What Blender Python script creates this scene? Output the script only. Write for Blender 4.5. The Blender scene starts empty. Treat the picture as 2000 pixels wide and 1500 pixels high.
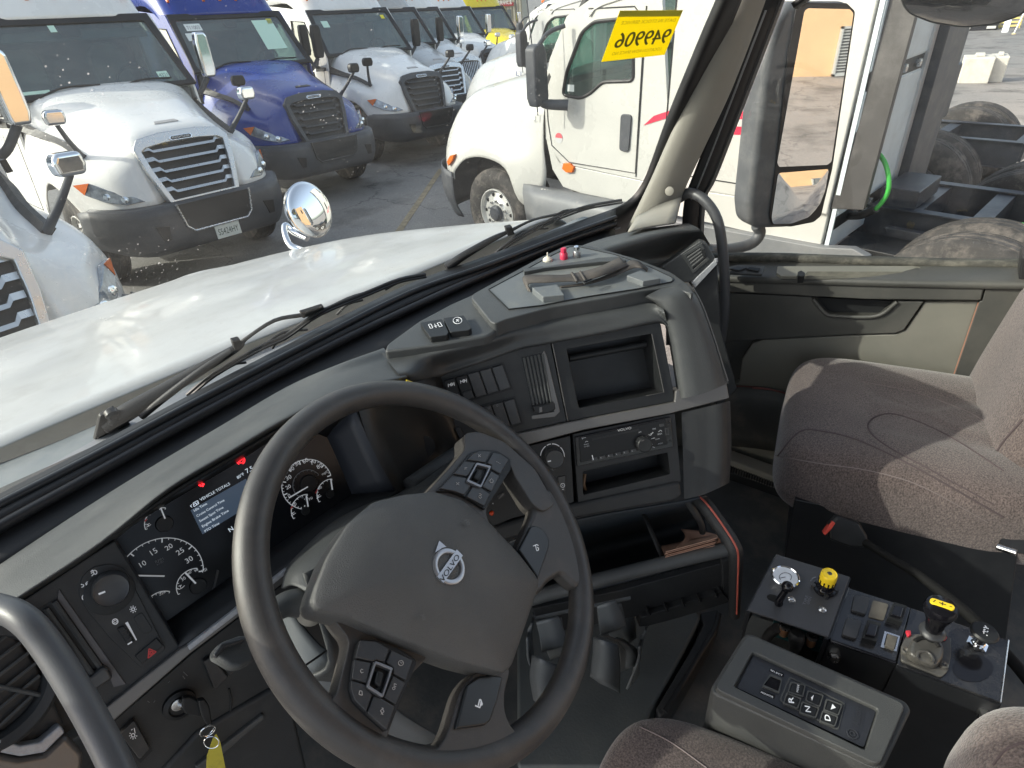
import bpy, bmesh, math, random
from mathutils import Vector, Matrix
random.seed(7)
scene = bpy.context.scene
COL = scene.collection
# ------------------------------------------------------------------ camera
EYE = 2.65                        # height of the camera over the tarmac
RX = Vector((0.71862672, -0.43211541, 0.54484117))
RY = Vector((-0.69121435, -0.35807135, 0.62770027))
RZ = Vector((-0.07614695, -0.82768423, -0.55600401))
FPX = 1160.0
cam_d = bpy.data.cameras.new('camera'); cam = bpy.data.objects.new('camera', cam_d); COL.objects.link(cam)
cam_d.sensor_width = 36; cam_d.lens = 36*FPX/2000; cam_d.clip_start = 0.02; cam_d.clip_end = 600
cam.matrix_world = Matrix(((RX[0], -RX[1], -RX[2], 0), (RY[0], -RY[1], -RY[2], 0), (RZ[0], -RZ[1], -RZ[2], EYE), (0, 0, 0, 1)))
scene.camera = cam
# ------------------------------------------------------------------ sky, sun, exposure
SUN = Vector((-0.67, 0.48, 0.465)).normalized()
world = bpy.data.worlds.new('World'); scene.world = world; world.use_nodes = True
nt = world.node_tree
sky = nt.nodes.new('ShaderNodeTexSky'); sky.sky_type = 'NISHITA'; sky.sun_disc = False
sky.sun_elevation = math.asin(SUN.z); sky.sun_rotation = math.atan2(SUN.x, SUN.y)
sky.air_density = 1.0; sky.dust_density = 2.5; sky.ozone_density = 0.3
bg = nt.nodes['Background']; hs = nt.nodes.new('ShaderNodeHueSaturation'); hs.inputs['Saturation'].default_value = 0.62; nt.links.new(sky.outputs[0], hs.inputs['Color']); nt.links.new(hs.outputs[0], bg.inputs[0]); bg.inputs[1].default_value = 0.15
sl = bpy.data.lights.new('sun', 'SUN'); sl.energy = 2.1; sl.angle = math.radians(0.6); sl.color = (1.0, 0.93, 0.82)
so = bpy.data.objects.new('sun', sl); COL.objects.link(so); so.rotation_euler = SUN.to_track_quat('Z', 'Y').to_euler(); so.location = (0, 0, 30)
scene.view_settings.view_transform = 'Standard'; scene.view_settings.look = 'None'
scene.view_settings.exposure = 1.2; scene.view_settings.gamma = 1; scene.view_settings.use_curve_mapping = False
# ------------------------------------------------------------------ frames and pixel rays
def ray(px, py):
    c = Vector(((px-1000)/FPX, (py-750)/FPX, 1.0))
    return Vector((RX.dot(c), RY.dot(c), RZ.dot(c)))
O = Vector((0, 0, EYE))
def dep(px, py, d): return O + ray(px, py)*d
def rel(x, y, z): return Vector((x, y, z+EYE))
class Fr:
    def __init__(s, p, n, u):
        s.o = Vector(p); s.n = Vector(n).normalized(); u = Vector(u)
        s.u = (u - s.n*u.dot(s.n)).normalized(); s.v = s.n.cross(s.u).normalized()
    def hit(s, px, py, h=0.0):
        r = ray(px, py); t = ((s.o + s.n*h - O).dot(s.n))/r.dot(s.n); return O + r*t
    def ab(s, px, py, h=0.0):
        q = s.hit(px, py, h) - s.o; return (q.dot(s.u), q.dot(s.v))
    def w(s, a, b, h=0.0): return s.o + s.u*a + s.v*b + s.n*h
def zpl(z): return Fr(rel(0, 0, z), (0, 0, 1), (1, 0, 0))
def ypl(y): return Fr((0, y, EYE), (0, -1, 0), (1, 0, 0))
def xpl(x): return Fr((x, 0, EYE), (-1, 0, 0), (0, -1, 0))
# ------------------------------------------------------------------ materials
MATS = {}
def mat(name, col, rough=0.5, metal=0.0, var=0.0, vscale=20.0, bump=0.0, bscale=400.0, coat=0.0, spec=0.5, emit=0.0, dirt=None, dscale=6.0, damt=0.3, bump2=None):
    if name in MATS: return MATS[name]
    m = bpy.data.materials.new(name); m.use_nodes = True; t = m.node_tree; b = t.nodes['Principled BSDF']
    c4 = (*col, 1); b.inputs['Base Color'].default_value = c4; b.inputs['Roughness'].default_value = rough
    b.inputs['Metallic'].default_value = metal; b.inputs['Specular IOR Level'].default_value = spec
    if coat: b.inputs['Coat Weight'].default_value = coat; b.inputs['Coat Roughness'].default_value = 0.06
    if emit: b.inputs['Emission Color'].default_value = c4; b.inputs['Emission Strength'].default_value = emit
    tc = t.nodes.new('ShaderNodeTexCoord')
    last = None
    if var:
        n = t.nodes.new('ShaderNodeTexNoise'); n.inputs['Scale'].default_value = vscale; n.inputs['Detail'].default_value = 6; n.inputs['Roughness'].default_value = 0.6
        t.links.new(tc.outputs['Object'], n.inputs['Vector'])
        mr = t.nodes.new('ShaderNodeMapRange'); mr.inputs[1].default_value = 0.3; mr.inputs[2].default_value = 0.7; mr.inputs[3].default_value = 1-var; mr.inputs[4].default_value = 1+var
        t.links.new(n.outputs[0], mr.inputs[0])
        mx = t.nodes.new('ShaderNodeMix'); mx.data_type = 'RGBA'; mx.blend_type = 'MULTIPLY'; mx.inputs[0].default_value = 1; mx.inputs[6].default_value = c4
        cv = t.nodes.new('ShaderNodeCombineColor')
        for i in range(3): t.links.new(mr.outputs[0], cv.inputs[i])
        t.links.new(cv.outputs[0], mx.inputs[7]); t.links.new(mx.outputs[2], b.inputs['Base Color']); last = mx.outputs[2]
        r2 = t.nodes.new('ShaderNodeMapRange'); r2.inputs[1].default_value = 0.3; r2.inputs[2].default_value = 0.7; r2.inputs[3].default_value = max(0.03, rough-0.08); r2.inputs[4].default_value = min(1, rough+0.1)
        t.links.new(n.outputs[0], r2.inputs[0]); t.links.new(r2.outputs[0], b.inputs['Roughness'])
    if dirt:
        n = t.nodes.new('ShaderNodeTexNoise'); n.inputs['Scale'].default_value = dscale; n.inputs['Detail'].default_value = 9; n.inputs['Roughness'].default_value = 0.7
        t.links.new(tc.outputs['Object'], n.inputs['Vector'])
        mr = t.nodes.new('ShaderNodeMapRange'); mr.inputs[1].default_value = 0.48; mr.inputs[2].default_value = 0.75; mr.inputs[3].default_value = 0; mr.inputs[4].default_value = damt
        t.links.new(n.outputs[0], mr.inputs[0])
        mx = t.nodes.new('ShaderNodeMix'); mx.data_type = 'RGBA'; mx.inputs[6].default_value = c4; mx.inputs[7].default_value = (*dirt, 1)
        if last: t.links.new(last, mx.inputs[6])
        t.links.new(mr.outputs[0], mx.inputs[0]); t.links.new(mx.outputs[2], b.inputs['Base Color'])
    if bump:
        n = t.nodes.new('ShaderNodeTexNoise'); n.inputs['Scale'].default_value = bscale; n.inputs['Detail'].default_value = 3
        t.links.new(tc.outputs['Object'], n.inputs['Vector'])
        bp = t.nodes.new('ShaderNodeBump'); bp.inputs['Strength'].default_value = bump; bp.inputs['Distance'].default_value = 0.001 if bscale > 60 else 0.01
        t.links.new(n.outputs[0], bp.inputs['Height']); t.links.new(bp.outputs[0], b.inputs['Normal'])
    MATS[name] = m; return m
def glass(name, tint=(0.9, 0.95, 0.93), refl=1.0, dust_sheen=0.0, specks=0.0, haze=0.0):
    m = bpy.data.materials.new(name); m.use_nodes = True; t = m.node_tree
    for n in list(t.nodes): t.nodes.remove(n)
    out = t.nodes.new('ShaderNodeOutputMaterial'); tr = t.nodes.new('ShaderNodeBsdfTransparent'); tr.inputs[0].default_value = (*tint, 1)
    gl = t.nodes.new('ShaderNodeBsdfGlossy'); gl.inputs['Roughness'].default_value = 0.01
    lw = t.nodes.new('ShaderNodeLayerWeight'); lw.inputs[0].default_value = 0.5
    pw = t.nodes.new('ShaderNodeMath'); pw.operation = 'POWER'; pw.inputs[1].default_value = 5; t.links.new(lw.outputs['Facing'], pw.inputs[0])
    fr = t.nodes.new('ShaderNodeMath'); fr.operation = 'MULTIPLY_ADD'; fr.inputs[1].default_value = 0.92; fr.inputs[2].default_value = 0.045; t.links.new(pw.outputs[0], fr.inputs[0])
    mm = t.nodes.new('ShaderNodeMath'); mm.operation = 'MULTIPLY'; mm.inputs[1].default_value = refl; mm.use_clamp = True
    t.links.new(fr.outputs[0], mm.inputs[0])
    mx = t.nodes.new('ShaderNodeMixShader'); t.links.new(mm.outputs[0], mx.inputs[0]); t.links.new(tr.outputs[0], mx.inputs[1]); t.links.new(gl.outputs[0], mx.inputs[2])
    last = mx.outputs[0]
    if dust_sheen or specks:
        tc = t.nodes.new('ShaderNodeTexCoord')
        df = t.nodes.new('ShaderNodeBsdfDiffuse'); df.inputs[0].default_value = (0.75, 0.74, 0.72, 1)
        ts = t.nodes.new('ShaderNodeBsdfTranslucent'); ts.inputs[0].default_value = (0.8, 0.8, 0.78, 1)
        ad = t.nodes.new('ShaderNodeMixShader'); ad.inputs[0].default_value = 0.6; t.links.new(df.outputs[0], ad.inputs[1]); t.links.new(ts.outputs[0], ad.inputs[2])
        mp = t.nodes.new('ShaderNodeMapping'); mp.inputs['Rotation'].default_value = (0, 0.5, 0.3); mp.inputs['Scale'].default_value = (1, 1, 3.5); t.links.new(tc.outputs['Object'], mp.inputs[0]); n = t.nodes.new('ShaderNodeTexNoise'); n.inputs['Scale'].default_value = 4; n.inputs['Detail'].default_value = 9; n.inputs['Roughness'].default_value = 0.62; t.links.new(mp.outputs[0], n.inputs['Vector'])
        r = t.nodes.new('ShaderNodeMapRange'); r.inputs[1].default_value = 0.35; r.inputs[2].default_value = 0.75; r.inputs[3].default_value = haze; r.inputs[4].default_value = dust_sheen; t.links.new(n.outputs[0], r.inputs[0])
        f = r.outputs[0]
        for sc, th in ((60, 0.05), (150, 0.075)):
            v = t.nodes.new('ShaderNodeTexVoronoi'); v.inputs['Scale'].default_value = sc; v.inputs['Randomness'].default_value = 1.0; t.links.new(tc.outputs['Object'], v.inputs['Vector'])
            n2 = t.nodes.new('ShaderNodeTexNoise'); n2.inputs['Scale'].default_value = 9; t.links.new(tc.outputs['Object'], n2.inputs['Vector'])
            th_ = t.nodes.new('ShaderNodeMapRange'); th_.inputs[1].default_value = 0.36; th_.inputs[2].default_value = 0.72; th_.inputs[3].default_value = 0.0; th_.inputs[4].default_value = th*2.6; t.links.new(n2.outputs[0], th_.inputs[0])
            sb = t.nodes.new('ShaderNodeMath'); sb.operation = 'SUBTRACT'; t.links.new(th_.outputs[0], sb.inputs[0]); t.links.new(v.outputs['Distance'], sb.inputs[1])
            lt = t.nodes.new('ShaderNodeMapRange'); lt.inputs[1].default_value = 0; lt.inputs[2].default_value = th*1.4; t.links.new(sb.outputs[0], lt.inputs[0])
            ml = t.nodes.new('ShaderNodeMath'); ml.operation = 'MULTIPLY_ADD'; ml.inputs[1].default_value = specks; ml.use_clamp = True
            t.links.new(lt.outputs[0], ml.inputs[0]); t.links.new(f, ml.inputs[2]); f = ml.outputs[0]
        m2 = t.nodes.new('ShaderNodeMixShader'); t.links.new(f, m2.inputs[0]); t.links.new(last, m2.inputs[1]); t.links.new(ad.outputs[0], m2.inputs[2]); last = m2.outputs[0]
    t.links.new(last, out.inputs[0]); MATS[name] = m; return m
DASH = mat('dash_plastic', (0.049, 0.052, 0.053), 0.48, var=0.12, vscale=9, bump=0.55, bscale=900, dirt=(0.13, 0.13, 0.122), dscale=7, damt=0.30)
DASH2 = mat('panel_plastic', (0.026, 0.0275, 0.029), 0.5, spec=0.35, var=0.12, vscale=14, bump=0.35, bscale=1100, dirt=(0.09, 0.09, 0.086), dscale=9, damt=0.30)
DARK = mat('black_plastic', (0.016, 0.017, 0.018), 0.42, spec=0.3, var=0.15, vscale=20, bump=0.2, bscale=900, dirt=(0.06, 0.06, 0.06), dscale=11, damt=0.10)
RUB = mat('rubber_seal', (0.012, 0.012, 0.013), 0.5, var=0.2, vscale=15, bump=0.2, bscale=300)
WHEELM = mat('wheel_leather', (0.050, 0.047, 0.045), 0.36, var=0.12, vscale=25, bump=0.35, bscale=1300, dirt=(0.15, 0.13, 0.11), dscale=12, damt=0.40)
HUBM = mat('hub_plastic', (0.082, 0.081, 0.078), 0.42, var=0.10, vscale=16, bump=0.8, bscale=850, dirt=(0.19, 0.175, 0.155), dscale=7, damt=0.22)
BTN = mat('button_plastic', (0.030, 0.031, 0.033), 0.35, var=0.1, vscale=40, bump=0.15, bscale=1200, dirt=(0.16, 0.14, 0.12), dscale=30, damt=0.2)
PIANO = mat('gloss_black', (0.006, 0.006, 0.008), 0.14, spec=0.4, dirt=(0.06, 0.06, 0.06), dscale=14, damt=0.10)
TRIM = mat('silver_grey_trim', (0.13, 0.125, 0.12), 0.36, metal=0.45, var=0.1, vscale=12, bump=0.1, bscale=500)
HONEY = mat('patterned_silver', (0.34, 0.35, 0.37), 0.40, metal=0.3, var=0.15, vscale=240, bump=0.6, bscale=500)
CHROME = mat('chrome', (0.82, 0.83, 0.84), 0.07, metal=1.0)
STEEL = mat('satin_steel', (0.55, 0.55, 0.55), 0.25, metal=1.0, var=0.1, vscale=60)
BEIGE = mat('beige_trim', (0.25, 0.24, 0.21), 0.6, var=0.07, vscale=12, bump=0.4, bscale=700, dirt=(0.22, 0.2, 0.17), dscale=5, damt=0.3)
DOORG = mat('door_grey_green', (0.155, 0.152, 0.130), 0.55, var=0.10, vscale=9, bump=0.5, bscale=700, dirt=(0.24, 0.22, 0.18), dscale=4, damt=0.25)
DOORD = mat('door_dark', (0.058, 0.058, 0.053), 0.5, var=0.10, vscale=9, bump=0.5, bscale=700, dirt=(0.2, 0.18, 0.15), dscale=5, damt=0.2)
CARP = mat('floor_mat', (0.060, 0.063, 0.062), 0.7, var=0.25, vscale=9, bump=0.6, bscale=120, dirt=(0.17, 0.14, 0.11), dscale=9, damt=0.60)
WPAINT = mat('white_paint', (0.42, 0.42, 0.41), 0.38, coat=0.3, var=0.06, vscale=6, dirt=(0.27, 0.255, 0.225), dscale=16, damt=0.38)
WMARK = mat('white_marking', (0.75, 0.76, 0.78), 0.5, emit=0.05)
RED = mat('red_paint', (0.55, 0.03, 0.03), 0.4)
SATINE = mat('satin_emblem', (0.40, 0.40, 0.41), 0.32, metal=0.8)
HORNB = mat('horn_black', (0.014, 0.016, 0.017), 0.33)
REDLED = mat('red_lamp', (1.0, 0.02, 0.03), 0.4, emit=1.3)
YEL = mat('yellow_plastic', (0.85, 0.60, 0.02), 0.35, dirt=(0.35, 0.22, 0.05), dscale=40, damt=0.35)
BLUEW = mat('screen_text', (0.62, 0.70, 0.78), 0.5, emit=0.35)
SCREEN = mat('lit_screen', (0.035, 0.055, 0.085), 0.3, emit=0.30)
GMARK = mat('gauge_marking', (0.70, 0.72, 0.74), 0.5, emit=0.10)
FABRIC = mat('seat_fabric', (0.13, 0.105, 0.108), 0.95, spec=0.15)
def fabric_nodes(m):
    t = m.node_tree; b = t.nodes['Principled BSDF']; tc = t.nodes.new('ShaderNodeTexCoord')
    n = t.nodes.new('ShaderNodeTexNoise'); n.inputs['Scale'].default_value = 400; n.inputs['Detail'].default_value = 5
    mp = t.nodes.new('ShaderNodeMapping'); mp.inputs['Scale'].default_value = (1, 1, 0.6)
    t.links.new(tc.outputs['Object'], mp.inputs[0]); t.links.new(mp.outputs[0], n.inputs['Vector'])
    cr = t.nodes.new('ShaderNodeValToRGB'); e = cr.color_ramp.elements
    e[0].position = 0.34; e[0].color = (0.052, 0.040, 0.039, 1); e[1].position = 0.68; e[1].color = (0.160, 0.126, 0.114, 1)
    t.links.new(n.outputs[0], cr.inputs[0])
    n2 = t.nodes.new('ShaderNodeTexNoise'); n2.inputs['Scale'].default_value = 7; n2.inputs['Detail'].default_value = 5; t.links.new(tc.outputs['Object'], n2.inputs['Vector'])
    mr = t.nodes.new('ShaderNodeMapRange'); mr.inputs[1].default_value = 0.3; mr.inputs[2].default_value = 0.7; mr.inputs[3].default_value = 0.82; mr.inputs[4].default_value = 1.15; t.links.new(n2.outputs[0], mr.inputs[0])
    mx = t.nodes.new('ShaderNodeVectorMath'); mx.operation = 'SCALE'; t.links.new(cr.outputs[0], mx.inputs[0]); t.links.new(mr.outputs[0], mx.inputs['Scale'])
    t.links.new(mx.outputs[0], b.inputs['Base Color'])
    bp = t.nodes.new('ShaderNodeBump'); bp.inputs['Strength'].default_value = 0.7; bp.inputs['Distance'].default_value = 0.002; t.links.new(n.outputs[0], bp.inputs['Height']); t.links.new(bp.outputs[0], b.inputs['Normal'])
    b.inputs['Sheen Weight'].default_value = 0.35; b.inputs['Sheen Roughness'].default_value = 0.5
fabric_nodes(FABRIC)
# ------------------------------------------------------------------ object helpers
OFF = {}
def thing(name, label, cat, loc=(0, 0, 0), group=None, kind=None):
    o = bpy.data.objects.new(name, None); COL.objects.link(o); o.location = loc; o.empty_display_size = 0.1
    OFF[o.name] = Vector(loc)
    if label: o['label'] = label
    if cat: o['category'] = cat
    if group: o['group'] = group
    if kind: o['kind'] = kind
    return o
def mk(name, V, F, m, parent=None, smooth=True, bev=0.0, seg=2, sub=0, thick=0.0, label=None, cat=None, group=None, kind=None, toff=-1, auto=True):
    off = OFF[parent.name] if parent is not None else (sum((Vector(v) for v in V), Vector())/len(V) if kind is None else Vector((0, 0, 0)))
    me = bpy.data.meshes.new(name); me.from_pydata([tuple(Vector(v)-off) for v in V], [], F); me.update()
    bm = bmesh.new(); bm.from_mesh(me)
    if not thick: bmesh.ops.recalc_face_normals(bm, faces=bm.faces)
    bm.to_mesh(me); bm.free()
    me.materials.append(m)
    if smooth:
        me.shade_smooth()
    o = bpy.data.objects.new(name, me); COL.objects.link(o); OFF[o.name] = off
    if parent is not None: o.parent = parent
    else: o.location = off
    if thick:
        s = o.modifiers.new('s', 'SOLIDIFY'); s.thickness = thick; s.offset = toff
    if sub:
        s = o.modifiers.new('u', 'SUBSURF'); s.levels = sub; s.render_levels = sub
    if bev:
        b = o.modifiers.new('b', 'BEVEL'); b.width = bev; b.segments = seg; b.limit_method = 'ANGLE'; b.angle_limit = math.radians(32); b.harden_normals = True; b.use_clamp_overlap = True
    elif smooth and auto and not sub:
        try: me.set_sharp_from_angle(angle=math.radians(38))
        except Exception: pass
    if label: o['label'] = label
    if cat: o['category'] = cat
    if group: o['group'] = group
    if kind: o['kind'] = kind
    return o
def rnd_poly(pts, r, k=4):
    out = []; n = len(pts)
    for i in range(n):
        p = Vector(pts[i]); a = Vector(pts[i-1]); b = Vector(pts[(i+1) % n])
        da = (a-p); db = (b-p); rr = min(r, da.length*0.45, db.length*0.45)
        s = p+da.normalized()*rr; e = p+db.normalized()*rr
        for j in range(k+1):
            t = j/k; out.append(tuple(s*(1-t)**2 + p*2*t*(1-t) + e*t*t))
    return out
def prism(lo, hi):
    n = len(lo); F = [tuple(range(n))[::-1], tuple(range(n, 2*n))] + [(i, (i+1) % n, n+(i+1) % n, n+i) for i in range(n)]
    return list(lo)+list(hi), F
def plate(name, fr, pts, h0, h1, m, parent=None, rnd=0.0, bev=0.0, px=True, hp=None, shrink=None, **k):
    if px:
        pts = [fr.ab(*p, h1 if hp is None else hp) for p in pts]
    if rnd: pts = rnd_poly(pts, rnd)
    lo = [fr.w(a, b, h0) for a, b in pts]
    if shrink:
        c = Vector((sum(p[0] for p in pts)/len(pts), sum(p[1] for p in pts)/len(pts)))
        pts = [tuple(c+(Vector(p)-c)*shrink) for p in pts]
    hi = [fr.w(a, b, h1) for a, b in pts]
    V, F = prism(lo, hi); return mk(name, V, F, m, parent, bev=bev, **k)
def box(name, fr, a0, a1, b0, b1, h0, h1, m, parent=None, bev=0.0, rnd=0.0, **k):
    return plate(name, fr, [(a0, b0), (a1, b0), (a1, b1), (a0, b1)], h0, h1, m, parent, px=False, bev=bev, rnd=rnd, **k)
def ring(name, fr, outer, inner, h0, h1, m, parent=None, px=True, bev=0.0, rnd=0.0, rndi=0.0, **k):
    if px: outer = [fr.ab(*p, h1) for p in outer]; inner = [fr.ab(*p, h1) for p in inner]
    if rnd or rndi: outer = rnd_poly(outer, max(rnd, 1e-4)); inner = rnd_poly(inner, max(rndi, 1e-4))
    n = len(outer); V = [fr.w(*p, h0) for p in outer]+[fr.w(*p, h0) for p in inner]+[fr.w(*p, h1) for p in outer]+[fr.w(*p, h1) for p in inner]
    F = []
    for i in range(n):
        j = (i+1) % n
        F += [(i, j, n+j, n+i), (2*n+i, 3*n+i, 3*n+j, 2*n+j), (i, 2*n+i, 2*n+j, j), (n+i, n+j, 3*n+j, 3*n+i)]
    return mk(name, V, F, m, parent, bev=bev, **k)
def cr(p, t):
    n = len(p)-1; x = min(max(t, 0), n-1e-9); i = int(x); f = x-i
    g = lambda j: p[j] if 0 <= j <= n else (p[0]*2-p[1] if j < 0 else p[n]*2-p[n-1])
    a, b, c, d = g(i-1), g(i), g(i+1), g(i+2)
    return (b*2 + (c-a)*f + (a*2-b*5+c*4-d)*f*f + (b*3-a-c*3+d)*f*f*f)*0.5
def smooth_line(pts, k):
    pts = [Vector(p) for p in pts]; n = (len(pts)-1)*k
    return [cr(pts, i/k) for i in range(n+1)]
def patch(name, rows, m, parent=None, k=4, kr=None, thick=0.0, lin=False, **kw):
    kr = kr or k
    if not lin:
        rows = [smooth_line(r, k) for r in rows]
        cols = [smooth_line([r[i] for r in rows], kr) for i in range(len(rows[0]))]
        rows = [[c[j] for c in cols] for j in range(len(cols[0]))]
    R, C = len(rows), len(rows[0])
    V = [v for r in rows for v in r]
    F = [(i*C+j, i*C+j+1, (i+1)*C+j+1, (i+1)*C+j) for i in range(R-1) for j in range(C-1)]
    kw.setdefault('auto', False)
    return mk(name, V, F, m, parent, thick=thick, **kw)
def tube_geo(pts, r, res=10, closed=False, flat=1.0, up=None):
    n = len(pts); V = []; F = []; prev = None
    for i in range(n):
        a = pts[i-1] if (i > 0 or closed) else pts[0]; b = pts[(i+1) % n] if (i < n-1 or closed) else pts[-1]
        t = (b-a).normalized()
        if prev is None:
            s = (Vector(up) if up else (Vector((0, 0, 1)) if abs(t.z) < 0.9 else Vector((1, 0, 0)))); x = (s - t*s.dot(t)).normalized()
        else: x = (prev - t*prev.dot(t)).normalized()
        prev = x; y = t.cross(x); rr = r[i] if isinstance(r, (list, tuple)) else r
        for j in range(res):
            th = 2*math.pi*j/res; V.append(pts[i] + x*rr*flat*math.cos(th) + y*rr*math.sin(th))
    for i in range(n if closed else n-1):
        for j in range(res):
            F.append((i*res+j, i*res+(j+1) % res, ((i+1) % n)*res+(j+1) % res, ((i+1) % n)*res+j))
    if not closed: F += [tuple(range(res))[::-1], tuple(range((n-1)*res, n*res))]
    return V, F
def tube(name, pts, r, m, parent=None, k=6, res=12, closed=False, flat=1.0, up=None, **kw):
    pts = [Vector(p) for p in pts]
    if k > 1 and len(pts) > 2 and not closed:
        if isinstance(r, (list, tuple)):
            rr = [cr([Vector((x, 0, 0)) for x in r], i/k).x for i in range((len(pts)-1)*k+1)]; r = rr
        pts = smooth_line(pts, k)
    V, F = tube_geo(pts, r, res, closed, flat, up); return mk(name, V, F, m, parent, **kw)
def lathe(name, fr, a, b, prof, m, parent=None, res=24, h=0.0, cap=True, **kw):
    V = []; F = []
    for (r, z) in prof:
        for j in range(res):
            th = 2*math.pi*j/res; V.append(fr.w(a+r*math.cos(th), b+r*math.sin(th), h+z))
    for i in range(len(prof)-1):
        for j in range(res): F.append((i*res+j, i*res+(j+1) % res, (i+1)*res+(j+1) % res, (i+1)*res+j))
    if cap: F += [tuple(range(res))[::-1], tuple(range((len(prof)-1)*res, len(prof)*res))]
    return mk(name, V, F, m, parent, **kw)
def merge(parts):
    V = []; F = []
    for v, f in parts:
        o = len(V); V += list(v); F += [tuple(i+o for i in q) for q in f]
    return V, F
def boxg(fr, a0, a1, b0, b1, h0, h1):
    return prism([fr.w(a0, b0, h0), fr.w(a1, b0, h0), fr.w(a1, b1, h0), fr.w(a0, b1, h0)], [fr.w(a0, b0, h1), fr.w(a1, b0, h1), fr.w(a1, b1, h1), fr.w(a0, b1, h1)])
def barg(fr, p, q, wd, h0, h1):
    p = Vector(p); q = Vector(q); d = (q-p).normalized(); s = Vector((-d[1], d[0]))*wd/2
    c = [p-s, q-s, q+s, p+s]
    return prism([fr.w(*x, h0) for x in c], [fr.w(*x, h1) for x in c])
TEXTC = {}
def text_geo(s):
    if s in TEXTC: return TEXTC[s]
    cu = bpy.data.curves.new('t', 'FONT'); cu.body = s; cu.size = 1; cu.resolution_u = 3
    ob = bpy.data.objects.new('t', cu); COL.objects.link(ob)
    dg = bpy.context.evaluated_depsgraph_get(); dg.update(); me = bpy.data.meshes.new_from_object(ob.evaluated_get(dg))
    V = [v.co.copy() for v in me.vertices]; F = [tuple(p.vertices) for p in me.polygons]
    bpy.data.objects.remove(ob); bpy.data.meshes.remove(me); bpy.data.curves.remove(cu)
    TEXTC[s] = (V, F); return V, F
def text(name, fr, s, A, B, m, parent=None, h=0.0008, px=True, mirror=False, hgt=None, center=False, bold=0.0, hp=None):
    """A, B: ends of the baseline; the width of the word is fitted between them; hgt = cap height (m) overrides proportions"""
    if px: A = fr.ab(*A, h if hp is None else hp); B = fr.ab(*B, h if hp is None else hp)
    A = Vector(A); B = Vector(B); V, F = text_geo(s)
    x0 = min(v.x for v in V); x1 = max(v.x for v in V); sc = (B-A).length/(x1-x0); d = (B-A).normalized(); up = Vector((-d[1], d[0]))
    sy = sc if hgt is None else hgt/0.72
    W = []
    for v in V:
        x = (v.x-x0)*sc
        if mirror: x = (B-A).length-x
        p = A + d*x + up*(v.y*sy); W.append(fr.w(p[0], p[1], h))
    if bold:
        W2 = [w + fr.u*bold for w in W]; n = len(W); F = list(F)+[tuple(i+n for i in f) for f in F]; W = W+[w+fr.n*0.00005 for w in W2]
    return mk(name, W, F, m, parent, smooth=False)
# ================================================================== frames of the cab
FC = Fr(rel(0, .68, -.52), (0, -.88, .47), (1, 0, 0))                 # instrument face
FS = Fr(dep(1215, 880, 1.0), (-.512, -.748, .4226), (.825, -.565, 0))  # centre stack face
FT = zpl(-.43)                                                         # top of the tray pod
FL = Fr(FC.o + FC.n*.055, (0, -.97, .24), (1, 0, 0))                   # lower dash left
FV = Fr(FS.hit(1230, 990), (-.565, -.825, 0), (.825, -.565, 0))        # vertical, under the stack
FW = Fr(rel(.238, .427, -.546), (.319, -.64, .768), (1, 0, 0))         # steering wheel plane
_a = FW.hit(740, 1320); _b = FW.hit(920, 930); FW = Fr(FW.o, FW.n, _b-_a)
FD = Fr(rel(1.50, .2, -.7), (-.97, -.24, 0), (.24, -.97, 0))           # passenger door
FG = Fr(rel(0, .965, -.5), (0, -.857, -.514), (1, 0, 0))               # windscreen plane near its base
XP = Vector((.97, .24, 0)); YP = Vector((-.24, .97, 0))
def Z(px, py, z): return zpl(z).hit(px, py)
def Y(px, py, y): return ypl(y).hit(px, py)
def X(px, py, x): return xpl(x).hit(px, py)
def lerp2(a, b, t): return (a[0]+(b[0]-a[0])*t, a[1]+(b[1]-a[1])*t)
def zz(ox, oy, s, pts): return [(ox+s*x, oy+s*y) for x, y in pts]
def pocket(name, fr, pts, depth, m, parent, shrink=0.94, h=0.0, mb=None):
    ab = [fr.ab(*p, h) for p in pts]; n = len(ab); c = Vector((sum(p[0] for p in ab)/n, sum(p[1] for p in ab)/n))
    V = [fr.w(*p, h) for p in ab] + [fr.w(*tuple(c+(Vector(p)-c)*shrink), h-depth) for p in ab]
    F = [(i, (i+1) % n, n+(i+1) % n, n+i) for i in range(n)] + [tuple(range(n, 2*n))]
    return mk(name, V, F, m, parent, smooth=False)
# ------------------------------------------------------------------ dashboard body
dash = thing('dashboard', 'long dark grey dashboard running under the windscreen from the left vent to the passenger door', 'dashboard', rel(.4, .8, -1.3))
back = [(-160, 1215), (0, 1103), (170, 990), (300, 910), (430, 833), (560, 756), (660, 712), (748, 680)]
low = [(-120, 1275), (40, 1172), (200, 1066), (330, 960), (450, 889), (569, 820), (690, 769), (800, 742)]
rows = []
rows.append([Y(*lerp2(b, (b[0]-8, b[1]-14), 1), .84) - Vector((0, 0, .05)) for b in back])
rows.append([Y(*b, .80 if i < 6 else .76) for i, b in enumerate(back)])
rows.append([Y(*lerp2(b, l, .28), .742 if i < 6 else .722) for i, (b, l) in enumerate(zip(back, low))])
rows.append([Y(*lerp2(b, l, .62), .676) for b, l in zip(back, low)])
rows.append([FC.hit(*lerp2(b, l, .88), .067) for b, l in zip(back, low)])
rows.append([FC.hit(*l, .055) for l in low])
rows.append([FC.hit(l[0]+3, l[1]+6, .035) for l in low])
patch('dash_top_roll', rows, DASH, dash, k=5)
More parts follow.
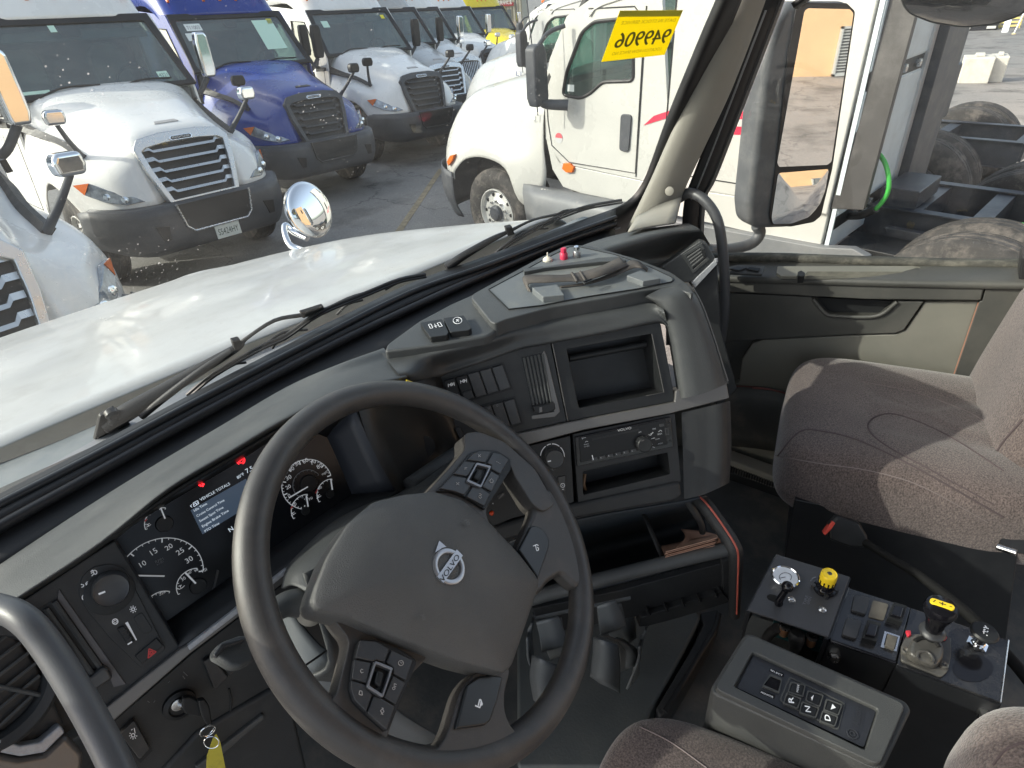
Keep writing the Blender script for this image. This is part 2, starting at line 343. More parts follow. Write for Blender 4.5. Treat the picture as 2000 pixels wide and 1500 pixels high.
# centre hood over switches and display
ra = [(745, 690), (800, 681), (862, 672), (955, 655), (1016, 634), (1076, 624), (1200, 603), (1267, 592), (1296, 604)]
rc = [(790, 744), (812, 741), (862, 731), (950, 702), (1016, 679), (1076, 668), (1200, 645), (1284, 627), (1306, 640)]
rows = [[FT.hit(*p, -.022) for p in ra]]
rows.append([FT.hit(*lerp2(a, c, .3), -.026) for a, c in zip(ra, rc)])
rows.append([(FS.hit(*lerp2(a, c, .7), .006) if i > 1 else FC.hit(*lerp2(a, c, .7), .06)) for i, (a, c) in enumerate(zip(ra, rc))])
rows.append([(FS.hit(*c, .006) if i > 1 else FC.hit(*c, .055)) for i, c in enumerate(rc)])
rows.append([(FS.hit(c[0]+1, c[1]+5, -.004) if i > 1 else FC.hit(c[0], c[1]+5, .04)) for i, c in enumerate(rc)])
patch('centre_hood_roll', rows, DASH, dash, k=5)
# tray pod: low platform for two switches, raised platform with storage tray
plate('switch_platform', FT, [(751, 686), (756, 672), (818, 627), (880, 594), (925, 574), (990, 566), (1000, 604), (965, 648), (950, 656), (862, 672)], -.03, -.012, DASH, dash, bev=.004, seg=3, rnd=.006)
plate('tray_pod', FT, [(958, 628), (920, 580), (925, 573), (1050, 505), (1105, 479), (1150, 479), (1240, 504), (1310, 531), (1345, 556), (1356, 575), (1310, 560), (1263, 566), (1200, 579), (1076, 600), (985, 624), (968, 632)], -.03, 0, DASH, dash, bev=.006, seg=4, rnd=.01)
# right flank of the stack, wraps over the top corner
inn = [(1263, 578), (1294, 598), (1310, 640), (1322, 700), (1334, 778)]
mid = [(1300, 560), (1325, 580), (1346, 632), (1360, 695), (1375, 768)]
out = [(1338, 552), (1360, 577), (1384, 636), (1402, 690), (1419, 750)]
rows = [[FS.hit(x-10, y, -.02) if i else FT.hit(x, y+4, -.02) for i, (x, y) in enumerate(inn)],
        [FS.hit(*p, .012) if i else FT.hit(*p, -.004) for i, p in enumerate(inn)],
        [FS.hit(*p, .02) if i else FT.hit(*p, -.001) for i, p in enumerate(mid)],
        [FS.hit(*p, .004) if i else FT.hit(*p, -.003) for i, p in enumerate(out)],
        [FS.hit(x+3, y, -.10) if i else FT.hit(x+6, y-1, -.05) for i, (x, y) in enumerate(out)]]
patch('stack_flank', rows, DASH, dash, k=6)
tube('flank_edge_strip', [FS.hit(x+1.5, y, .002) for x, y in [(1352, 562), (1372, 600), (1390, 650), (1404, 693), (1420, 744)]], .0014, TRIM, dash)
for i in range(3):
    a = zz(700, 400, .4, [(1690+16*i, 772), (1702+16*i, 835)])
    tube('grille_slot', [FS.hit(*a[0], .0158), FS.hit(*a[1], .0158)], .0022, DARK, dash, k=1, res=6)
rows = [[FS.hit(*p, .001) for p in [(1331, 806), (1334, 890), (1336, 975)]], [FS.hit(*p, .006) for p in [(1375, 796), (1378, 885), (1374, 966)]],
        [FS.hit(*p, 0) for p in [(1422, 784), (1424, 870), (1420, 945)]], [FS.hit(*p, -.12) for p in [(1424, 784), (1428, 870), (1424, 940)]]]
patch('lower_flank', rows, DASH2, dash, k=5)
# faces of the stack
box('stack_body', FS, *[sorted([FS.ab(900, 900)[0], FS.ab(1330, 900)[0]])[i] for i in (0, 1)], FS.ab(1200, 1010)[1], FS.ab(1200, 640)[1], -.22, -.062, DARK, dash)
plate('switch_panel', FS, [(856, 736), (1016, 681), (1075.5, 669.5), (1107.5, 823), (1001, 848), (905, 882)], -.03, 0, DASH2, dash, bev=.0015)
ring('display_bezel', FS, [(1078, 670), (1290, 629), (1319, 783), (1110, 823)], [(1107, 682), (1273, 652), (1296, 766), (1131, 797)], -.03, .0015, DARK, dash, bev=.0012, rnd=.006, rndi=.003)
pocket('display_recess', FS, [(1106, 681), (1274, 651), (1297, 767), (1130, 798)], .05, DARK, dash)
tube('recess_bar', [FS.hit(1112, 700, -.03), FS.hit(1262, 672, -.03)], .006, DARK, dash, k=1)
tube('bezel_line', [FS.hit(1273, 652, .003), FS.hit(1296.5, 766, .003), FS.hit(1262, 773, .003)], .0007, TRIM, dash, k=1)
tube('panel_seam', [FS.hit(1079, 671, .003), FS.hit(1109, 822, .003)], .0009, TRIM, dash, k=1)
tr = [(895, 884), (1001, 850), (1109, 825), (1318, 785), (1320, 764), (1330, 760), (1419, 745), (1425, 778), (1310, 808), (1141, 840), (1024, 871), (910, 908)]
plate('silver_trim_strip', FS, tr, -.02, .006, TRIM, dash, bev=.002, seg=3)
plate('climate_panel', FS, [(908, 909), (1024, 873), (1114, 851), (1121, 981), (1000, 1013), (964, 1028), (935, 985)], -.03, 0, DASH2, dash, bev=.0012)
ring('radio_surround', FS, [(1119, 848), (1318, 807), (1330, 940), (1130, 984)], [(1138, 921), (1304, 884), (1309, 926), (1139, 967)], -.03, .001, DASH2, dash, bev=.001, rndi=.003)
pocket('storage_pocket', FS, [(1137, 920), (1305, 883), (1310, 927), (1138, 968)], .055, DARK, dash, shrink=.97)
plate('stack_bottom_lip', FS, [(962, 1031), (1120, 986), (1328, 941), (1334, 968), (1318, 979), (1120, 1014), (985, 1057)], -.05, .008, DASH2, dash, bev=.006, seg=3)
tube('pocket_wire', [FS.hit(1142, 926, -.02), FS.hit(1140, 945, -.015), FS.hit(1144, 958, -.02)], .003, mat('brown_wire', (.12, .07, .035), .5), dash)
# binnacle walls
patch('binnacle_ceiling', [[FC.hit(*p, .056) for p in [(196, 1058), (330, 962), (450, 891), (569, 822), (692, 772)]], [FC.hit(*p, -.002) for p in [(226, 1040), (330, 975), (450, 905), (569, 834), (638, 850)]]], DARK, dash, k=3, thick=.004)
patch('binnacle_side_wall', [[FC.hit(636, 848, 0), FC.hit(662, 905, 0), FC.hit(690, 972, 0)], [FC.hit(692, 800, .055), FC.hit(728, 880, .055), FC.hit(772, 962, .055)]], mat('binnacle_side', (.032, .036, .045), .42, bump=.3, bscale=900), dash, k=3, thick=.004)  # bluish light on this side wall is put into its colour
patch('binnacle_sill', [[FC.hit(*p, 0) for p in [(318, 1226), (450, 1134), (560, 1057), (692, 968)]], [FC.hit(*p, .056) for p in [(352, 1268), (470, 1186), (620, 1082), (778, 962)]]], DASH2, dash, k=3, thick=.004)
patch('side_fill_panel', [[FC.hit(692, 770, .055), FC.hit(730, 880, .055), FC.hit(800, 1000, .055)], [FC.hit(790, 742, .056), FS.hit(830, 850, .01), FS.hit(880, 1000, .01)], [FS.hit(860, 733, 0), FS.hit(905, 880, 0), FS.hit(960, 1040, 0)]], mat('fill_panel', (.022, .021, .019), .45, bump=.3, bscale=900), dash, k=4, thick=.003)
f2 = Fr(FS.hit(822, 878, .006), (-.3, -.85, .42), (1, 0, 0))
lathe('blanking_plug', f2, *f2.ab(826, 872), [(.0185, 0), (.0185, .008), (.017, .0095)], DASH2, dash, res=28)
# knob panel, lower dash left
plate('left_panel', FC, [(40, 1176), (200, 1070), (224, 1056), (353, 1266), (205, 1384), (120, 1440), (30, 1520), (-130, 1300)], -.01, .055, DASH2, dash, bev=.002)
plate('left_trim_strip', FC, [(196, 1391), (352, 1268), (372, 1258), (462, 1188), (620, 1070), (628, 1083), (470, 1202), (372, 1277), (217, 1413)], .02, .062, TRIM, dash, bev=.002)
plate('patterned_strip', FC, [(366, 1262), (462, 1188), (560, 1110), (560, 1120), (464, 1199), (371, 1271)], .055, .0635, HONEY, dash, bev=.001)
plate('ignition_panel', FL, [(217, 1414), (372, 1280), (470, 1204), (640, 1075), (720, 1200), (540, 1340), (400, 1425), (330, 1490), (300, 1530), (240, 1500)], -.02, 0, DASH2, dash, bev=.002)
plate('knee_panel', FL, [(300, 1525), (385, 1432), (520, 1352), (560, 1330), (600, 1500), (560, 1700), (280, 1700)], -.03, .006, DASH2, dash, bev=.006, seg=3)
tube('knee_panel_seam', [FL.hit(*p, .001) for p in [(447, 1345), (452, 1370), (447, 1410)]], .0012, DARK, dash)
plate('lower_trim_ridge', FL, [(380, 1500), (515, 1395), (519, 1404), (395, 1510)], 0, .012, DASH, dash, bev=.003)
# hidden structure: fire wall, added light blocker and under-dash
mk('fire_wall', [rel(-.6, 1.0, -.55), rel(1.3, 1.02, -.55), rel(1.3, 1.1, -1.4), rel(-.6, 1.1, -1.4)], [(0, 1, 2, 3)], CARP, dash, thick=.02, smooth=False)
mk('dash_light_blocker', [rel(.25, .80, -.555), rel(1.17, .74, -.555), rel(1.17, 1.04, -.555), rel(.25, 1.06, -.555)], [(0, 1, 2, 3)], RUB, dash, thick=.01, smooth=False)  # unseen sheet added to stop sunlight leaking onto the door
patch('under_dash', [[rel(-.45, .67, -.72), rel(.0, .67, -.72), rel(.33, .70, -.74), rel(.75, .52, -.84)], [rel(-.45, .75, -.9), rel(.0, .78, -.9), rel(.35, .84, -.9), rel(.85, .75, -.98)], [rel(-.45, .98, -1.1), rel(.0, .98, -1.15), rel(.4, .98, -1.15), rel(.95, .98, -1.15)]], DARK, dash, k=3, thick=.004)
# black gutter between dash and screen + passenger side upper dash
gb = [(-60, 1000), (0, 968), (180, 876), (368, 776), (600, 656), (800, 556), (956, 500), (1100, 445), (1203, 408)]
gl_ = [(-60, 1150), (0, 1112), (180, 1002), (368, 890), (600, 760), (800, 668), (985, 566), (1110, 508), (1200, 480)]
patch('windscreen_gutter', [[Z(*p, -.50) for p in gb], [Z(*lerp2(a, b, .3), -.505) for a, b in zip(gb, gl_)], [Z(*lerp2(a, b, .42), -.520) for a, b in zip(gb, gl_)], [Z(*b, -.54) for b in gl_]], RUB, dash, k=4, thick=.003)
tube('gutter_bead', [Z(x, y+17, -.497) for x, y in gb], .006, mat('seal_bead', (.02, .021, .023), .3), dash, k=6)
tube('gutter_bead', [Z(*lerp2(a, b, .42), -.512) for a, b in zip(gb, gl_)], .008, mat('seal_bead2', (.016, .016, .018), .38), dash, k=6)
rows = [[Z(*p, -.50) for p in [(1100, 500), (1141, 478), (1187, 463), (1233, 452), (1290, 443), (1345, 436)]],
        [Z(*p, -.47) for p in [(1120, 520), (1180, 490), (1225, 476), (1275, 462), (1325, 452), (1368, 449)]],
        [FD.hit(*p, q) for p, q in [((1180, 545), .38), ((1225, 520), .34), ((1262, 506), .28), ((1300, 498), .22), ((1345, 482), .15), ((1385, 474), .08)]],
        [FD.hit(*p, q) for p, q in [((1230, 580), .38), ((1265, 555), .33), ((1296, 532), .27), ((1325, 516), .20), ((1362, 492), .14), ((1396, 490), .07)]]]
patch('passenger_dash_top', rows, DASH, dash, k=5)
pf = [(1345, 556), (1290, 521), (1371, 470), (1396, 500), (1398, 512), (1353, 553)]
FP = Fr(dep(1355, 505, 1.30), (-.78, -.60, .2), (.6, -.78, 0))
plate('passenger_dash_face', FP, [(1290, 522), (1368, 470), (1380, 474), (1399, 508), (1352, 552), (1330, 552)], -.03, 0, DASH, dash, bev=.003)
plate('passenger_trim_strip', FP, [(1351, 552), (1398, 507), (1401, 516), (1358, 562)], -.02, .006, HONEY, dash, bev=.001)
plate('passenger_dash_lower', FP, [(1353, 563), (1401, 517), (1408, 640), (1440, 760), (1400, 800), (1380, 700)], -.04, -.01, DASH2, dash, bev=.004)
ring('side_vent_frame', FP, [(1334, 498), (1371, 475), (1386, 507), (1353, 535)], [(1341, 500), (1368, 483), (1379, 505), (1355, 526)], 0, .005, DASH, dash, bev=.001)
plate('side_vent_back', FP, [(1340, 499), (1369, 482), (1380, 506), (1354, 528)], 0, .001, DARK, dash)
for i in range(4):
    a = lerp2((1343, 505), (1353, 523), i/3.3); b = lerp2((1369, 487), (1378, 502), i/3.3)
    tube('side_vent_slat', [FP.hit(*a, .003), FP.hit(*b, .003)], .0022, DASH, dash, k=1, res=6, flat=2)
plate('side_vent_tab', FP, [(1369, 488), (1376, 486), (1380, 500), (1374, 503)], 0, .008, DARK, dash, bev=.001)
tube('round_vent_chip', [FP.hit(1398, 505, .006), FP.hit(1399, 512, .006)], .004, HONEY, dash, k=1)
# ------------------------------------------------------------------ left vents, knob, switches (parts of the dashboard)
plate('left_vent_well', FC, [(112, 1168), (66, 1196), (164, 1330), (204, 1300)], .05, .0562, DARK, dash)
plate('left_vent_bevel', FC, [(115, 1152), (113, 1170), (205, 1302), (222, 1342), (245, 1336)], .054, .0566, mat('bevel_highlight', (.075, .072, .078), .4), dash)  # bevel face with its purple-grey highlight put into the colour
for a, b in (((76, 1200), (168, 1326)), ((90, 1189), (180, 1316)), ((106, 1176), (196, 1304))):
    tube('vent_slat', [FC.hit(*a, .060), FC.hit(*b, .060)], .0026, DASH, dash, k=1, res=6)
plate('vent_tab', FC, [(162, 1334), (200, 1303), (212, 1307), (221, 1325), (182, 1352), (170, 1347)], .055, .068, BTN, dash, bev=.003, seg=3)
zl = lambda pts: zz(0, 1050, .2, pts)
plate('light_switch_plate', FC, zl([(1060, 255), (1200, 290), (1300, 400), (1330, 520), (1620, 1090), (1380, 1275), (1080, 990), (830, 690), (765, 540), (800, 380), (900, 290)]), .055, .0565, DASH2, dash, rnd=.004, bev=.0007)
kn = FC.ab(214, 1157, .056)
lathe('knob_ring', FC, *kn, [(.0235, .0562), (.0232, .0575), (.0205, .0582)], DARK, dash, res=40)
kb = lathe('light_knob', FC, FC.ab(217, 1152, .072)[0], FC.ab(217, 1152, .072)[1], [(.0175, .056), (.0172, .072), (.0160, .0745), (.0140, .0738), (.006, .0735)], BTN, dash, res=40)
plate('knob_mark', FC, zl([(960, 545), (1025, 520), (1031, 535), (966, 562)]), .0736, .0742, WMARK, kb)
def icon(name, fr, segs, h, m, parent, wd=.0008):
    """little printed symbol: list of polylines in pixels"""
    P = []
    for s in segs:
        ab = [fr.ab(*p, h) for p in s]
        for a, b in zip(ab[:-1], ab[1:]):
            if (Vector(a)-Vector(b)).length > 1e-6: P.append(barg(fr, a, b, wd, h-.0002, h+.0003))
    V, F = merge(P); return mk(name, V, F, m, parent, smooth=False)
def circ_px(c, r, n=14, a0=0, a1=360, e=1.0): return [(c[0]+r*math.cos(math.radians(a0+(a1-a0)*i/n)), c[1]+e*r*math.sin(math.radians(a0+(a1-a0)*i/n))) for i in range(n+1)]
icon('off_symbol', FC, [circ_px((164, 1167), 3.6, e=1.35)], .0568, WMARK, dash)
icon('parking_light_symbol', FC, [circ_px((161, 1144), 2.5, 6, -70, 110), [(158, 1141), (161, 1142)], [(159, 1147), (162, 1146)], [(167, 1140), (171, 1136)], [(167, 1141), (173, 1140)], [(168, 1142), (172, 1144)]], .0568, WMARK, dash)
icon('headlight_symbol', FC, [circ_px((185, 1118), 4.2, 10, -140, 60)+[(184, 1121), (181, 1114)], [(181, 1113), (177, 1117)], [(181, 1117), (178, 1120)], [(183, 1121), (179, 1125)]], .0568, WMARK, dash)
icon('lamp_symbol', FC, [circ_px((260, 1190), 3)]+[[(260+5*math.cos(a), 1190+5*math.sin(a)), (260+7*math.cos(a), 1190+7*math.sin(a))] for a in [i*.785 for i in range(8)]], .0568, WMARK, dash)
icon('dimmer_symbol', FC, [circ_px((225, 1214), 5.4)]+[[(225+2*math.cos(a), 1214+2*math.sin(a)), (225+4*math.cos(a), 1214+4*math.sin(a))] for a in [i*1.05 for i in range(6)]], .0568, WMARK, dash)
plate('dimmer_wheel', FC, zl([(1140, 890), (1215, 860), (1312, 1018), (1250, 1056)]), .056, .060, DARK, dash, bev=.0015, seg=3)
for t in (.25, .5, .75):
    a = lerp2((229, 1229), (250, 1260), t); b = lerp2((243, 1223), (261, 1253), t); tube('dimmer_rib', [FC.hit(*a, .060), FC.hit(*b, .060)], .0007, BTN, dash, k=1, res=6)
plate('dimmer_mark', FC, zl([(1243, 1040), (1288, 1012), (1292, 1024), (1250, 1050)]), .0600, .0606, WMARK, dash)
plate('dimmer_wedge', FC, zl([(1222, 835), (1248, 822), (1338, 998), (1328, 1006)]), .0565, .0570, WMARK, dash)
plate('blank_button', FC, zl([(1305, 780), (1385, 725), (1490, 890), (1480, 915), (1420, 940), (1385, 920)]), .056, .0575, DASH2, dash, bev=.0007, rnd=.003)
hz = plate('hazard_button', FC, zl([(1316, 1160), (1530, 980), (1595, 1055), (1388, 1238)]), .056, .0595, DARK, dash, bev=.001)
icon('hazard_triangle', FC, [zl([(1455, 1085), (1525, 1115), (1447, 1178), (1455, 1085)]), zl([(1468, 1108), (1500, 1120), (1464, 1148), (1468, 1108)])], .0598, RED, hz, wd=.0011)
# ignition lock
ig = FL.ab(352, 1378, .004)
lathe('ignition_bezel', FL, *ig, [(.0185, 0), (.0180, .004), (.0130, .0065), (.0115, .004)], DARK, dash, res=32)
lathe('ignition_barrel', FL, *FL.ab(348, 1377, .008), [(.0072, .002), (.0072, .0085), (.006, .009)], STEEL, dash, res=20)
icon('ignition_marks', FL, [[(288, 1369), (292, 1372)], [(300, 1372), (303, 1368)], [(357, 1320), (361, 1326)], [(358, 1312), (366, 1320)], [(328, 1334), (332, 1330)]], .0008, mat('faint_print', (.2, .2, .2), .5), dash, wd=.0005)
plate('switch_well', FL, [(231, 1431), (262, 1400), (298, 1466), (274, 1491)], -.001, .001, DARK, dash)
sw = plate('rocker_switch', FL, [(235, 1434), (262, 1407), (293, 1462), (273, 1484)], 0, .008, BTN, dash, bev=.002, rnd=.003)
icon('work_lamp_symbol', FL, [circ_px((260, 1436), 3.4), [(262, 1422), (264, 1432)], [(256, 1426), (259, 1424)]]+[[(260+5.5*math.cos(a), 1436+5.5*math.sin(a)), (260+8*math.cos(a), 1436+8*math.sin(a))] for a in (.2, .9, 1.6, 2.3, 3.0, 3.7)], .0084, WMARK, sw, wd=.0007)
plate('blank_switch', FL, [(397, 1293), (413, 1283), (447, 1322), (420, 1350)], 0, .008, BTN, dash, bev=.002)
plate('blank_switch', FL, [(416, 1281), (440, 1268), (468, 1305), (449, 1320)], 0, .008, BTN, dash, bev=.002)
# round vent at the far left
FR_ = Fr(dep(10, 1340, .56), (.25, -.85, .42), (1, 0, 0))
c0 = FR_.ab(-32, 1350)
lathe('round_vent_ring', FR_, *c0, [(.060, -.03), (.060, .0), (.056, .004), (.048, .001), (.045, -.012)], DASH2, dash, res=48, cap=False)
lathe('vent_back', FR_, *c0, [(.048, -.025), (.01, -.025)], DARK, dash, res=32)
for i in range(-3, 4):
    w_ = math.sqrt(max(.046**2-(i*.013)**2, 0)); tube('vent_louvre', [FR_.w(c0[0]-w_, c0[1]+i*.013-.004, -.008), FR_.w(c0[0]+w_, c0[1]+i*.013+.006, -.008)], .0018, DASH, dash, k=1, res=6)
tube('vent_spine', [FR_.w(c0[0]-.02, c0[1]+.04, -.006), FR_.w(c0[0]+.03, c0[1]-.036, -.006)], .002, DASH, dash, k=1)
plate('vent_housing', FR_, [(-60, 1200), (20, 1225), (75, 1300), (128, 1418), (100, 1450), (60, 1466), (-60, 1445)], -.04, -.014, DASH2, dash, bev=.004)
plate('patterned_vent_strip', FR_, [(-40, 1440), (0, 1444), (40, 1456), (78, 1450), (118, 1416), (128, 1430), (88, 1470), (40, 1478), (-40, 1462)], -.014, .002, HONEY, dash, bev=.002)
plate('left_corner_trim', FR_, [(-40, 1464), (40, 1480), (88, 1472), (130, 1432), (165, 1470), (160, 1600), (-40, 1600)], -.06, -.006, TRIM, dash, bev=.006, seg=3)
# ------------------------------------------------------------------ instrument cluster
clu = thing('instrument_cluster', 'dark instrument cluster with round dials, red warning lamps and a lit menu screen', 'instrument panel', FC.hit(450, 1030))
plate('cluster_face', FC, [(205, 1020), (566, 815), (650, 840), (712, 975), (330, 1245)], -.01, 0, mat('cluster_black', (.007, .008, .010), .25, spec=.25, dirt=(.02, .02, .02), dscale=9, damt=.3), clu)
z2 = lambda pts: zz(200, 800, .3, pts)
plate('menu_screen', FC, z2([(575, 655), (935, 450), (1000, 600), (652, 812)]), 0, .0006, SCREEN, clu)
def ctext(s, a, b, m=GMARK, hgt=None): return text('dial_lettering', FC, s, z2([a])[0], z2([b])[0], m, clu, h=.0012, hgt=hgt)
ctext('VEHICLE TOTALS', (640, 596), (833, 488), BLUEW)
for s, a, b in (('Idle Time', (600, 665), (683, 617)), ('Cruise Control Time', (618, 700), (796, 594)), ('Sweet Spot Time', (636, 734), (790, 641)), ('Engine Brake Time', (654, 768), (824, 662)), ('PTO Time', (670, 800), (763, 744)), ('80°F', (882, 452), (925, 424)), ('7.5', (942, 415), (985, 390)), ('N', (832, 798), (856, 782))):
    ctext(s, a, b, BLUEW)
icon('menu_icon', FC, [z2([(582, 618), (572, 628), (584, 636)]), z2([(590, 608), (620, 592), (628, 612), (596, 632), (590, 608)]), z2([(594, 622), (606, 606), (612, 618), (622, 600)])], .0012, BLUEW, clu, wd=.0006)
def arc(c, edge, a0, a1, m=GMARK, wd=.0009, ticks=None, tl=.004, major=None):
    c = FC.ab(*z2([c])[0], .001); e = FC.ab(*z2([edge])[0], .001); r = (Vector(e)-Vector(c)).length; P = []
    N = 30; pt = lambda a, q=r: (c[0]+q*math.cos(math.radians(a)), c[1]+q*math.sin(math.radians(a)))
    for i in range(N): P.append(barg(FC, pt(a0+(a1-a0)*i/N), pt(a0+(a1-a0)*(i+1)/N), wd, .0004, .001))
    if ticks:
        for i in range(ticks+1):
            a = a0+(a1-a0)*i/ticks; mj = major and i % major == 0
            P.append(barg(FC, pt(a), pt(a, r-tl*(1.3 if mj else .6)), wd*(1.5 if mj else .7), .0004, .0011))
    V, F = merge(P); mk('dial_scale', V, F, m, clu, smooth=False); return c, r
arc((385, 1085), (640, 960), 200, -28, ticks=25, major=5)
for s, a, b in (('10', (252, 1028), (290, 1006)), ('15', (325, 950), (363, 926)), ('20', (420, 920), (462, 893)), ('25', (494, 950), (536, 922)), ('30', (552, 1003), (594, 976))): ctext(s, a, b)
ctext('RPM', (348, 1002), (400, 978), mat('dim_print', (.16, .17, .18), .5)); ctext('x100', (355, 1016), (400, 992), MATS['dim_print'])
arc((1335, 485), (1168, 500), 236, -10, ticks=32, major=4)
for s, a, b in (('0', (1214, 574), (1228, 566)), ('20', (1200, 522), (1230, 505)), ('30', (1202, 462), (1234, 444)), ('40', (1220, 407), (1252, 389)), ('50', (1260, 370), (1292, 352)), ('60', (1311, 353), (1343, 335)), ('70', (1362, 362), (1393, 344)), ('80', (1403, 388), (1435, 370)), ('mph', (1432, 428), (1466, 410))): ctext(s, a, b)
arc((1335, 485), (1240, 490), 225, 10, m=MATS['dim_print'], ticks=12, tl=.003)
for c, e, a0, a1 in (((385, 735), (278, 722), 175, 50), ((600, 1140), (490, 1120), 180, 55), ((1330, 650), (1232, 640), 185, 60), ((1490, 545), (1400, 530), 185, 60), ((390, 1290), (320, 1215), 130, 40)):
    arc(c, e, a0, a1, ticks=6, tl=.0035)
def needle(a, b, w=.0016):
    A = FC.ab(*z2([a])[0], .004); B = FC.ab(*z2([b])[0], .004); V, F = barg(FC, A, B, w, .003, .0042); mk('needle', V, F, GMARK, clu, smooth=False)
needle((235, 1081), (405, 1084)); needle((1215, 575), (1338, 502)); needle((375, 628), (408, 710)); needle((540, 1062), (608, 1132), .002); needle((1328, 558), (1340, 632)); needle((1487, 450), (1498, 522))
for c, r in (((405, 745), .010), ((625, 1150), .010), ((1325, 660), .006), ((1485, 550), .006), ((1345, 480), .012)):
    lathe('needle_hub', FC, *FC.ab(*z2([c])[0], .003), [(r, .0006), (r*.9, .004)], DARK, clu, res=24)
for s, a, b in (('PSI', (1348, 592), (1370, 580)), ('PSI', (652, 1062), (682, 1046)), ('60', (1243, 632), (1266, 618)), ('120', (1320, 590), (1340, 576)), ('60', (1410, 522), (1430, 510)), ('30', (520, 1118), (545, 1100)), ('60', (560, 1075), (580, 1063)), ('90', (604, 1060), (626, 1046)), ('220', (372, 1212), (410, 1192))): ctext(s, a, b)
for c in ((300, 752), (1243, 678), (1408, 565)): icon('gauge_symbol', FC, [z2([(c[0]-14, c[1]+14), (c[0]+16, c[1]-4)]), z2([(c[0]-6, c[1]-8), (c[0]+2, c[1]+8)]), z2([(c[0]-12, c[1]), (c[0]+8, c[1]-12)])], .001, GMARK, clu, wd=.0006)
icon('oil_symbol', FC, [z2([(488, 1162), (500, 1170), (520, 1160), (535, 1145)]), z2([(496, 1150), (516, 1142)]), z2([(506, 1148), (510, 1158)])], .001, GMARK, clu, wd=.0007)
icon('red_scale_mark', FC, [z2([(276, 728), (290, 712)]), z2([(1225, 645), (1240, 628)]), z2([(1388, 545), (1400, 520)])], .0012, RED, clu, wd=.0016)
icon('parking_brake_lamp', FC, [circ_px((470, 899), 5.2), circ_px((470, 899), 8.2, 8, 110, 230), circ_px((470, 899), 8.2, 8, -60, 60), [(468.6, 902), (468.6, 896), (471.5, 896), (472, 898), (468.8, 899.5)]], .0014, REDLED, clu, wd=.0008)
icon('seat_belt_lamp', FC, [circ_px((391.5, 938), 1.6, 8), [(390, 941), (388.5, 948), (397, 949), (394, 942), (390, 947)], [(391, 950), (399, 946)], [(396, 951), (398, 944)]], .0014, REDLED, clu, wd=.0011)
plate('cluster_cover_edge', FC, [(414, 1153), (420, 1148), (428, 1115), (424, 1113), (418, 1140)], 0, .002, BTN, clu)
tube('cluster_lower_seam', [FC.hit(*p, .001) for p in [(330, 1228), (450, 1141), (560, 1064), (692, 974)]], .0012, BTN, clu, k=2)
# ================================================================== centre stack controls
z5 = lambda pts: zz(700, 400, .4, pts)
z8 = lambda pts: zz(1000, 780, .2, pts)
z9 = lambda pts: zz(800, 840, .2, pts)
plate('switch_bank_well', FS, z5([(405, 850), (708, 766), (755, 900), (447, 985)]), 0, .0008, DARK, dash)
plate('switch_bank_well', FS, z5([(560, 985), (765, 932), (802, 1070), (700, 1110), (600, 1120)]), 0, .0008, DARK, dash)
def quad_between(c, u0, u1, v0, v1):
    f = lambda u, v: lerp2(lerp2(c[0], c[1], u), lerp2(c[3], c[2], u), v)
    return [f(u0, v0), f(u1, v0), f(u1, v1), f(u0, v1)]
bank = z5([(412, 858), (706, 776), (748, 896), (455, 980)])
for i in range(5):
    q = quad_between(bank, i/5+.012, (i+1)/5-.012, .03, .97)
    s = plate('rocker_switch', FS, q, 0, .006, DARK if i < 2 else BTN, dash, bev=.0012, seg=3)
    if i < 2: plate('rocker_tab', FS, quad_between(q, .1, .95, .66, .98), .006, .010, BTN, s, bev=.001)
for j, cx in enumerate((455, 515)):
    cy = 878-j*17; icon('axle_symbol', FS, [z5([(cx-17, cy-8+4), (cx-15, cy+12)]), z5([(cx+11, cy-12), (cx+14, cy+6)]), z5([(cx-16, cy+2), (cx+13, cy-4)]), z5([(cx-5, cy-6), (cx-4, cy+6), (cx+4, cy+4), (cx+3, cy-8), (cx-5, cy-6)])], .0066, WMARK, dash, wd=.0009)
bank = z5([(590, 992), (762, 942), (798, 1068), (640, 1112)])
for i in range(3):
    s = plate('rocker_switch', FS, quad_between(bank, i/3+.02, (i+1)/3-.02, .03, .97), 0, .006, BTN, dash, bev=.0012, seg=3)
for x, y in ((637, 992), (678, 980)): icon('switch_light', FS, [circ_px(z5([(x, y)])[0], 2.0, 8)], .0066, MATS['faint_print'], dash, wd=.0004)
for i, c in enumerate(([(470, 1090), (500, 1150), (520, 1140), (495, 1085)],)):
    plate('switch_bank_edge', FS, z5(c), 0, .003, BTN, dash, bev=.0006)
plate('centre_vent_well', FS, z5([(795, 745), (905, 718), (965, 975), (850, 1010)]), 0, .0008, DARK, dash)
plate('centre_vent_bevel', FS, z5([(908, 712), (920, 740), (985, 1010), (960, 1035), (848, 1048), (846, 1030), (955, 1010), (895, 730)]), 0, .002, TRIM, dash, bev=.0006)
for i in range(6):
    a = lerp2(z5([(808, 748)])[0], z5([(898, 728)])[0], i/5); b = lerp2(z5([(858, 985)])[0], z5([(940, 965)])[0], i/5)
    tube('vent_slat', [FS.hit(*a, .002), FS.hit(*b, .002)], .0022, DASH, dash, k=1, res=8, flat=.8)
vt = plate('vent_tab', FS, z5([(850, 985), (958, 966), (964, 1000), (925, 1018), (862, 1020)]), .001, .012, DARK, dash, bev=.002, seg=3)
plate('vent_tab_grip', FS, z5([(884, 990), (896, 987), (898, 1012), (882, 1016)]), .012, .0135, TRIM, vt, bev=.0004)
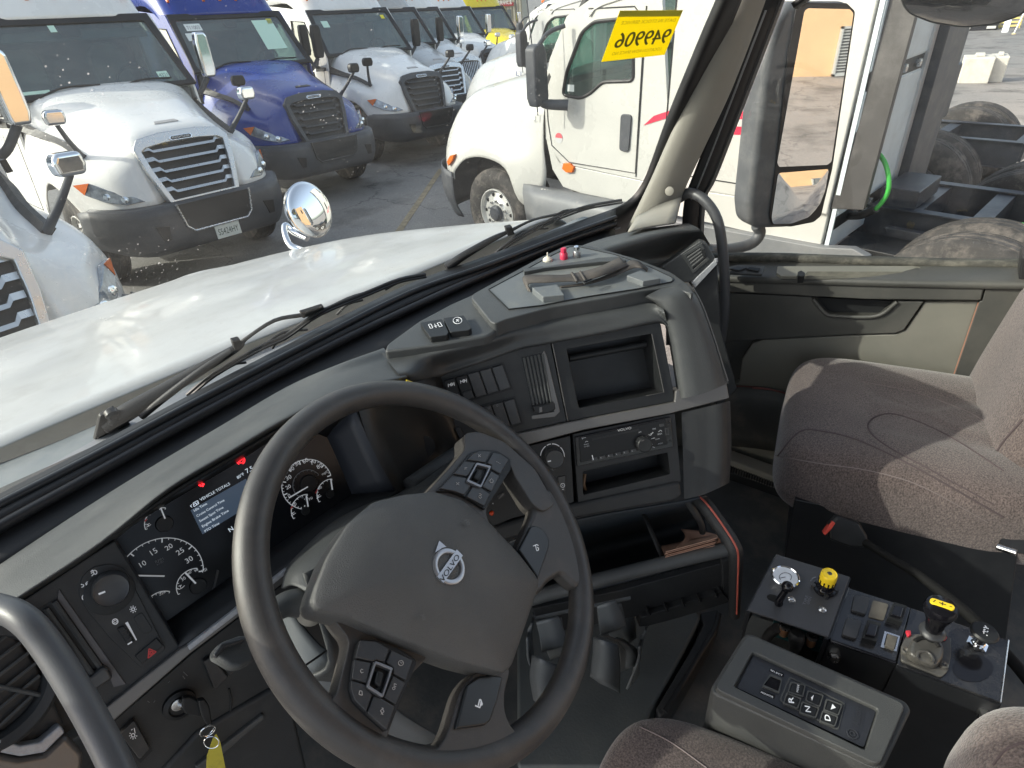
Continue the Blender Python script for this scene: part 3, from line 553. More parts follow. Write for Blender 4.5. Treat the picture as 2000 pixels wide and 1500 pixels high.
# two big buttons on the low platform
for q, sy in (([(300, 575), (408, 556), (440, 620), (432, 636), (350, 646)], 0), ([(414, 552), (515, 538), (553, 600), (540, 612), (448, 622)], 1)):
    b = plate('pod_button', FT, z5(q), -.012, -.002, DARK, dash, bev=.002, seg=3, rnd=.003)
icon('pod_button_symbol', FT, [z5([(342, 585), (352, 604), (364, 601), (354, 582), (342, 585)]), z5([(385, 578), (396, 596), (410, 592), (398, 574), (385, 578)]), z5([(372, 582), (380, 600)]), z5([(368, 594), (386, 590)])], -.0014, WMARK, dash, wd=.0008)
icon('pod_button_symbol', FT, [circ_px(z5([(484, 565)])[0], 8.5, 20, e=.75), z5([(478, 560), (490, 570)]), z5([(488, 557), (478, 572)]), z5([(480, 566), (492, 562)])], -.0014, WMARK, dash, wd=.0007)
# tray inset, walls and blocks
z7 = lambda pts: zz(980, 440, .23, pts)
tray = z7([(-110, 545), (180, 390), (380, 280), (570, 185), (640, 180), (960, 250), (1250, 350), (1440, 440), (1455, 460), (1440, 480), (1150, 540), (700, 610), (340, 680), (60, 712)])
plate('tray_floor', FT, tray, 0, .0012, mat('tray_grey', (.115, .125, .130), .5, var=.12, vscale=14, bump=.4, bscale=900, dirt=(.26, .25, .2), dscale=9, damt=.5), dash, rnd=.004, bev=.0006)
tube('tray_groove', [FT.hit(*p, .0012) for p in tray+[tray[0]]], .0011, DARK, dash, k=1, res=6)
plate('tray_wall', FT, z7([(185, 365), (350, 345), (360, 350), (770, 285), (810, 275), (1010, 262), (1060, 300), (830, 310), (360, 362), (190, 395)]), 0, .008, DASH, dash, bev=.001)
plate('tray_block', FT, z7([(255, 528), (470, 500), (530, 590), (350, 608)]), 0, .012, MATS['tray_grey'], dash, bev=.0012)
plate('tray_block', FT, z7([(1060, 425), (1180, 380), (1350, 450), (1200, 475)]), 0, .011, MATS['tray_grey'], dash, bev=.0012)
for q, mm in (([(390, 300), .007, 'ivory_fitting', (.62, .58, .48)]), 0), (([(525, 285), .0075, 'red_fitting', (.55, .03, .08)]), 1), (([(632, 270), .0075, 'steel_fitting', (.3, .3, .3)]), 2):
    (px, rr, nm, cc) = q; ab = FT.ab(*z7([px])[0], .001); ab = (ab[0]+.008*mm/10, ab[1])
    t_ = thing(['ivory_nozzle', 'red_air_fitting', 'steel_air_fitting'][mm], ['small ivory nozzle at the back of the dash tray, leftmost of three fittings', 'red knurled cap between the ivory nozzle and the black steel fitting on the dash tray', 'black and steel threaded fitting, rightmost of three on the dash tray'][mm], 'fitting', FT.w(*ab, .001), group=None)
    M = mat(nm, cc, .35, metal=.8 if mm == 2 else 0)
    if mm == 0: lathe('nozzle_base', FT, *ab, [(.009, .001), (.009, .004), (.006, .007), (.002, .009)], M, t_, res=16); lathe('nozzle_tip', FT, *ab, [(.0015, .009), (.001, .017)], M, t_, res=8)
    else:
        lathe('fitting_body', FT, *ab, [(rr, .001), (rr, .011), (rr*.8, .013)], M, t_, res=12); lathe('fitting_cap', FT, *ab, [(rr*.72, .013), (rr*.72, .021), (rr*.5, .022)], M if mm == 1 else CHROME, t_, res=8, smooth=False)
# webbing strap
strap = thing('webbing_strap', 'black ribbed nylon strap with a plastic buckle lying across the dash tray', 'strap', FT.hit(*z7([(600, 420)])[0], .01))
STR = mat('webbing', (.055, .048, .043), .7, bump=.6, bscale=200, dirt=(.14, .12, .10), dscale=20, damt=.4)
def ribbon(name, L, R, m, parent, k=8, th=.0015):
    L = smooth_line(L, k); R = smooth_line(R, k); V = []; n = len(L)
    rows = [L, [(a+b)/2 for a, b in zip(L, R)], R]
    return patch(name, rows, m, parent, lin=True, thick=th)
def zt(p, h): return FT.hit(*z7([p])[0], h)
ribbon('strap_band', [zt((220, 555), .001), zt((185, 440), .012), zt((330, 425), .017), zt((520, 425), .016), zt((650, 405), .016), zt((830, 355), .02), zt((1000, 275), .014)],
       [zt((255, 570), .001), zt((232, 500), .010), zt((370, 490), .012), zt((560, 480), .012), (zt((700, 475), .013)), zt((870, 425), .017), zt((1075, 345), .012)], STR, strap)
ribbon('strap_band', [zt((490, 520), .004), zt((700, 488), .005), zt((900, 420), .008), zt((1060, 320), .012), zt((1150, 305), .014), zt((1240, 370), .005)],
       [zt((500, 535), .002), zt((710, 508), .002), zt((920, 450), .005), zt((1110, 370), .010), zt((1190, 370), .010), zt((1230, 395), .002)], STR, strap)
for x, y in ((595, 430), (665, 420)):
    tube('strap_fold', [zt((x, y-25), .018), zt((x+45, y+50), .0155)], .0022, STR, strap, k=1)
tube('buckle', [zt(p, .018) for p in [(690, 485), (760, 458), (775, 470), (705, 498), (690, 485)]], .0018, DARK, strap, k=1)
# climate knob and small switches
kc = FS.ab(*z8([(398, 560)])[0], .002)
tk = lathe('temperature_knob', FS, FS.ab(*z8([(420, 585)])[0], .016)[0], FS.ab(*z8([(420, 585)])[0], .016)[1], [(.0165, 0), (.0160, .014), (.0145, .0165), (.006, .016)], BTN, dash, res=36)
icon('temperature_scale', FS, [circ_px(z8([(395, 560)])[0], 23.2, 6, a, b, e=1.08) for a, b in ((-175, -125), (-118, -98), (-92, -55), (-48, 0))], .0012, WMARK, dash, wd=.0011)
plate('knob_mark', FS, z8([(348, 603), (380, 596), (382, 606), (350, 612)]), .0160, .0168, WMARK, tk)
icon('fan_symbol', FS, [z8([(385, 680), (400, 695), (425, 680)]), z8([(395, 672), (400, 700)])], .0006, MATS['faint_print'], dash, wd=.0006)
plate('small_switch', FS, z8([(450, 760), (520, 745), (522, 895), (462, 905)]), 0, .0025, BTN, dash, bev=.0006)
icon('recirculate_symbol', FS, [circ_px(z8([(495, 840)])[0], 4.0, 10), z8([(490, 835), (500, 845)]), z8([(488, 880), (508, 876)])], .0029, WMARK, dash, wd=.0006)
acs = plate('ac_switch', FS, z9([(1022, 580), (1095, 562), (1108, 745), (1040, 760)]), 0, .0025, DARK, dash, bev=.0006)
text('ac_print', FS, 'AC', z9([(1048, 668)])[0], z9([(1096, 655)])[0], WMARK, acs, h=.0029)
text('on_print', FS, 'ON', z9([(1060, 700)])[0], z9([(1090, 692)])[0], MATS['dim_print'], acs, h=.0029)
icon('defrost_symbol', FS, [z9([(1180, 690), (1200, 686)]), z9([(1185, 700), (1203, 696)])], .0006, WMARK, dash)
plate('small_switch', FS, z9([(855, 640), (925, 600), (935, 640), (870, 680)]), 0, .002, BTN, dash, bev=.0005)
plate('fan_slider_mark', FS, z9([(868, 668), (912, 615), (922, 632), (874, 674)]), .002, .0026, TRIM, dash)
icon('slider_dots', FS, [z9([(930, 490), (934, 498)]), z9([(812, 712), (816, 722)])], .0006, WMARK, dash)
lathe('red_lamp', FS, *FS.ab(*z9([(802, 812)])[0], .001), [(.0042, 0), (.0036, .003), (.001, .004)], mat('orange_red_lens', (.5, .05, .01), .25), dash, res=14)
# radio
rad = thing('radio', 'black radio with a ribbed knob and six small buttons, above the storage pocket', 'radio', FS.hit(1215, 880))
plate('radio_body', FS, z8([(618, 372), (1552, 172), (1575, 465), (636, 657)]), -.02, .007, PIANO, rad, bev=.001)
plate('radio_face', FS, z8([(655, 378), (1500, 196), (1512, 440), (672, 615)]), .007, .0085, mat('radio_face', (.006, .006, .007), .35, spec=.3), rad, bev=.0005)
plate('disc_slot', FS, z8([(780, 385), (1240, 288), (1242, 304), (784, 402)]), .0085, .0088, DARK, rad)
text('radio_print', FS, 'VOLVO', z8([(1032, 316)])[0], z8([(1166, 288)])[0], mat('silver_print', (.55, .55, .56), .35), rad, h=.0092, hp=.009, hgt=.0042)
rb = lathe('radio_knob', FS, *FS.ab(*z8([(1290, 440)])[0], .016), [(.0130, .0085), (.0125, .020), (.0110, .0215), (.003, .021)], DARK, rad, res=32)
kcx = FS.ab(*z8([(1290, 440)])[0], .016)
for i in range(12):
    a = i*math.pi/6; tube('knob_rib', [FS.w(kcx[0]+.0128*math.cos(a), kcx[1]+.0128*math.sin(a), .010), FS.w(kcx[0]+.0118*math.cos(a), kcx[1]+.0118*math.sin(a), .020)], .0009, BTN, rb, k=1, res=6)
plate('knob_mark', FS, z8([(1262, 405), (1290, 395), (1292, 402), (1264, 412)]), .0212, .0216, TRIM, rb)
for i in range(6):
    x = 778+i*76; y = 590-i*16.5
    b = plate('preset_button', FS, z8([(x, y-15), (x+55, y-27), (x+58, y+3), (x+4, y+14)]), .0085, .0098, BTN, rad, bev=.0003)
    text('preset_print', FS, str(i+1), z8([(x+12, y+2)])[0], z8([(x+19, y)])[0], WMARK, b, h=.0101, hp=.0098)
for s, a, b in (('Phone', (705, 448), (748, 438)), ('CD SRC', (705, 468), (756, 457)), ('SCAN', (1402, 396), (1440, 388)), ('AUDIO', (1425, 440), (1472, 430)), ('SEEK', (1420, 350), (1468, 340)), ('FM', (1375, 300), (1402, 294)), ('AM', (1236, 330), (1262, 322))):
    text('radio_print', FS, s, z8([a])[0], z8([b])[0], mat('radio_print', (.42, .43, .45), .5), rad, h=.0089, hp=.0085)
icon('radio_symbols', FS, [z8([(682, 372), (690, 390)]), z8([(684, 380), (722, 372)]), z8([(715, 420), (725, 408), (742, 412)]), z8([(1335, 345), (1355, 352), (1375, 320)]), z8([(1350, 340), (1382, 325)]), z8([(1430, 318), (1450, 300), (1465, 312)]), z8([(1360, 385), (1395, 376)]), z8([(1372, 462), (1395, 472)]), z8([(1360, 430), (1372, 440)])], .0089, MATS['radio_print'], rad, wd=.0008)
plate('eject_button', FS, z8([(1440, 245), (1485, 237), (1488, 262), (1444, 270)]), .0085, .0095, BTN, rad, bev=.0003)
plate('usb_port', FS, z8([(1492, 282), (1528, 275), (1535, 345), (1500, 352)]), .0085, .0092, BTN, rad, bev=.0003)
plate('usb_slot', FS, z8([(1500, 292), (1520, 288), (1526, 332), (1507, 336)]), .0092, .0094, DARK, rad)
icon('radio_screws', FS, [circ_px(z8([c])[0], 1.6, 8) for c in ((678, 607), (1515, 422), (1553, 408), (1536, 230))], .0089, DARK, rad, wd=.0008)
# ================================================================== lower bin with lip, napkins, cup holders
bin_ = thing('storage_bin', 'open dark storage bin under the radio with a divider and a red piped arm', 'storage bin', FV.hit(1230, 1120, .05))
zA = lambda pts: zz(900, 950, .3667, pts)
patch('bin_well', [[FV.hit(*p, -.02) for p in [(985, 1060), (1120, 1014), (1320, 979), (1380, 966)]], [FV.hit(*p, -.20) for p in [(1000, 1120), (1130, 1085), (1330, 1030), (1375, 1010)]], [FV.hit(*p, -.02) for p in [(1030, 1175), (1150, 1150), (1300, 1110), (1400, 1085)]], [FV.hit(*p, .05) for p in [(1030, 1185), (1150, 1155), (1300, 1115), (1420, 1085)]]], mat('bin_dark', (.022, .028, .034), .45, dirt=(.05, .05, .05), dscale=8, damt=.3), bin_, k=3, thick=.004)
tube('bin_lip', [FV.hit(*p, .055) for p in [(960, 1195), (1040, 1168), (1160, 1135), (1300, 1100), (1425, 1071)]], .0125, DASH, bin_, res=16)
patch('bin_divider', [[FV.hit(*p, -.06) for p in [(1248, 992), (1256, 1000)]], [FV.hit(*p, .03) for p in [(1288, 1088), (1297, 1092)]]], DASH2, bin_, lin=True, thick=.004)
plate('bin_front_panel', FV, [(1040, 1190), (1218, 1152), (1412, 1100), (1415, 1158), (1330, 1180), (1240, 1205), (1060, 1240)], .035, .048, DASH2, bin_, bev=.002)
plate('bin_bracket', FV, zA([(960, 700), (1100, 655), (1390, 560), (1430, 605), (1420, 622), (1170, 700), (1000, 745), (950, 750)]), .04, .06, DASH2, bin_, bev=.002)
for x, y in ((992, 660), (1086, 640), (1175, 615), (1260, 590), (1348, 565)):
    V = [FV.hit(*zA([p])[0], h) for p, h in (((x-5, y-22), .048), ((x-8, y+30), .048), ((x+16, y+28), .075))]
    V += [v+FV.u*.003 for v in V]; mk('bracket_rib', V, [(0, 1, 2), (3, 5, 4), (0, 3, 4, 1), (1, 4, 5, 2), (2, 5, 3, 0)], DASH2, bin_, smooth=False)
arm = [((1352, 962), -.05), ((1378, 988), -.01), ((1412, 1035), .03), ((1432, 1068), .06), ((1437, 1090), .064), ((1436, 1140), .062), ((1434, 1200), .060)]
tube('bin_arm', [FV.hit(*p, h) for p, h in arm], [.013, .014, .014, .014, .013, .012, .011], DASH2, bin_, res=16)
tube('red_piping', [FV.hit(x+5, y-1, h+.013) for (x, y), h in arm], .0018, mat('red_piping', (.45, .10, .07), .5), bin_)
tube('inner_brace', [FV.hit(*p, -.03) for p in [(1340, 974), (1368, 1020), (1372, 1040)]], .006, DASH, bin_)
plate('arm_gusset', FV, zA([(1392, 400), (1440, 385), (1445, 620), (1400, 600)]), .045, .056, DASH2, bin_, bev=.002)
nap = thing('napkin_stack', 'stack of folded brown paper napkins lying in the right side of the storage bin', 'napkins', FV.hit(1350, 1075, .02))
NAP = mat('brown_paper', (.40, .24, .17), .8, var=.1, vscale=40, bump=.4, bscale=150)
NP = [(1292, 1072), (1318, 1072), (1335, 1058), (1328, 1034), (1380, 1040), (1418, 1050), (1395, 1062), (1350, 1075), (1300, 1087)]
FN = Fr(FV.hit(1350, 1070, .02), (-.25, -.35, .9), (1, 0, 0))
for i in range(5):
    dx_, dy_ = random.uniform(-2, 2), (4-i)*1.8
    rows = []
    for t_ in (0, .25, .5, .75, 1):
        L_ = lerp2((1291, 1074), (1418, 1047), t_); N_ = lerp2((1300, 1090), (1396, 1064), t_)
        wob = [0, .002, -.001, .003, .001][int(t_*4)]
        F_ = lerp2((1322, 1070), (1400, 1044), t_)
        rows.append([FV.hit(L_[0]+dx_, L_[1]+dy_-2, -.02+.012*i*0), FV.hit(*lerp2(L_, N_, .5), .015+wob), FV.hit(N_[0]+dx_, N_[1]+dy_-6, .052)])
    rows = [[v+Vector((0, 0, .0022*i)) for v in r] for r in rows]
    patch('napkin', rows, NAP, nap, k=3, thick=.0012)
patch('napkin_flap', [[FV.hit(*p, -.06) for p in [(1330, 1034), (1350, 1036), (1380, 1040), (1416, 1050)]], [FV.hit(*p, -.02) for p in [(1338, 1050), (1352, 1056), (1382, 1054), (1412, 1056)]], [FV.hit(*p, .02) for p in [(1318, 1072), (1345, 1072), (1380, 1066), (1404, 1062)]]], NAP, nap, k=4, thick=.0012)
def cup(name, lbl, P, parent):
    pass
cupm = mat('cup_plastic', (.11, .12, .125), .45, bump=.3, bscale=900, dirt=(.12, .11, .1), dscale=8, damt=.25)
ch = thing('cup_holder', 'double grey folding cup holder hanging under the storage bin', 'cup holder', FV.hit(1200, 1260, .1))
def shell(nm, pts, h0, h1, bulge=.01):
    """curved wall: rows of pixel pairs (left, right) from top to bottom"""
    rows = [[FV.hit(*a, h0), FV.hit(*lerp2(a, b, .33), (h0+h1)/2+bulge), FV.hit(*lerp2(a, b, .67), (h0+h1)/2+bulge), FV.hit(*b, h1)] for a, b in pts]
    patch(nm, rows, cupm, ch, k=5, thick=.004)
shell('cup_tongue', [((1165, 1182), (1198, 1171)), ((1168, 1210), (1212, 1198)), ((1172, 1238), (1221, 1222))], .10, .09, .006)
shell('cup_back_wall', [((1165, 1180), (1232, 1174)), ((1185, 1230), (1238, 1215)), ((1212, 1262), (1240, 1245))], .04, .03)
shell('cup_front_wall', [((1163, 1243), (1203, 1258)), ((1160, 1280), (1208, 1300)), ((1155, 1320), (1207, 1352))], .12, .125, .02)
shell('cup_side_wall', [((1246, 1262), (1264, 1216)), ((1244, 1290), (1252, 1258)), ((1222, 1345), (1245, 1320))], .10, .04, .0)
shell('cup_floor', [((1170, 1240), (1215, 1250)), ((1205, 1258), (1245, 1275)), ((1208, 1310), (1240, 1298))], .09, .06, .01)
shell('cup_tongue', [((1047, 1213), (1087, 1203)), ((1053, 1240), (1098, 1228)), ((1057, 1270), (1104, 1258))], .10, .09, .006)
shell('cup_back_wall', [((1050, 1210), (1115, 1200)), ((1060, 1250), (1118, 1240)), ((1075, 1285), (1120, 1270))], .04, .03)
shell('cup_front_wall', [((1043, 1278), (1086, 1298)), ((1038, 1320), (1082, 1340)), ((1045, 1365), (1080, 1395))], .12, .125, .02)
shell('cup_side_wall', [((1027, 1245), (1040, 1205)), ((1030, 1290), (1036, 1240)), ((1042, 1310), (1040, 1280))], .09, .05, .0)
tube('cup_hinge', [FV.hit(1040, 1205, .045), FV.hit(1230, 1165, .045)], .006, cupm, ch, k=1)
# ================================================================== steering column
colm = thing('steering_column', 'grey steering column shroud with two stalks behind the wheel', 'steering column', FW.w(0, 0, -.12))
patch('upper_shroud', [[FW.hit(*p, -.13) for p in [(556, 1150), (564, 1115), (590, 1082), (650, 1026), (712, 992), (790, 958), (860, 905), (915, 868)]],
                       [FW.hit(*p, -.085) for p in [(575, 1145), (584, 1120), (610, 1090), (664, 1042), (730, 1002), (800, 972), (870, 925), (925, 885)]],
                       [FW.hit(*p, -.06) for p in [(610, 1165), (640, 1120), (665, 1090), (720, 1045), (760, 1020), (830, 1000), (900, 960), (950, 920)]]], DASH, colm, k=5, thick=.004)
patch('shroud_front', [[FW.hit(*p, -.05) for p in [(590, 1120), (640, 1100), (700, 1090)]], [FW.hit(*p, -.06) for p in [(610, 1180), (650, 1180), (720, 1180)]], [FW.hit(*p, -.08) for p in [(640, 1290), (690, 1270), (760, 1250)]], [FW.hit(*p, -.11) for p in [(600, 1320), (680, 1330), (800, 1340)]]], DASH, colm, k=4, thick=.004)
patch('lower_shroud', [[FW.hit(*p, -.10) for p in [(556, 1170), (600, 1230), (650, 1275), (740, 1290)]], [FW.hit(*p, -.13) for p in [(560, 1230), (590, 1310), (640, 1360), (760, 1370)]], [FW.hit(*p, -.2) for p in [(590, 1330), (640, 1420), (740, 1470), (860, 1440)]]], cupm, colm, k=4, thick=.004)
tube('stalk_boot', [FW.hit(*p, -.085) for p in [(612, 1182), (590, 1178), (560, 1180), (535, 1195), (515, 1215)]], [.016, .016, .014, .012, .010], DASH, colm, res=14)
tube('shroud_seam', [FW.hit(*p, -.075) for p in [(588, 1305), (625, 1280), (656, 1256)]], .0012, DARK, colm)
lathe('stalk_socket', FW, *FW.ab(618, 1185, -.07), [(.016, -.09), (.016, -.06), (.012, -.055)], BEIGE, colm, res=20)
lev = [(478, 1285, -.075), (462, 1262, -.08), (445, 1268, -.085), (420, 1280, -.09)]
plate('stalk_lever', FW, [(414, 1276), (430, 1254), (470, 1240), (500, 1240), (500, 1290), (468, 1306), (450, 1302), (420, 1284)], -.09, -.07, DASH, colm, bev=.005, seg=3)
plate('stalk_lever_tip', FW, [(416, 1280), (432, 1256), (475, 1246), (480, 1252), (440, 1264), (424, 1286)], -.07, -.064, BTN, colm, bev=.002)
tube('right_stalk', [FW.hit(*p, -.11) for p in [(1000, 890), (930, 870), (880, 895), (800, 950)]], [.006, .011, .013, .013], DASH, colm, res=14)
yp = plate('yellow_tab', FS, [(792, 743), (812, 750), (834, 764), (802, 768)], .10, .112, YEL, colm, bev=.001)
# steering wheel
whl = thing('steering_wheel', 'dark grey four-spoke steering wheel with a silver round emblem on its hub', 'steering wheel', FW.o)
ring_ = []
c0w = (0, 0)
V, F = tube_geo([FW.w(.2155*math.cos(2*math.pi*i/120), .2155*math.sin(2*math.pi*i/120), 0) for i in range(120)], .0168, 20, closed=True, up=FW.n)
mk('rim', V, F, WHEELM, whl)
z3 = lambda pts: zz(500, 900, .4, pts)
zB = lambda pts: zz(640, 1150, .2, pts)
plate('spoke', FW, [(790, 1000), (835, 960), (880, 912), (910, 876), (906, 846), (935, 842), (985, 862), (1045, 915), (1085, 985), (1062, 1000), (1040, 985), (1003, 925), (996, 905), (948, 1000), (960, 1030), (900, 1060)], -.012, .016, WHEELM, whl, bev=.007, seg=4, rnd=.01)
plate('spoke', FW, [(1000, 1120), (1016, 1060), (1030, 1030), (1042, 1000), (1046, 965), (1075, 950), (1110, 1000), (1135, 1060), (1146, 1125), (1130, 1150), (1112, 1135), (1098, 1120), (1072, 1136), (1056, 1160), (1020, 1170)], -.012, .012, WHEELM, whl, bev=.007, seg=4, rnd=.01)
plate('spoke', FW, [(640, 1190), (700, 1215), (840, 1280), (800, 1320), (760, 1430), (752, 1455), (700, 1460), (640, 1420), (610, 1372), (640, 1374), (657, 1358), (672, 1300), (684, 1250), (660, 1222)], -.012, .012, WHEELM, whl, bev=.006, seg=4, rnd=.01)
plate('spoke', FW, [(740, 1425), (760, 1445), (804, 1468), (852, 1468), (876, 1430), (900, 1345), (930, 1310), (1000, 1300), (986, 1350), (986, 1392), (1002, 1425), (1030, 1440), (990, 1470), (900, 1505), (820, 1500), (740, 1475), (700, 1455)], -.012, .012, WHEELM, whl, bev=.007, seg=4, rnd=.012)
plate('spoke_back', FW, [(700, 1200), (900, 980), (1040, 1120), (980, 1320)], -.03, .0, DARK, whl, bev=.01)
hubp = [FW.ab(*p, .032) for p in [(611, 1174), (617, 1148), (640, 1088), (680, 1022), (730, 980), (788, 966), (848, 960), (905, 978), (956, 1020), (1016, 1084), (1051, 1130), (1052, 1146), (1000, 1300), (984, 1314), (900, 1292), (780, 1248), (690, 1208), (620, 1188)]]
hubp = rnd_poly(hubp, .006); hc = Vector((sum(p[0] for p in hubp)/len(hubp), sum(p[1] for p in hubp)/len(hubp))); V = []; F = []; nh = len(hubp)
prof_h = [(1.0, -.004), (1.005, .029), (.998, .0315), (.985, .0328), (.93, .0350), (.85, .0382), (.72, .0418), (.55, .0448), (.35, .0465), (.15, .0473)]
for s_, h_ in prof_h: V += [FW.w(*tuple(hc+(Vector(p)-hc)*s_), h_) for p in hubp]
V.append(FW.w(hc[0], hc[1], .0475))
for k_ in range(len(prof_h)-1): F += [(k_*nh+i, k_*nh+(i+1) % nh, (k_+1)*nh+(i+1) % nh, (k_+1)*nh+i) for i in range(nh)]
F += [((len(prof_h)-1)*nh+i, (len(prof_h)-1)*nh+(i+1) % nh, len(V)-1) for i in range(nh)]
hub = mk('hub_cover', V, F, HUBM, whl)
# slightly crowned skin on top of the hub
plate('hub_crown', FW, [(640, 1160), (665, 1090), (720, 1010), (800, 985), (880, 985), (950, 1040), (1020, 1120), (1030, 1150), (990, 1270), (960, 1285), (800, 1235), (680, 1190)], .0455, .0468, HUBM, whl, bev=.0012, seg=3, rnd=.02, hp=.046) if False else None
FB = Fr(FW.w(0, 0, .0468), FW.n, FW.u)
ec = FB.ab(876, 1107)
lathe('emblem_ring', FB, *ec, [(.0143, .0), (.0146, .0022), (.0172, .0030), (.0196, .0022), (.0200, .0)], SATINE, whl, res=40, cap=False)
e1 = FB.ab(857, 1134); e2 = FB.ab(895, 1081); 
V, F = barg(FB, e1, e2, .0095, .0005, .0034); mk('emblem_bar', V, F, SATINE, whl, smooth=False)
text('emblem_print', FB, 'VOLVO', FB.ab(862, 1140), FB.ab(895, 1090), DARK, whl, h=.0038, px=False, hgt=.0058)
V, F = prism([FB.hit(*p, .0005) for p in [(850, 1079), (858, 1056), (872, 1068), (864, 1070)]], [FB.hit(*p, .0028) for p in [(850, 1079), (858, 1056), (872, 1068), (864, 1070)]]); mk('emblem_arrow', V, F, SATINE, whl, smooth=False)
EMB = mat('embossed', (.10, .098, .094), .5)
text('airbag_print', Fr(FW.w(0, 0, .0395), FW.n-FW.v*.06+FW.u*.02, FW.u), 'AIRBAG', Fr(FW.w(0, 0, .0395), FW.n-FW.v*.06+FW.u*.02, FW.u).ab(1000, 1230), Fr(FW.w(0, 0, .0395), FW.n-FW.v*.06+FW.u*.02, FW.u).ab(1018, 1180), EMB, whl, h=.001, px=False, hgt=.0042)
hornp = lambda c, s, fr, h, m, nm='horn_symbol', wd=.0011: icon(nm, fr, [[(c[0]-5*s, c[1]-3*s), (c[0]+1*s, c[1]-5.5*s), (c[0]+4*s, c[1]-4*s)], [(c[0]-1*s, c[1]-4*s), (c[0]+1*s, c[1]+5*s)], [(c[0]+1.5*s, c[1]-1*s), (c[0]+4*s, c[1]), (c[0]+4*s, c[1]+4*s), (c[0]+1*s, c[1]+5*s)]], h, m, whl, wd=wd)
hornp((826, 1205), 1.0, FB, .0005, EMB); hornp((912, 1020), 1.0, FB, .0005, EMB)
plate('horn_button', FW, [(1014, 1074), (1037, 1029), (1044, 1026), (1056, 1030), (1068, 1042), (1074, 1056), (1072, 1072), (1060, 1105), (1050, 1135), (1048, 1124)], .010, .017, HORNB, whl, bev=.002, seg=3)
hornp((1047, 1070), 1.15, FW, .0175, WMARK)
plate('horn_button', FW, [(912, 1338), (935, 1322), (962, 1318), (983, 1322), (972, 1368), (958, 1408), (948, 1416), (890, 1424)], .008, .016, HORNB, whl, bev=.002, seg=3)
icon('horn_symbol', FW, [[(928, 1378), (938, 1382)], [(934, 1378), (937, 1366), (940, 1368), (938, 1380)], [(940, 1370), (942, 1376), (938, 1378)]], .0165, WMARK, whl, wd=.0013)
def pod(outline, btns, ringo, h0=.012):
    p = plate('button_pod', FW, outline, .0, h0+.008, DARK, whl, bev=.003, seg=3, rnd=.003)
    for b in btns:
        n = len(b); c = (sum(x for x, y in b)/n, sum(y for x, y in b)/n)
        b = [(c[0]+(x-c[0])*.97, c[1]+(y-c[1])*.97) for x, y in b]
        plate('wheel_button', FW, b, h0+.004, h0+.0105, BTN, p, bev=.0012, seg=3)
    c = (sum(x for x, y in ringo)/4, sum(y for x, y in ringo)/4)
    inn_ = [(c[0]+(x-c[0])*.80, c[1]+(y-c[1])*.80) for x, y in ringo]
    ring('selector_frame', FW, ringo, inn_, h0+.004, h0+.0135, mat('frame_satin', (.22, .22, .23), .35, metal=.6), p, bev=.0007, rnd=.002, rndi=.0015)
    plate('selector_well', FW, inn_, h0+.004, h0+.008, DARK, p)
    plate('selector_wheel', FW, [(c[0]+(x-c[0])*.36, c[1]+(y-c[1])*.48) for x, y in ringo], h0+.006, h0+.0145, DARK, p, bev=.002, seg=3)
    return p
pod(z9([(265, 597), (425, 430), (600, 215), (700, 190), (860, 200), (985, 285), (990, 380), (740, 775), (530, 645), (400, 600)]),
    [z9(q) for q in ([(562, 290), (620, 225), (695, 197), (802, 208), (745, 320), (670, 306)], [(428, 428), (540, 300), (650, 315), (580, 435), (560, 452)], [(290, 572), (415, 442), (553, 462), (602, 542), (540, 635), (440, 600)], [(818, 212), (900, 232), (975, 290), (890, 430), (800, 380), (800, 340), (756, 322)], [(885, 445), (803, 602), (705, 548), (797, 395)], [(790, 625), (735, 745), (552, 650), (612, 550), (700, 562)])],
    z9([(657, 315), (800, 350), (700, 562), (557, 498)]))
pod(zB([(310, 492), (500, 505), (700, 580), (862, 690), (870, 730), (590, 1395), (385, 1215), (265, 1090), (225, 960), (240, 850), (270, 650)]),
    [zB(q) for q in ([(312, 497), (480, 507), (608, 582), (560, 720), (480, 698), (440, 712), (270, 675)], [(262, 687), (428, 720), (385, 925), (236, 880)], [(232, 892), (380, 935), (400, 980), (440, 1030), (380, 1205), (262, 1080), (228, 970)], [(622, 592), (840, 692), (770, 900), (642, 830), (640, 765), (572, 722)], [(765, 917), (665, 1135), (547, 1060), (640, 842)], [(450, 1042), (520, 1062), (663, 1147), (580, 1385), (387, 1212)])],
    zB([(465, 700), (642, 770), (542, 1065), (383, 960)]))
icon('wheel_button_symbols', FW, [z9([(668, 240), (694, 262)]), z9([(694, 238), (670, 262)]), z9([(455, 512), (482, 535)]), z9([(484, 510), (456, 535)]), z9([(848, 308), (856, 312)]), z9([(864, 316), (870, 320)]), z9([(878, 324), (886, 328)]), z9([(780, 495), (800, 475), (816, 495), (810, 515), (790, 512), (780, 495)]), z9([(535, 370), (560, 365)]), z9([(532, 382), (555, 378)]), z9([(680, 620), (705, 630)]), z9([(676, 636), (702, 646)]), z9([(672, 650), (690, 668), (704, 655)])], .0231, mat('button_print', (.42, .40, .38), .5), whl, wd=.0006)
icon('wheel_button_symbols', FW, [zB([(318, 800), (330, 785), (345, 790)]), zB([(318, 800), (330, 822), (348, 815)]), zB([(305, 1030), (312, 995), (335, 1000), (338, 1040), (305, 1030)]), circ_px(zB([(715, 725)])[0], 5, 12), zB([(712, 712), (718, 728), (728, 722)]), zB([(672, 935), (650, 925), (648, 950), (668, 955)]), circ_px(zB([(645, 972)])[0], 2.6, 8), zB([(530, 1160), (550, 1200), (520, 1225)]), zB([(545, 1165), (515, 1190), (540, 1230)])], .0231, MATS['button_print'], whl, wd=.0006)
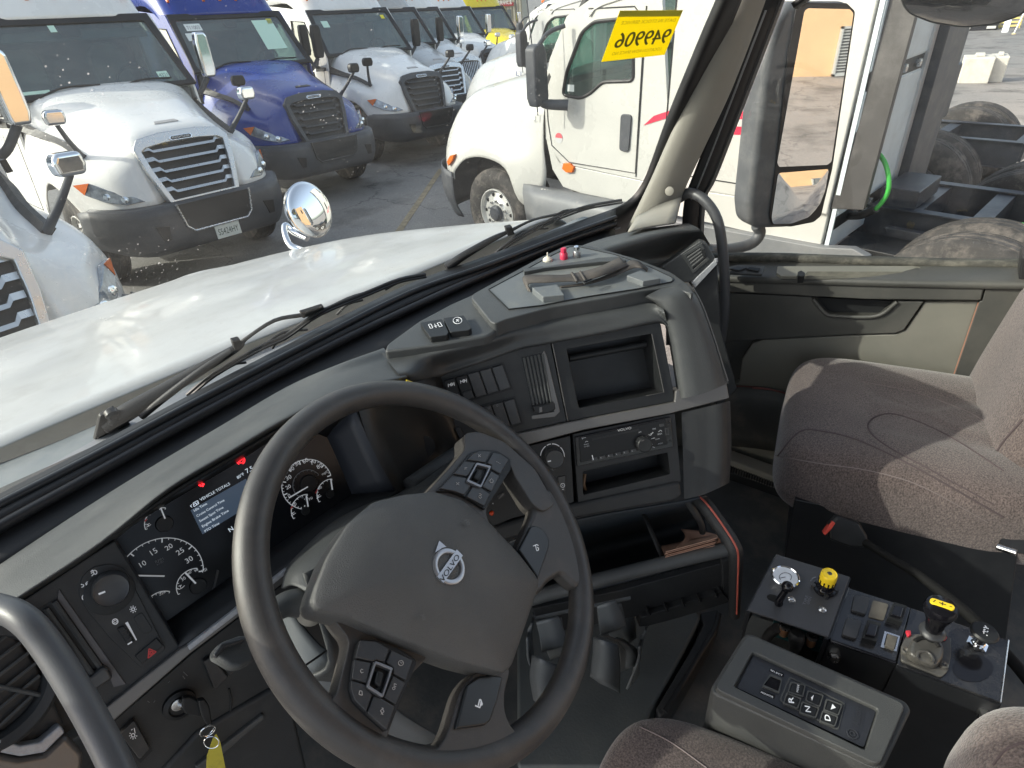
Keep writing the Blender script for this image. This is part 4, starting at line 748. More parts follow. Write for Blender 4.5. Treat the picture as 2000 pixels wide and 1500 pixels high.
# keys
key = thing('ignition_key', 'black ignition key in the lock with steel split rings and a yellow paper tag', 'key', FL.hit(385, 1385, .02))
zC = lambda pts: zz(0, 1000, 1/3, pts)
tube('key_blade', [FL.hit(352, 1377, .008), FL.hit(362, 1380, .024)], .0035, STEEL, key, k=1)
plate('key_head', FL, zC([(1075, 1092), (1110, 1085), (1160, 1105), (1190, 1150), (1175, 1205), (1085, 1185), (1070, 1150)]), .022, .030, DARK, key, bev=.002, seg=3)
plate('key_fob', FL, zC([(1160, 1108), (1200, 1100), (1228, 1140), (1245, 1240), (1215, 1255), (1200, 1232), (1180, 1190)]), .030, .038, DARK, key, bev=.002, seg=3)
def loop(name, c, r, h, m, rr=.0006, tilt=.0):
    a0, b0 = FL.ab(*c, h); e = FL.ab(c[0]+r, c[1], h); R_ = abs(e[0]-a0)
    pts = [FL.w(a0+R_*math.cos(t), b0+R_*math.sin(t)*1.15, h+.004*math.sin(t+tilt)) for t in [2*math.pi*i/28 for i in range(28)]]
    V, F = tube_geo(pts, rr, 6, closed=True); mk(name, V, F, m, key)
loop('split_ring', (404, 1427), 19, .040, CHROME); loop('split_ring', (406, 1428), 19.5, .041, CHROME, tilt=.4); loop('split_ring', (413, 1450), 17, .043, CHROME, tilt=2)
plate('paper_tag', FL, zC([(1268, 1300), (1290, 1345), (1325, 1520), (1210, 1520), (1212, 1430), (1250, 1320)]), .040, .0405, mat('yellow_tag', (.50, .44, .05), .5, dirt=(.12, .11, .05), dscale=50, damt=.6), key)
# left grab handle
gh = thing('grab_handle', 'thick grey grab handle curving down at the left edge beside the dash', 'grab handle', dep(100, 1290, .47))
tube('handle_bar', [dep(x, y, d) for x, y, d in [(-170, 1190, .50), (-80, 1176, .49), (0, 1188, .48), (50, 1213, .47), (93, 1263, .465), (147, 1347, .455), (200, 1442, .445), (240, 1525, .435), (290, 1640, .42)]], .0108, mat('handle_grey', (.070, .072, .077), .42, var=.06, vscale=12, bump=.15, bscale=900), gh, res=24, k=8)
# ================================================================== passenger door
z6d = lambda pts: zz(1300, 450, .4333, pts)
door = thing('passenger_door', 'passenger door trim in dark and olive grey with a pull pocket and dusty ledge', 'door', FD.hit(1700, 650))
plate('door_core', FD, [(1340, 560), (1995, 560), (2120, 560), (2150, 1100), (1480, 980), (1330, 900)], -.10, -.03, DOORD, door)
plate('door_upper_trim', FD, z6d([(0, 180), (290, 212), (700, 240), (1440, 252), (1422, 318), (900, 312), (350, 282), (0, 262)]), -.04, .012, DOORD, door, bev=.004, seg=3)
plate('door_rear_panel', FD, z6d([(1445, 252), (1640, 250), (1900, 260), (1900, 900), (1500, 900), (1390, 720), (1300, 660), (1414, 322), (1425, 318)]), -.04, .008, DOORD, door, bev=.003)
plate('door_mid_panel', FD, z6d([(0, 268), (350, 286), (655, 300), (720, 375), (750, 388), (960, 390), (1040, 320), (1165, 320), (1075, 450), (1035, 465), (860, 470), (440, 492), (0, 520)]), -.04, .002, DOORD, door, bev=.003)
plate('door_olive_panel', FD, z6d([(1168, 324), (1412, 322), (1298, 664), (1450, 1100), (200, 1100), (180, 700), (330, 690), (345, 580), (390, 510), (440, 494), (860, 473), (1035, 468), (1078, 452)]), -.04, -.004, DOORG, door, bev=.004, seg=3)
plate('pull_pocket', FD, z6d([(655, 302), (1045, 320), (965, 385), (745, 382)]), -.04, -.022, DARK, door)
tube('pull_lip', [FD.hit(*p, .004) for p in z6d([(665, 310), (715, 368), (760, 385), (950, 386), (1045, 322)])], .005, DOORD, door)
tube('red_stitch', [FD.hit(*p, .001) for p in z6d([(1413, 325), (1370, 450), (1300, 655)])], .0022, mat('door_piping', (.32, .16, .11), .6), door, k=2)
patch('door_lower_bolster', [[FD.hit(*p, .0) for p in z6d([(0, 705), (300, 700), (500, 715), (620, 770)])], [FD.hit(*p, .03) for p in z6d([(0, 800), (300, 790), (480, 800), (620, 840)])], [FD.hit(*p, .0) for p in z6d([(0, 980), (300, 970), (480, 990), (620, 1020)])]], CARP, door, k=4, thick=.004)
tube('bolster_piping', [FD.hit(*p, .008) for p in z6d([(250, 700), (380, 705), (500, 722), (600, 765)])], .0016, mat('dim_red', (.12, .035, .03), .6), door)
# ledge
zD = lambda pts: zz(1100, 0, .45, pts)
def ledge(pts, h, rise, m, nm, bev=.002):
    pass
lt = z6d([(200, 150), (520, 140), (1100, 160), (1165, 155), (1900, 168)]); lb = z6d([(240, 215), (500, 222), (1000, 236), (1445, 245), (1900, 250)])
patch('door_ledge', [[FD.hit(x, y, -.075) for x, y in lt], [FD.hit(*lerp2(a, b, .5), -.03) for a, b in zip(lt, lb)], [FD.hit(*lerp2(a, b, .85), .006) for a, b in zip(lt, lb)], [FD.hit(*b, .014) for b in lb], [FD.hit(b[0], b[1]+6, .012) for b in lb]], DOORD, door, k=4, thick=.004)
sh = Fr(FD.hit(1720, 535, -.03), (-.25, -.06, 1), (.24, -.97, 0))
plate('ledge_shelf', sh, z6d([(505, 160), (1162, 158), (1095, 216), (520, 205), (500, 190)]), -.002, .008, DOORG, door, bev=.002)
plate('ledge_trough', sh, z6d([(640, 185), (1130, 186), (1095, 212), (620, 206)]), .008, .0088, mat('dusty_felt', (.10, .095, .075), .9, var=.3, vscale=60), door)
plate('ledge_clip', sh, z6d([(596, 185), (612, 178), (630, 190), (625, 205), (598, 206)]), .008, .03, DARK, door, bev=.002)
plate('window_switch_panel', sh, z6d([(250, 170), (330, 153), (450, 160), (435, 197), (240, 187)]), .002, .010, DASH, door, bev=.002)
plate('window_switch', sh, z6d([(278, 170), (325, 158), (370, 166), (330, 180)]), .010, .015, BTN, door, bev=.002)
plate('window_switch', sh, z6d([(362, 172), (378, 162), (430, 168), (418, 184)]), .010, .015, DARK, door, bev=.002)
patch('window_seal', [[FD.hit(x, y, -.085) for x, y in [(1378, 497), (1500, 496), (1700, 503), (1990, 508), (2050, 480)]], [FD.hit(x, y, -.065) for x, y in [(1378, 503), (1500, 503), (1700, 511), (1992, 518), (2060, 490)]], [FD.hit(x, y, -.075) for x, y in [(1380, 512), (1500, 514), (1700, 524), (1995, 530), (2070, 500)]]], mat('dusty_rubber', (.05, .048, .04), .8, var=.35, vscale=50, dirt=(.25, .23, .19), dscale=25, damt=.5), door, k=4, thick=.004)
win = [(1534, 8), (1400, 350), (1378, 392), (1376, 470), (1388, 497), (1990, 512), (2040, 480), (2200, 60), (2230, -400), (1690, -400)]
GL_SIDE = glass('side_glass', (.93, .95, .94), .8, dust_sheen=.010, specks=.07, haze=.001)
plate('window_pane', FD, win, -.080, -.076, GL_SIDE, door, smooth=False)
plate('door_pillar', FD, [(1995, 505), (2035, 470), (2120, 300), (2300, 300), (2300, 900), (2080, 900), (1960, 780)], -.06, .0, RUB, door, bev=.004)
# frame left of window: black rubber + silver line
fo = [(1530, -10), (1520, 20), (1455, 190), (1395, 345), (1374, 390), (1370, 470), (1385, 500)]
patch('window_frame_front', [[FD.hit(x-44 if i < 4 else x-38, y+4, .02) for i, (x, y) in enumerate(fo)], [FD.hit(x-20, y+2, .012) for x, y in fo], [FD.hit(x-2, y, -.02) for x, y in fo], [FD.hit(x+6, y, -.078) for x, y in fo]], RUB, door, k=4, thick=.004)
tube('frame_bright_line', [FD.hit(x-24, y, .016) for x, y in fo[1:5]], .0022, mat('dull_bright', (.25, .26, .27), .35, metal=.6), door)
tube('frame_bead', [FD.hit(x-4, y, -.015) for x, y in fo[:-1]], .005, MATS['seal_bead'], door)
patch('window_frame_top', [[FD.hit(x, y, .0) for x, y in [(1545, 6), (1600, -60), (1690, -420)]], [FD.hit(x, y, -.05) for x, y in [(1552, 10), (1612, -56), (1704, -400)]]], RUB, door, k=3, thick=.01)
# right grab handle
g2 = thing('pillar_grab_handle', 'slim grey grab handle curving down the passenger side pillar', 'grab handle', FD.hit(1400, 480, .05))
tube('handle_bar', [FD.hit(*p, h) for p, h in [((1325, 388), .02), ((1346, 377), .045), ((1372, 388), .06), ((1396, 418), .07), ((1408, 460), .075), ((1415, 540), .08), ((1414, 620), .08), ((1400, 700), .06), ((1380, 760), .03)]], .0125, MATS['handle_grey'], g2, res=18)
# windscreen pillar
pil = thing('windscreen_pillar', 'beige trimmed windscreen pillar with a round cap between windscreen and passenger window', 'pillar', FD.hit(1350, 250, .1))
tl = [(1440, -30), (1424, 12), (1372, 130), (1302, 288), (1274, 352), (1226, 452)]; trr = [(1500, -30), (1490, 8), (1428, 170), (1372, 290), (1334, 372), (1316, 436)]
glx = [rel(1.20, .67, -.03), rel(1.2, .70, -.08)]
def pA(p, q): return FD.hit(*p, q)
patch('pillar_trim', [[pA((x-4, y), .08) for x, y in tl], [pA(a, .115) for a in tl], [pA(lerp2(a, b, .5), .105) for a, b in zip(tl, trr)], [pA(b, .06) for b in trr], [pA((b[0]+2, b[1]), .02) for b in trr]], BEIGE, pil, k=5, thick=.004)
fp = Fr(FD.hit(1308, 373, .112), (-.9, -.4, .1), (.24, -.97, 0))
lathe('trim_cap', fp, *fp.ab(1308, 373), [(.0105, 0), (.0105, .003), (.009, .004)], BEIGE, pil, res=24)
patch('pillar_foot', [[Z(*p, -.47) for p in [(1226, 452), (1262, 442), (1318, 434)]], [pA(p, .11) for p in [(1244, 420), (1285, 400), (1330, 385)]]], BEIGE, pil, k=3, thick=.004)
# windscreen with black surround
ws = thing('windscreen', 'dusty bug-specked windscreen with black rubber surround', 'windscreen', rel(.6, .95, -.3))
wb = [(-.45, .76), (-.30, .84), (-.12, .90), (.135, .96), (.36, .985), (.61, 1.0), (.9, .98), (1.05, .97), (1.26, .93)]
GL_WS = glass('windscreen_glass', (.84, .90, .89), .8, dust_sheen=.045, specks=.34, haze=.008)
rows = []
for zq in (-.50, -.25, .05, .35):
    k = (zq+.5); rows.append([rel(x-.02*k, y-.58*k, zq) for x, y in wb])
patch('windscreen_pane', rows, GL_WS, ws, k=3)
ge = [(1100, 443), (1190, 411), (1228, 390), (1250, 366), (1268, 330), (1302, 235), (1345, 130), (1373, 62), (1400, 0), (1415, -40)]
def onws(px, py, h=0):
    # windscreen surface near its right edge
    return FGR.hit(px, py, h)
FGR = Fr(rel(1.05, .968, -.5), (-.10, -.857, -.50), (1, 0, 0))
go = [(1120, 480), (1216, 450), (1256, 412), (1280, 378), (1296, 338), (1334, 240), (1378, 135), (1410, 66), (1436, 4), (1452, -40)]
patch('windscreen_surround', [[onws(*p, .004) for p in ge], [onws(*lerp2(a, b, .5), .022) for a, b in zip(ge, go)], [onws(b[0]+6, b[1]+4, .01) for b in go]], RUB, ws, k=5, thick=.004)
tube('surround_bead', [onws(*lerp2(a, b, .3), .016) for a, b in zip(ge, go)], .0045, MATS['seal_bead'], ws)
st = thing('lot_sticker', 'yellow stock sticker reading 949906 in mirror writing, stuck inside the top right of the windscreen', 'sticker', onws(1253, 70))
YT = mat('yellow_sticker', (.80, .68, .02), .5)
yt = YT.node_tree; em = yt.nodes['Principled BSDF']; tl_ = yt.nodes.new('ShaderNodeBsdfTranslucent'); tl_.inputs[0].default_value = (.95, .80, .02, 1)
mxs = yt.nodes.new('ShaderNodeMixShader'); mxs.inputs[0].default_value = .65; yt.links.new(em.outputs[0], mxs.inputs[1]); yt.links.new(tl_.outputs[0], mxs.inputs[2]); yt.links.new(mxs.outputs[0], yt.nodes['Material Output'].inputs[0])
plate('sticker_sheet', FGR, [(1211, 21), (1334, 20), (1298, 107), (1175, 121)], .003, .0036, YT, st, smooth=False)
plate('sticker_band', FGR, [(1211, 21), (1334, 20), (1329, 32), (1207, 33)], .0037, .0039, mat('sticker_band', (.55, .50, .02), .5), st, smooth=False)
text('sticker_number', FGR, '949906', FGR.ab(1197, 94, .004), FGR.ab(1300, 84, .004), mat('sticker_ink', (.13, .13, .01), .6), st, h=.0042, px=False, mirror=True, hgt=.028, bold=.0016)
for s_, a_, b_ in (('DATE IN STOCK SERVICE', (1212, 48), (1318, 42)), ('LOCATION ROW SPACE NO', (1194, 108), (1290, 98))):
    text('sticker_small_print', FGR, s_, FGR.ab(*a_, .004), FGR.ab(*b_, .004), mat('sticker_faint', (.45, .40, .02), .6), st, h=.0042, px=False, mirror=True, hgt=.006)
# ================================================================== wipers outside
def wiper(nm, lbl, fr, arm, rarm, blade, claws, pivot=None):
    t = thing(nm, lbl, 'wiper', fr.hit(*arm[len(arm)//2], -.03))
    tube('wiper_arm', [fr.hit(*p, -.03) for p in arm], rarm, RUB, t, k=4, res=10)
    tube('wiper_blade', [fr.hit(*p, -.022) for p in blade], .0038, RUB, t, k=4, res=8)
    tube('wiper_rubber', [fr.hit(x+2, y+5, -.016) for x, y in blade], .0025, RUB, t, k=4, res=6)
    for c in claws: tube('wiper_claw', [fr.hit(*p, -.028) for p in c], .0025, RUB, t, k=3, res=8)
    return t
z4 = lambda pts: zz(0, 450, .4, pts)
w1 = wiper('windscreen_wiper', 'black wiper resting low on the glass in front of the steering wheel', FG,
      z4([(520, 960), (600, 900), (800, 785), (1000, 665), (1160, 570), (1200, 530), (1340, 440), (1480, 412), (1590, 385)]), [.013, .015, .013, .010, .007, .0035, .0035, .004, .004],
      z4([(915, 805), (1050, 695), (1270, 570), (1400, 510), (1560, 400), (1800, 300), (1950, 240), (2075, 215)]),
      [z4([(945, 775), (1080, 680), (1130, 655), (1200, 645)]), z4([(1270, 572), (1380, 500), (1500, 485)]), z4([(1330, 575), (1350, 548), (1395, 530)]), z4([(1560, 400), (1700, 330), (1800, 300)]), z4([(1645, 410), (1700, 360), (1770, 340)]), z4([(1880, 290), (1930, 262), (1985, 240)])])
plate('wiper_pivot', FG, z4([(490, 912), (560, 870), (640, 950), (540, 1020), (455, 1060)]), -.036, -.028, RUB, w1, bev=.002)
for p in z4([(553, 908), (566, 940), (550, 975)]): lathe('pivot_bolt', FG, *FG.ab(*p, -.02), [(.010, -.03), (.010, -.022), (.006, -.018)], BTN, w1, res=12)
plate('arm_joint', FG, z4([(1135, 545), (1175, 535), (1190, 575), (1150, 590)]), -.034, -.024, RUB, w1, bev=.002)
plate('blade_joint', FG, z4([(1470, 405), (1580, 370), (1590, 395), (1480, 432)]), -.03, -.022, RUB, w1, bev=.002)
tube('washer_hose', [FG.hit(*p, -.012) for p in z4([(690, 910), (800, 820), (960, 700), (1130, 590)])], .006, RUB, w1)
w2 = wiper('windscreen_wiper', 'black wiper on the passenger half of the glass above the dash tray', FG,
      [(872, 524), (905, 500), (960, 468), (998, 450), (1040, 430), (1090, 418), (1160, 402)], [.010, .009, .007, .004, .003, .0035, .0035],
      [(950, 512), (985, 480), (1020, 458), (1075, 430), (1110, 415), (1150, 402), (1200, 393), (1213, 391)],
      [[(985, 480), (1020, 452), (1070, 446)], [(1075, 430), (1100, 412), (1135, 408)], [(1060, 440), (1075, 428), (1092, 424)]])
plate('arm_joint', FG, [(989, 446), (1001, 443), (1006, 458), (993, 462)], -.034, -.024, RUB, w2, bev=.002)
# ================================================================== hood of our truck
hood = thing('truck_hood', 'glossy white hood stretching ahead beyond the windscreen', 'hood', rel(.6, 2, -1))
HY = [1.1, 1.45, 1.9, 2.3, 2.6, 2.82, 2.93]
def hz_(y): # centre height and shoulder
    tt = (y-1.1)/1.83
    return None
cx = .42; rows = []
ctr = {1.1: -.532, 1.45: -.585, 1.9: -.685, 2.3: -.795, 2.6: -.885, 2.82: -.965, 2.93: -1.08}
shx = {1.1: 1.17, 1.45: 1.13, 1.9: 1.04, 2.3: .93, 2.6: .80, 2.82: .62, 2.93: .5}
for y in HY:
    s = shx[y]; c = ctr[y]; sz = max(-.335*math.hypot(s, y), c-.03); lx = -(.62-(y-1.1)*.05)
    if y > 2.85: sz = c-.04
    rows.append([rel(lx-.10, y, c-.45), rel(lx-.06, y, c-.16), rel(lx, y, c-.05), rel(-.2, y, c-.008), rel(.15, y, c), rel(.5, y, c), rel(s*.82, y, (c+sz)/2+.004), rel(s, y, sz), rel(s+.07, y, sz-.10), rel(s+.12, y, sz-.45)])
rows.append([v + Vector((0, .03, -.5)) for v in rows[-1]])
patch('hood_skin', rows, WPAINT, hood, k=5, thick=.004)
tube('hood_crease', [rel(.95-.0*t, 1.15+t*1.5, -.527-.0*t) for t in (0,)]+[rel(.9, 1.4, -.9)], .001, WPAINT, hood, k=1) if False else None
cow = patch('cowl_panel', [[rel(x, y+.02, -.56) for x, y in wb], [rel(x, max(y+.10, 1.08) if x > -.2 else y+.3, -.555) for x, y in wb], [rel(x, 1.14 if x > -.2 else y+.45, -.60) for x, y in wb]], mat('cowl_grey', (.16, .18, .19), .5, var=.15, vscale=8, dirt=(.3, .3, .28), dscale=10, damt=.4), hood, k=3, thick=.004)
hm = thing('hood_mirror', 'round convex chrome mirror on a chrome stalk at the front corner of our white hood', 'mirror', dep(600, 440, 2.35))
hb = dep(655, 497, 1.0)
mc = dep(605, 410, 2.36); 
FM = Fr(mc, (O-mc).normalized()+Vector((.80, -.25, .10)), (1, 0, 0))
prof = [(.106, -.03), (.112, 0), (.108, .004)]; prof2 = [(.105*math.cos(a*math.pi/16), .002+.030*math.sin(a*math.pi/16)) for a in range(0, 8)]+[(.001, .032)]
lathe('mirror_back', FM, 0, 0, [(.04, -.055), (.085, -.04), (.106, -.02), (.110, 0), (.104, .003)], CHROME, hm, res=40)
lathe('mirror_glass', FM, 0, 0, prof2, mat('mirror_silver', (.90, .91, .92), .015, metal=1), hm, res=40)
tube('mirror_stalk', [dep(600, 466, 2.42), dep(575, 455, 2.45), dep(558, 440, 2.44), dep(556, 455, 2.42), dep(566, 478, 2.40), dep(585, 487, 2.40), dep(598, 494, 2.40)], .013, CHROME, hm, res=12)
lathe('mirror_foot', zpl((dep(595, 490, 2.4)-O).z-.01), *zpl(0).ab(595, 490, 0) if False else (dep(595, 492, 2.4).x, dep(595, 492, 2.4).y), [(.03, -.01), (.02, .012)], CHROME, hm, res=16)
# ================================================================== passenger side mirrors
FMR = Fr(dep(1590, 200, 2.03), (0, -1, 0), (1, 0, 0))
vd = ray(1590, 170).normalized(); ro = Vector((.30, -1, -.165)).normalized()
FMR = Fr(FMR.o, (ro-vd), (1, 0, 0))
sm = thing('side_mirror', 'tall grey passenger side mirror with a flat glass over a small wide-angle glass', 'mirror', FMR.o)
hous = mat('mirror_housing', (.085, .09, .097), .5, var=.1, vscale=10, bump=.4, bscale=500, dirt=(.3, .29, .27), dscale=8, damt=.3)
ho = [(1540, 8), (1560, 2), (1655, 2), (1672, 18), (1672, 60), (1625, 330), (1603, 420), (1590, 436), (1540, 446), (1480, 448), (1466, 436), (1463, 400), (1495, 130), (1515, 40)]
plate('mirror_housing', FMR, ho, -.11, -.004, hous, sm, rnd=.02, bev=.025, seg=5, hp=-.004)
go_ = [(1556, 12), (1575, 4), (1655, 6), (1671, 22), (1626, 330), (1604, 422), (1590, 434), (1545, 443), (1508, 440), (1503, 420), (1515, 330), (1540, 100)]
plate('glass_surround', FMR, go_, -.004, .002, RUB, sm, rnd=.01, bev=.002, hp=.002)
MS = MATS['mirror_silver']
plate('main_glass', FMR, [(1571, 22), (1578, 16), (1660, 18), (1667, 26), (1624, 316), (1616, 322), (1522, 326), (1518, 318)], .002, .004, MS, sm, rnd=.006, smooth=False, hp=.004)
def convex(nm, fr, pts, sag, m, parent, h=.003):
    ab = [fr.ab(*p, h) for p in pts]; c = Vector((sum(p[0] for p in ab)/len(ab), sum(p[1] for p in ab)/len(ab))); ab = rnd_poly(ab, .012, 5); K = 7
    V = []; n = len(ab)
    for k in range(K):
        s = 1-k/K; V += [fr.w(*tuple(c+(Vector(p)-c)*s), h+sag*(1-s*s)) for p in ab]
    V.append(fr.w(c[0], c[1], h+sag)); F = []
    for k in range(K-1): F += [(k*n+i, k*n+(i+1) % n, (k+1)*n+(i+1) % n, (k+1)*n+i) for i in range(n)]
    F += [((K-1)*n+i, (K-1)*n+(i+1) % n, K*n) for i in range(n)]
    mk(nm, V, F, m, parent, auto=False)
convex('wide_angle_glass', FMR, [(1520, 338), (1619, 330), (1612, 372), (1600, 402), (1580, 424), (1545, 437), (1510, 438), (1507, 425)], .012, MS, sm)
tube('mirror_arm', [FMR.hit(*p, -.06) for p in [(1478, 440), (1484, 455), (1470, 474), (1440, 484), (1405, 488), (1360, 486)]], .022, hous, sm, res=14)
tube('mirror_chrome_edge', [FMR.hit(*p, -.10) for p in [(1545, 10), (1512, 60), (1488, 160), (1466, 330), (1458, 430)]], .008, CHROME, sm)
lm = thing('look_down_mirror', 'dark oval look-down mirror hanging over the passenger window at the top edge', 'mirror', dep(1890, 0, 1.55))
FO = Fr(dep(1890, -20, 1.55), Vector((-.75, -.35, -.35)), (.24, -.97, 0))
oc = [(1757, -30), (1760, 10), (1775, 30), (1820, 48), (1880, 57), (1940, 52), (2000, 32), (2040, -20), (2030, -100), (1900, -130), (1780, -100)]
plate('mirror_shell', FO, oc, -.06, .0, DARK, lm, rnd=.02, bev=.008, seg=3)
convex('mirror_glass', FO, [(1764, -30), (1766, 8), (1780, 26), (1822, 42), (1880, 51), (1938, 46), (1994, 28), (2030, -20), (2020, -95), (1900, -122), (1785, -92)], .03, mat('dark_mirror', (.42, .40, .38), .04, metal=1), lm)
tube('mirror_bracket', [dep(1900, -110, 1.56), dep(1960, -170, 1.5), dep(2050, -210, 1.4)], .012, DARK, lm)
# ================================================================== floor, sill, cab shell
FF = zpl(-1.30)
mk('cab_floor', [rel(-.7, 1.15, -1.31), rel(1.75, 1.15, -1.31), rel(1.75, -1.3, -1.31), rel(-.7, -1.3, -1.31)], [(0, 1, 2, 3)], CARP, kind='structure', thick=.03, smooth=False)
fm = thing('floor_mat', 'black rubber floor mat with raised seams and a slotted heater rail', 'floor mat', FF.hit(1350, 1300))
plate('mat_sheet', FF, [(1440, 905), (1560, 950), (1560, 1100), (1450, 1240), (1420, 1400), (1200, 1500), (900, 1500), (800, 1300), (1040, 1150), (1300, 1100)], -.006, .006, CARP, fm, bev=.002)
for q in ([(1456, 948), (1520, 975), (1560, 1000)], [(1450, 1010), (1500, 1025), (1545, 1070)], [(1480, 940), (1460, 1000), (1470, 1060)], [(1500, 1030), (1470, 1090), (1500, 1150)], [(1440, 1120), (1460, 1160), (1445, 1180)], [(1420, 1215), (1455, 1205), (1500, 1210)], [(1385, 1290), (1410, 1240), (1440, 1220)], [(1290, 1410), (1345, 1310), (1400, 1235)]):
    tube('mat_seam', [FF.hit(*p, .007) for p in q], .003, DARK, fm, k=4, res=6)
zA_ = lambda pts: zz(900, 950, .3667, pts)
FH = zpl(-1.22)
rl = zA_([(1370, 650), (1385, 690), (1360, 760), (1290, 890), (1200, 1050), (1120, 1180), (1060, 1230), (1040, 1180), (1130, 1030), (1230, 860), (1290, 740), (1275, 670)])
plate('heater_rail', FH, rl, -.08, 0, DASH2, fm, bev=.004)
tube('rail_groove', [FH.hit(*p, .001) for p in zA_([(1375, 680), (1350, 770), (1270, 900), (1180, 1050), (1085, 1200)])], .006, DARK, fm)
for c in ((1355, 740), (1328, 785), (1300, 835), (1268, 890)):
    plate('rail_slot', FH, zA_([(c[0]-14, c[1]-18), (c[0]+16, c[1]-14), (c[0]+8, c[1]+16), (c[0]-18, c[1]+12)]), 0, .0012, MATS['rubber_seal'], fm)
plate('tunnel_cover', zpl(-1.215), zA_([(300, 560), (860, 640), (1240, 650), (1280, 690), (1260, 740), (1190, 880), (1090, 1060), (1010, 1200), (900, 1500), (300, 1500)]), -.08, -.004, mat('tunnel', (.085, .095, .095), .6, var=.15, vscale=6, bump=.4, bscale=200, dirt=(.14, .13, .11), dscale=6, damt=.35), fm, bev=.008, seg=3)
sill = thing('door_sill', 'pale door sill strip with a black ribbed step plate beside the passenger footwell', 'door sill', FF.hit(1470, 900, .06))
plate('sill_strip', FF, [(1418, 874), (1560, 925), (1560, 950), (1422, 898)], .02, .07, BEIGE, sill, bev=.006)
plate('step_plate', FF, [(1422, 897), (1560, 948), (1560, 968), (1420, 920)], .01, .05, DARK, sill, bev=.003)
for i in range(26):
    a = lerp2((1424, 900), (1550, 948), i/25); b = lerp2((1420, 918), (1546, 966), i/25)
    tube('step_rib', [FF.hit(*a, .051), FF.hit(*b, .051)], .002, DOORD, sill, k=1, res=5)
# ------------------------------------------------------------------ seats
from mathutils.bvhtree import BVHTree
def sq(c, r, f, u, dims, e1, e2, nu=48, nv=28, fn=None):
    V = []; F = []
    sg = lambda v, e: math.copysign(abs(v)**e, v)
    for i in range(nv+1):
        ph = -math.pi/2+math.pi*i/nv
        for j in range(nu):
            th = 2*math.pi*j/nu
            x = sg(math.cos(ph), e1)*sg(math.cos(th), e2); y = sg(math.cos(ph), e1)*sg(math.sin(th), e2); z = sg(math.sin(ph), e1)
            p = [x*dims[0], y*dims[1], z*dims[2]]
            if fn: p = fn(p, x, y, z)
            V.append(c + r*p[0] + f*p[1] + u*p[2])
    for i in range(nv):
        for j in range(nu): F.append((i*nu+j, i*nu+(j+1) % nu, (i+1)*nu+(j+1) % nu, (i+1)*nu+j))
    return V, F
def seat_seam(nm, bvh, pts, m, parent, r=.0016, off=.0006):
    out = []
    pp = smooth_line([Vector((x, y, 0)) for x, y in pts], 8)
    for q in pp:
        d = ray(q.x, q.y).normalized(); h = bvh.ray_cast(O, d)
        if h[0] is not None and (not out or (h[0]-out[-1]).length < .12): out.append(h[0]+h[1]*off*(1 if h[1].dot(d) < 0 else -1))
    if len(out) > 2: tube(nm, out, r, m, parent, k=1, res=6)
SEAM = mat('seam_thread', (.075, .056, .058), .9); STITCH = mat('stitch', (.17, .14, .135), .9)
UP = Vector((0, 0, 1))
f1 = Vector((-.36, .933, 0)).normalized(); r1 = Vector((.933, .36, 0)).normalized()
ps = thing('passenger_seat', 'brownish grey cloth passenger seat on a black base box beside the door', 'seat', rel(1.28, .12, -1.3))
def groove(p, x, y, z):
    if z > .3:
        d = math.hypot(max(abs(x)-.16, 0), max(y-.1, 0)) if y > -1 else 9
        w = abs(x)
        gx = math.exp(-((math.hypot(x*1.0, max(y-.05, 0)*1.0)-.34)/.07)**2) if y > .05 else math.exp(-((w-.34)/.07)**2)
        p[2] -= .007*gx; p[2] += .012*(1-x*x)*0
        p[2] += .012*max(0, abs(x)-.45)
    return p
cc = rel(1.272, .165, -.905)
u1 = (UP - f1*.02).normalized()
V, F = sq(cc, r1, f1, u1, (.222, .262, .098), .42, .36, nu=96, nv=48, fn=groove)
cush = mk('seat_cushion', V, F, FABRIC, ps, auto=False); bv = BVHTree.FromPolygons(V, F)
seat_seam('cushion_seam', bv, [(1520, 890), (1560, 845), (1600, 842), (1680, 862), (1800, 920), (1960, 1010)], SEAM, ps)
seat_seam('cushion_stitch', bv, [(1516, 890), (1600, 905), (1700, 920), (1800, 950), (1930, 1020)], STITCH, ps, r=.0010)
seat_seam('cushion_seam', bv, [(1960, 920), (1850, 850), (1760, 812), (1715, 812), (1695, 835), (1730, 870), (1830, 925), (1940, 985)], SEAM, ps, r=.0014)
seat_seam('cushion_stitch', bv, [(1680, 745), (1780, 765), (1880, 800), (1935, 830)], STITCH, ps, r=.0010)
ub = Vector((.04, -.12, 1)).normalized(); fb = (f1 - ub*f1.dot(ub)).normalized()
cb = rel(1.425, -.03, -.67)
V, F = sq(cb, r1, ub, -fb, (.215, .34, .115), .55, .55, nu=72, nv=40)
mk('seat_back', V, F, FABRIC, ps, auto=False); bv2 = BVHTree.FromPolygons(V, F)
seat_seam('back_seam', bv2, [(1915, 1000), (1925, 930), (1955, 870), (1998, 820)], SEAM, ps, r=.002)
tube('back_shell_edge', [dep(2040, 560, 1.45), dep(2000, 590, 1.45), dep(1972, 640, 1.45), dep(1965, 690, 1.44)], .018, DASH, ps)
plate('base_box', Fr(FF.hit(1760, 1120, .25), (-.93, -.36, .1), (.36, -.93, 0)), [(1552, 975), (1960, 1058), (1990, 1070), (1960, 1290), (1870, 1500), (1540, 1250), (1530, 1100)], -.30, .0, mat('satin_black_metal', (.010, .011, .013), .45, dirt=(.08, .08, .08), dscale=9, damt=.15), ps, bev=.003)
plate('seat_bracket', Fr(FF.hit(1960, 1090, .35), (-.93, -.36, .3), (.36, -.93, 0)), [(1956, 1044), (2010, 1048), (2010, 1085), (1950, 1072)], -.01, .01, MATS['satin_black_metal'], ps, bev=.002)
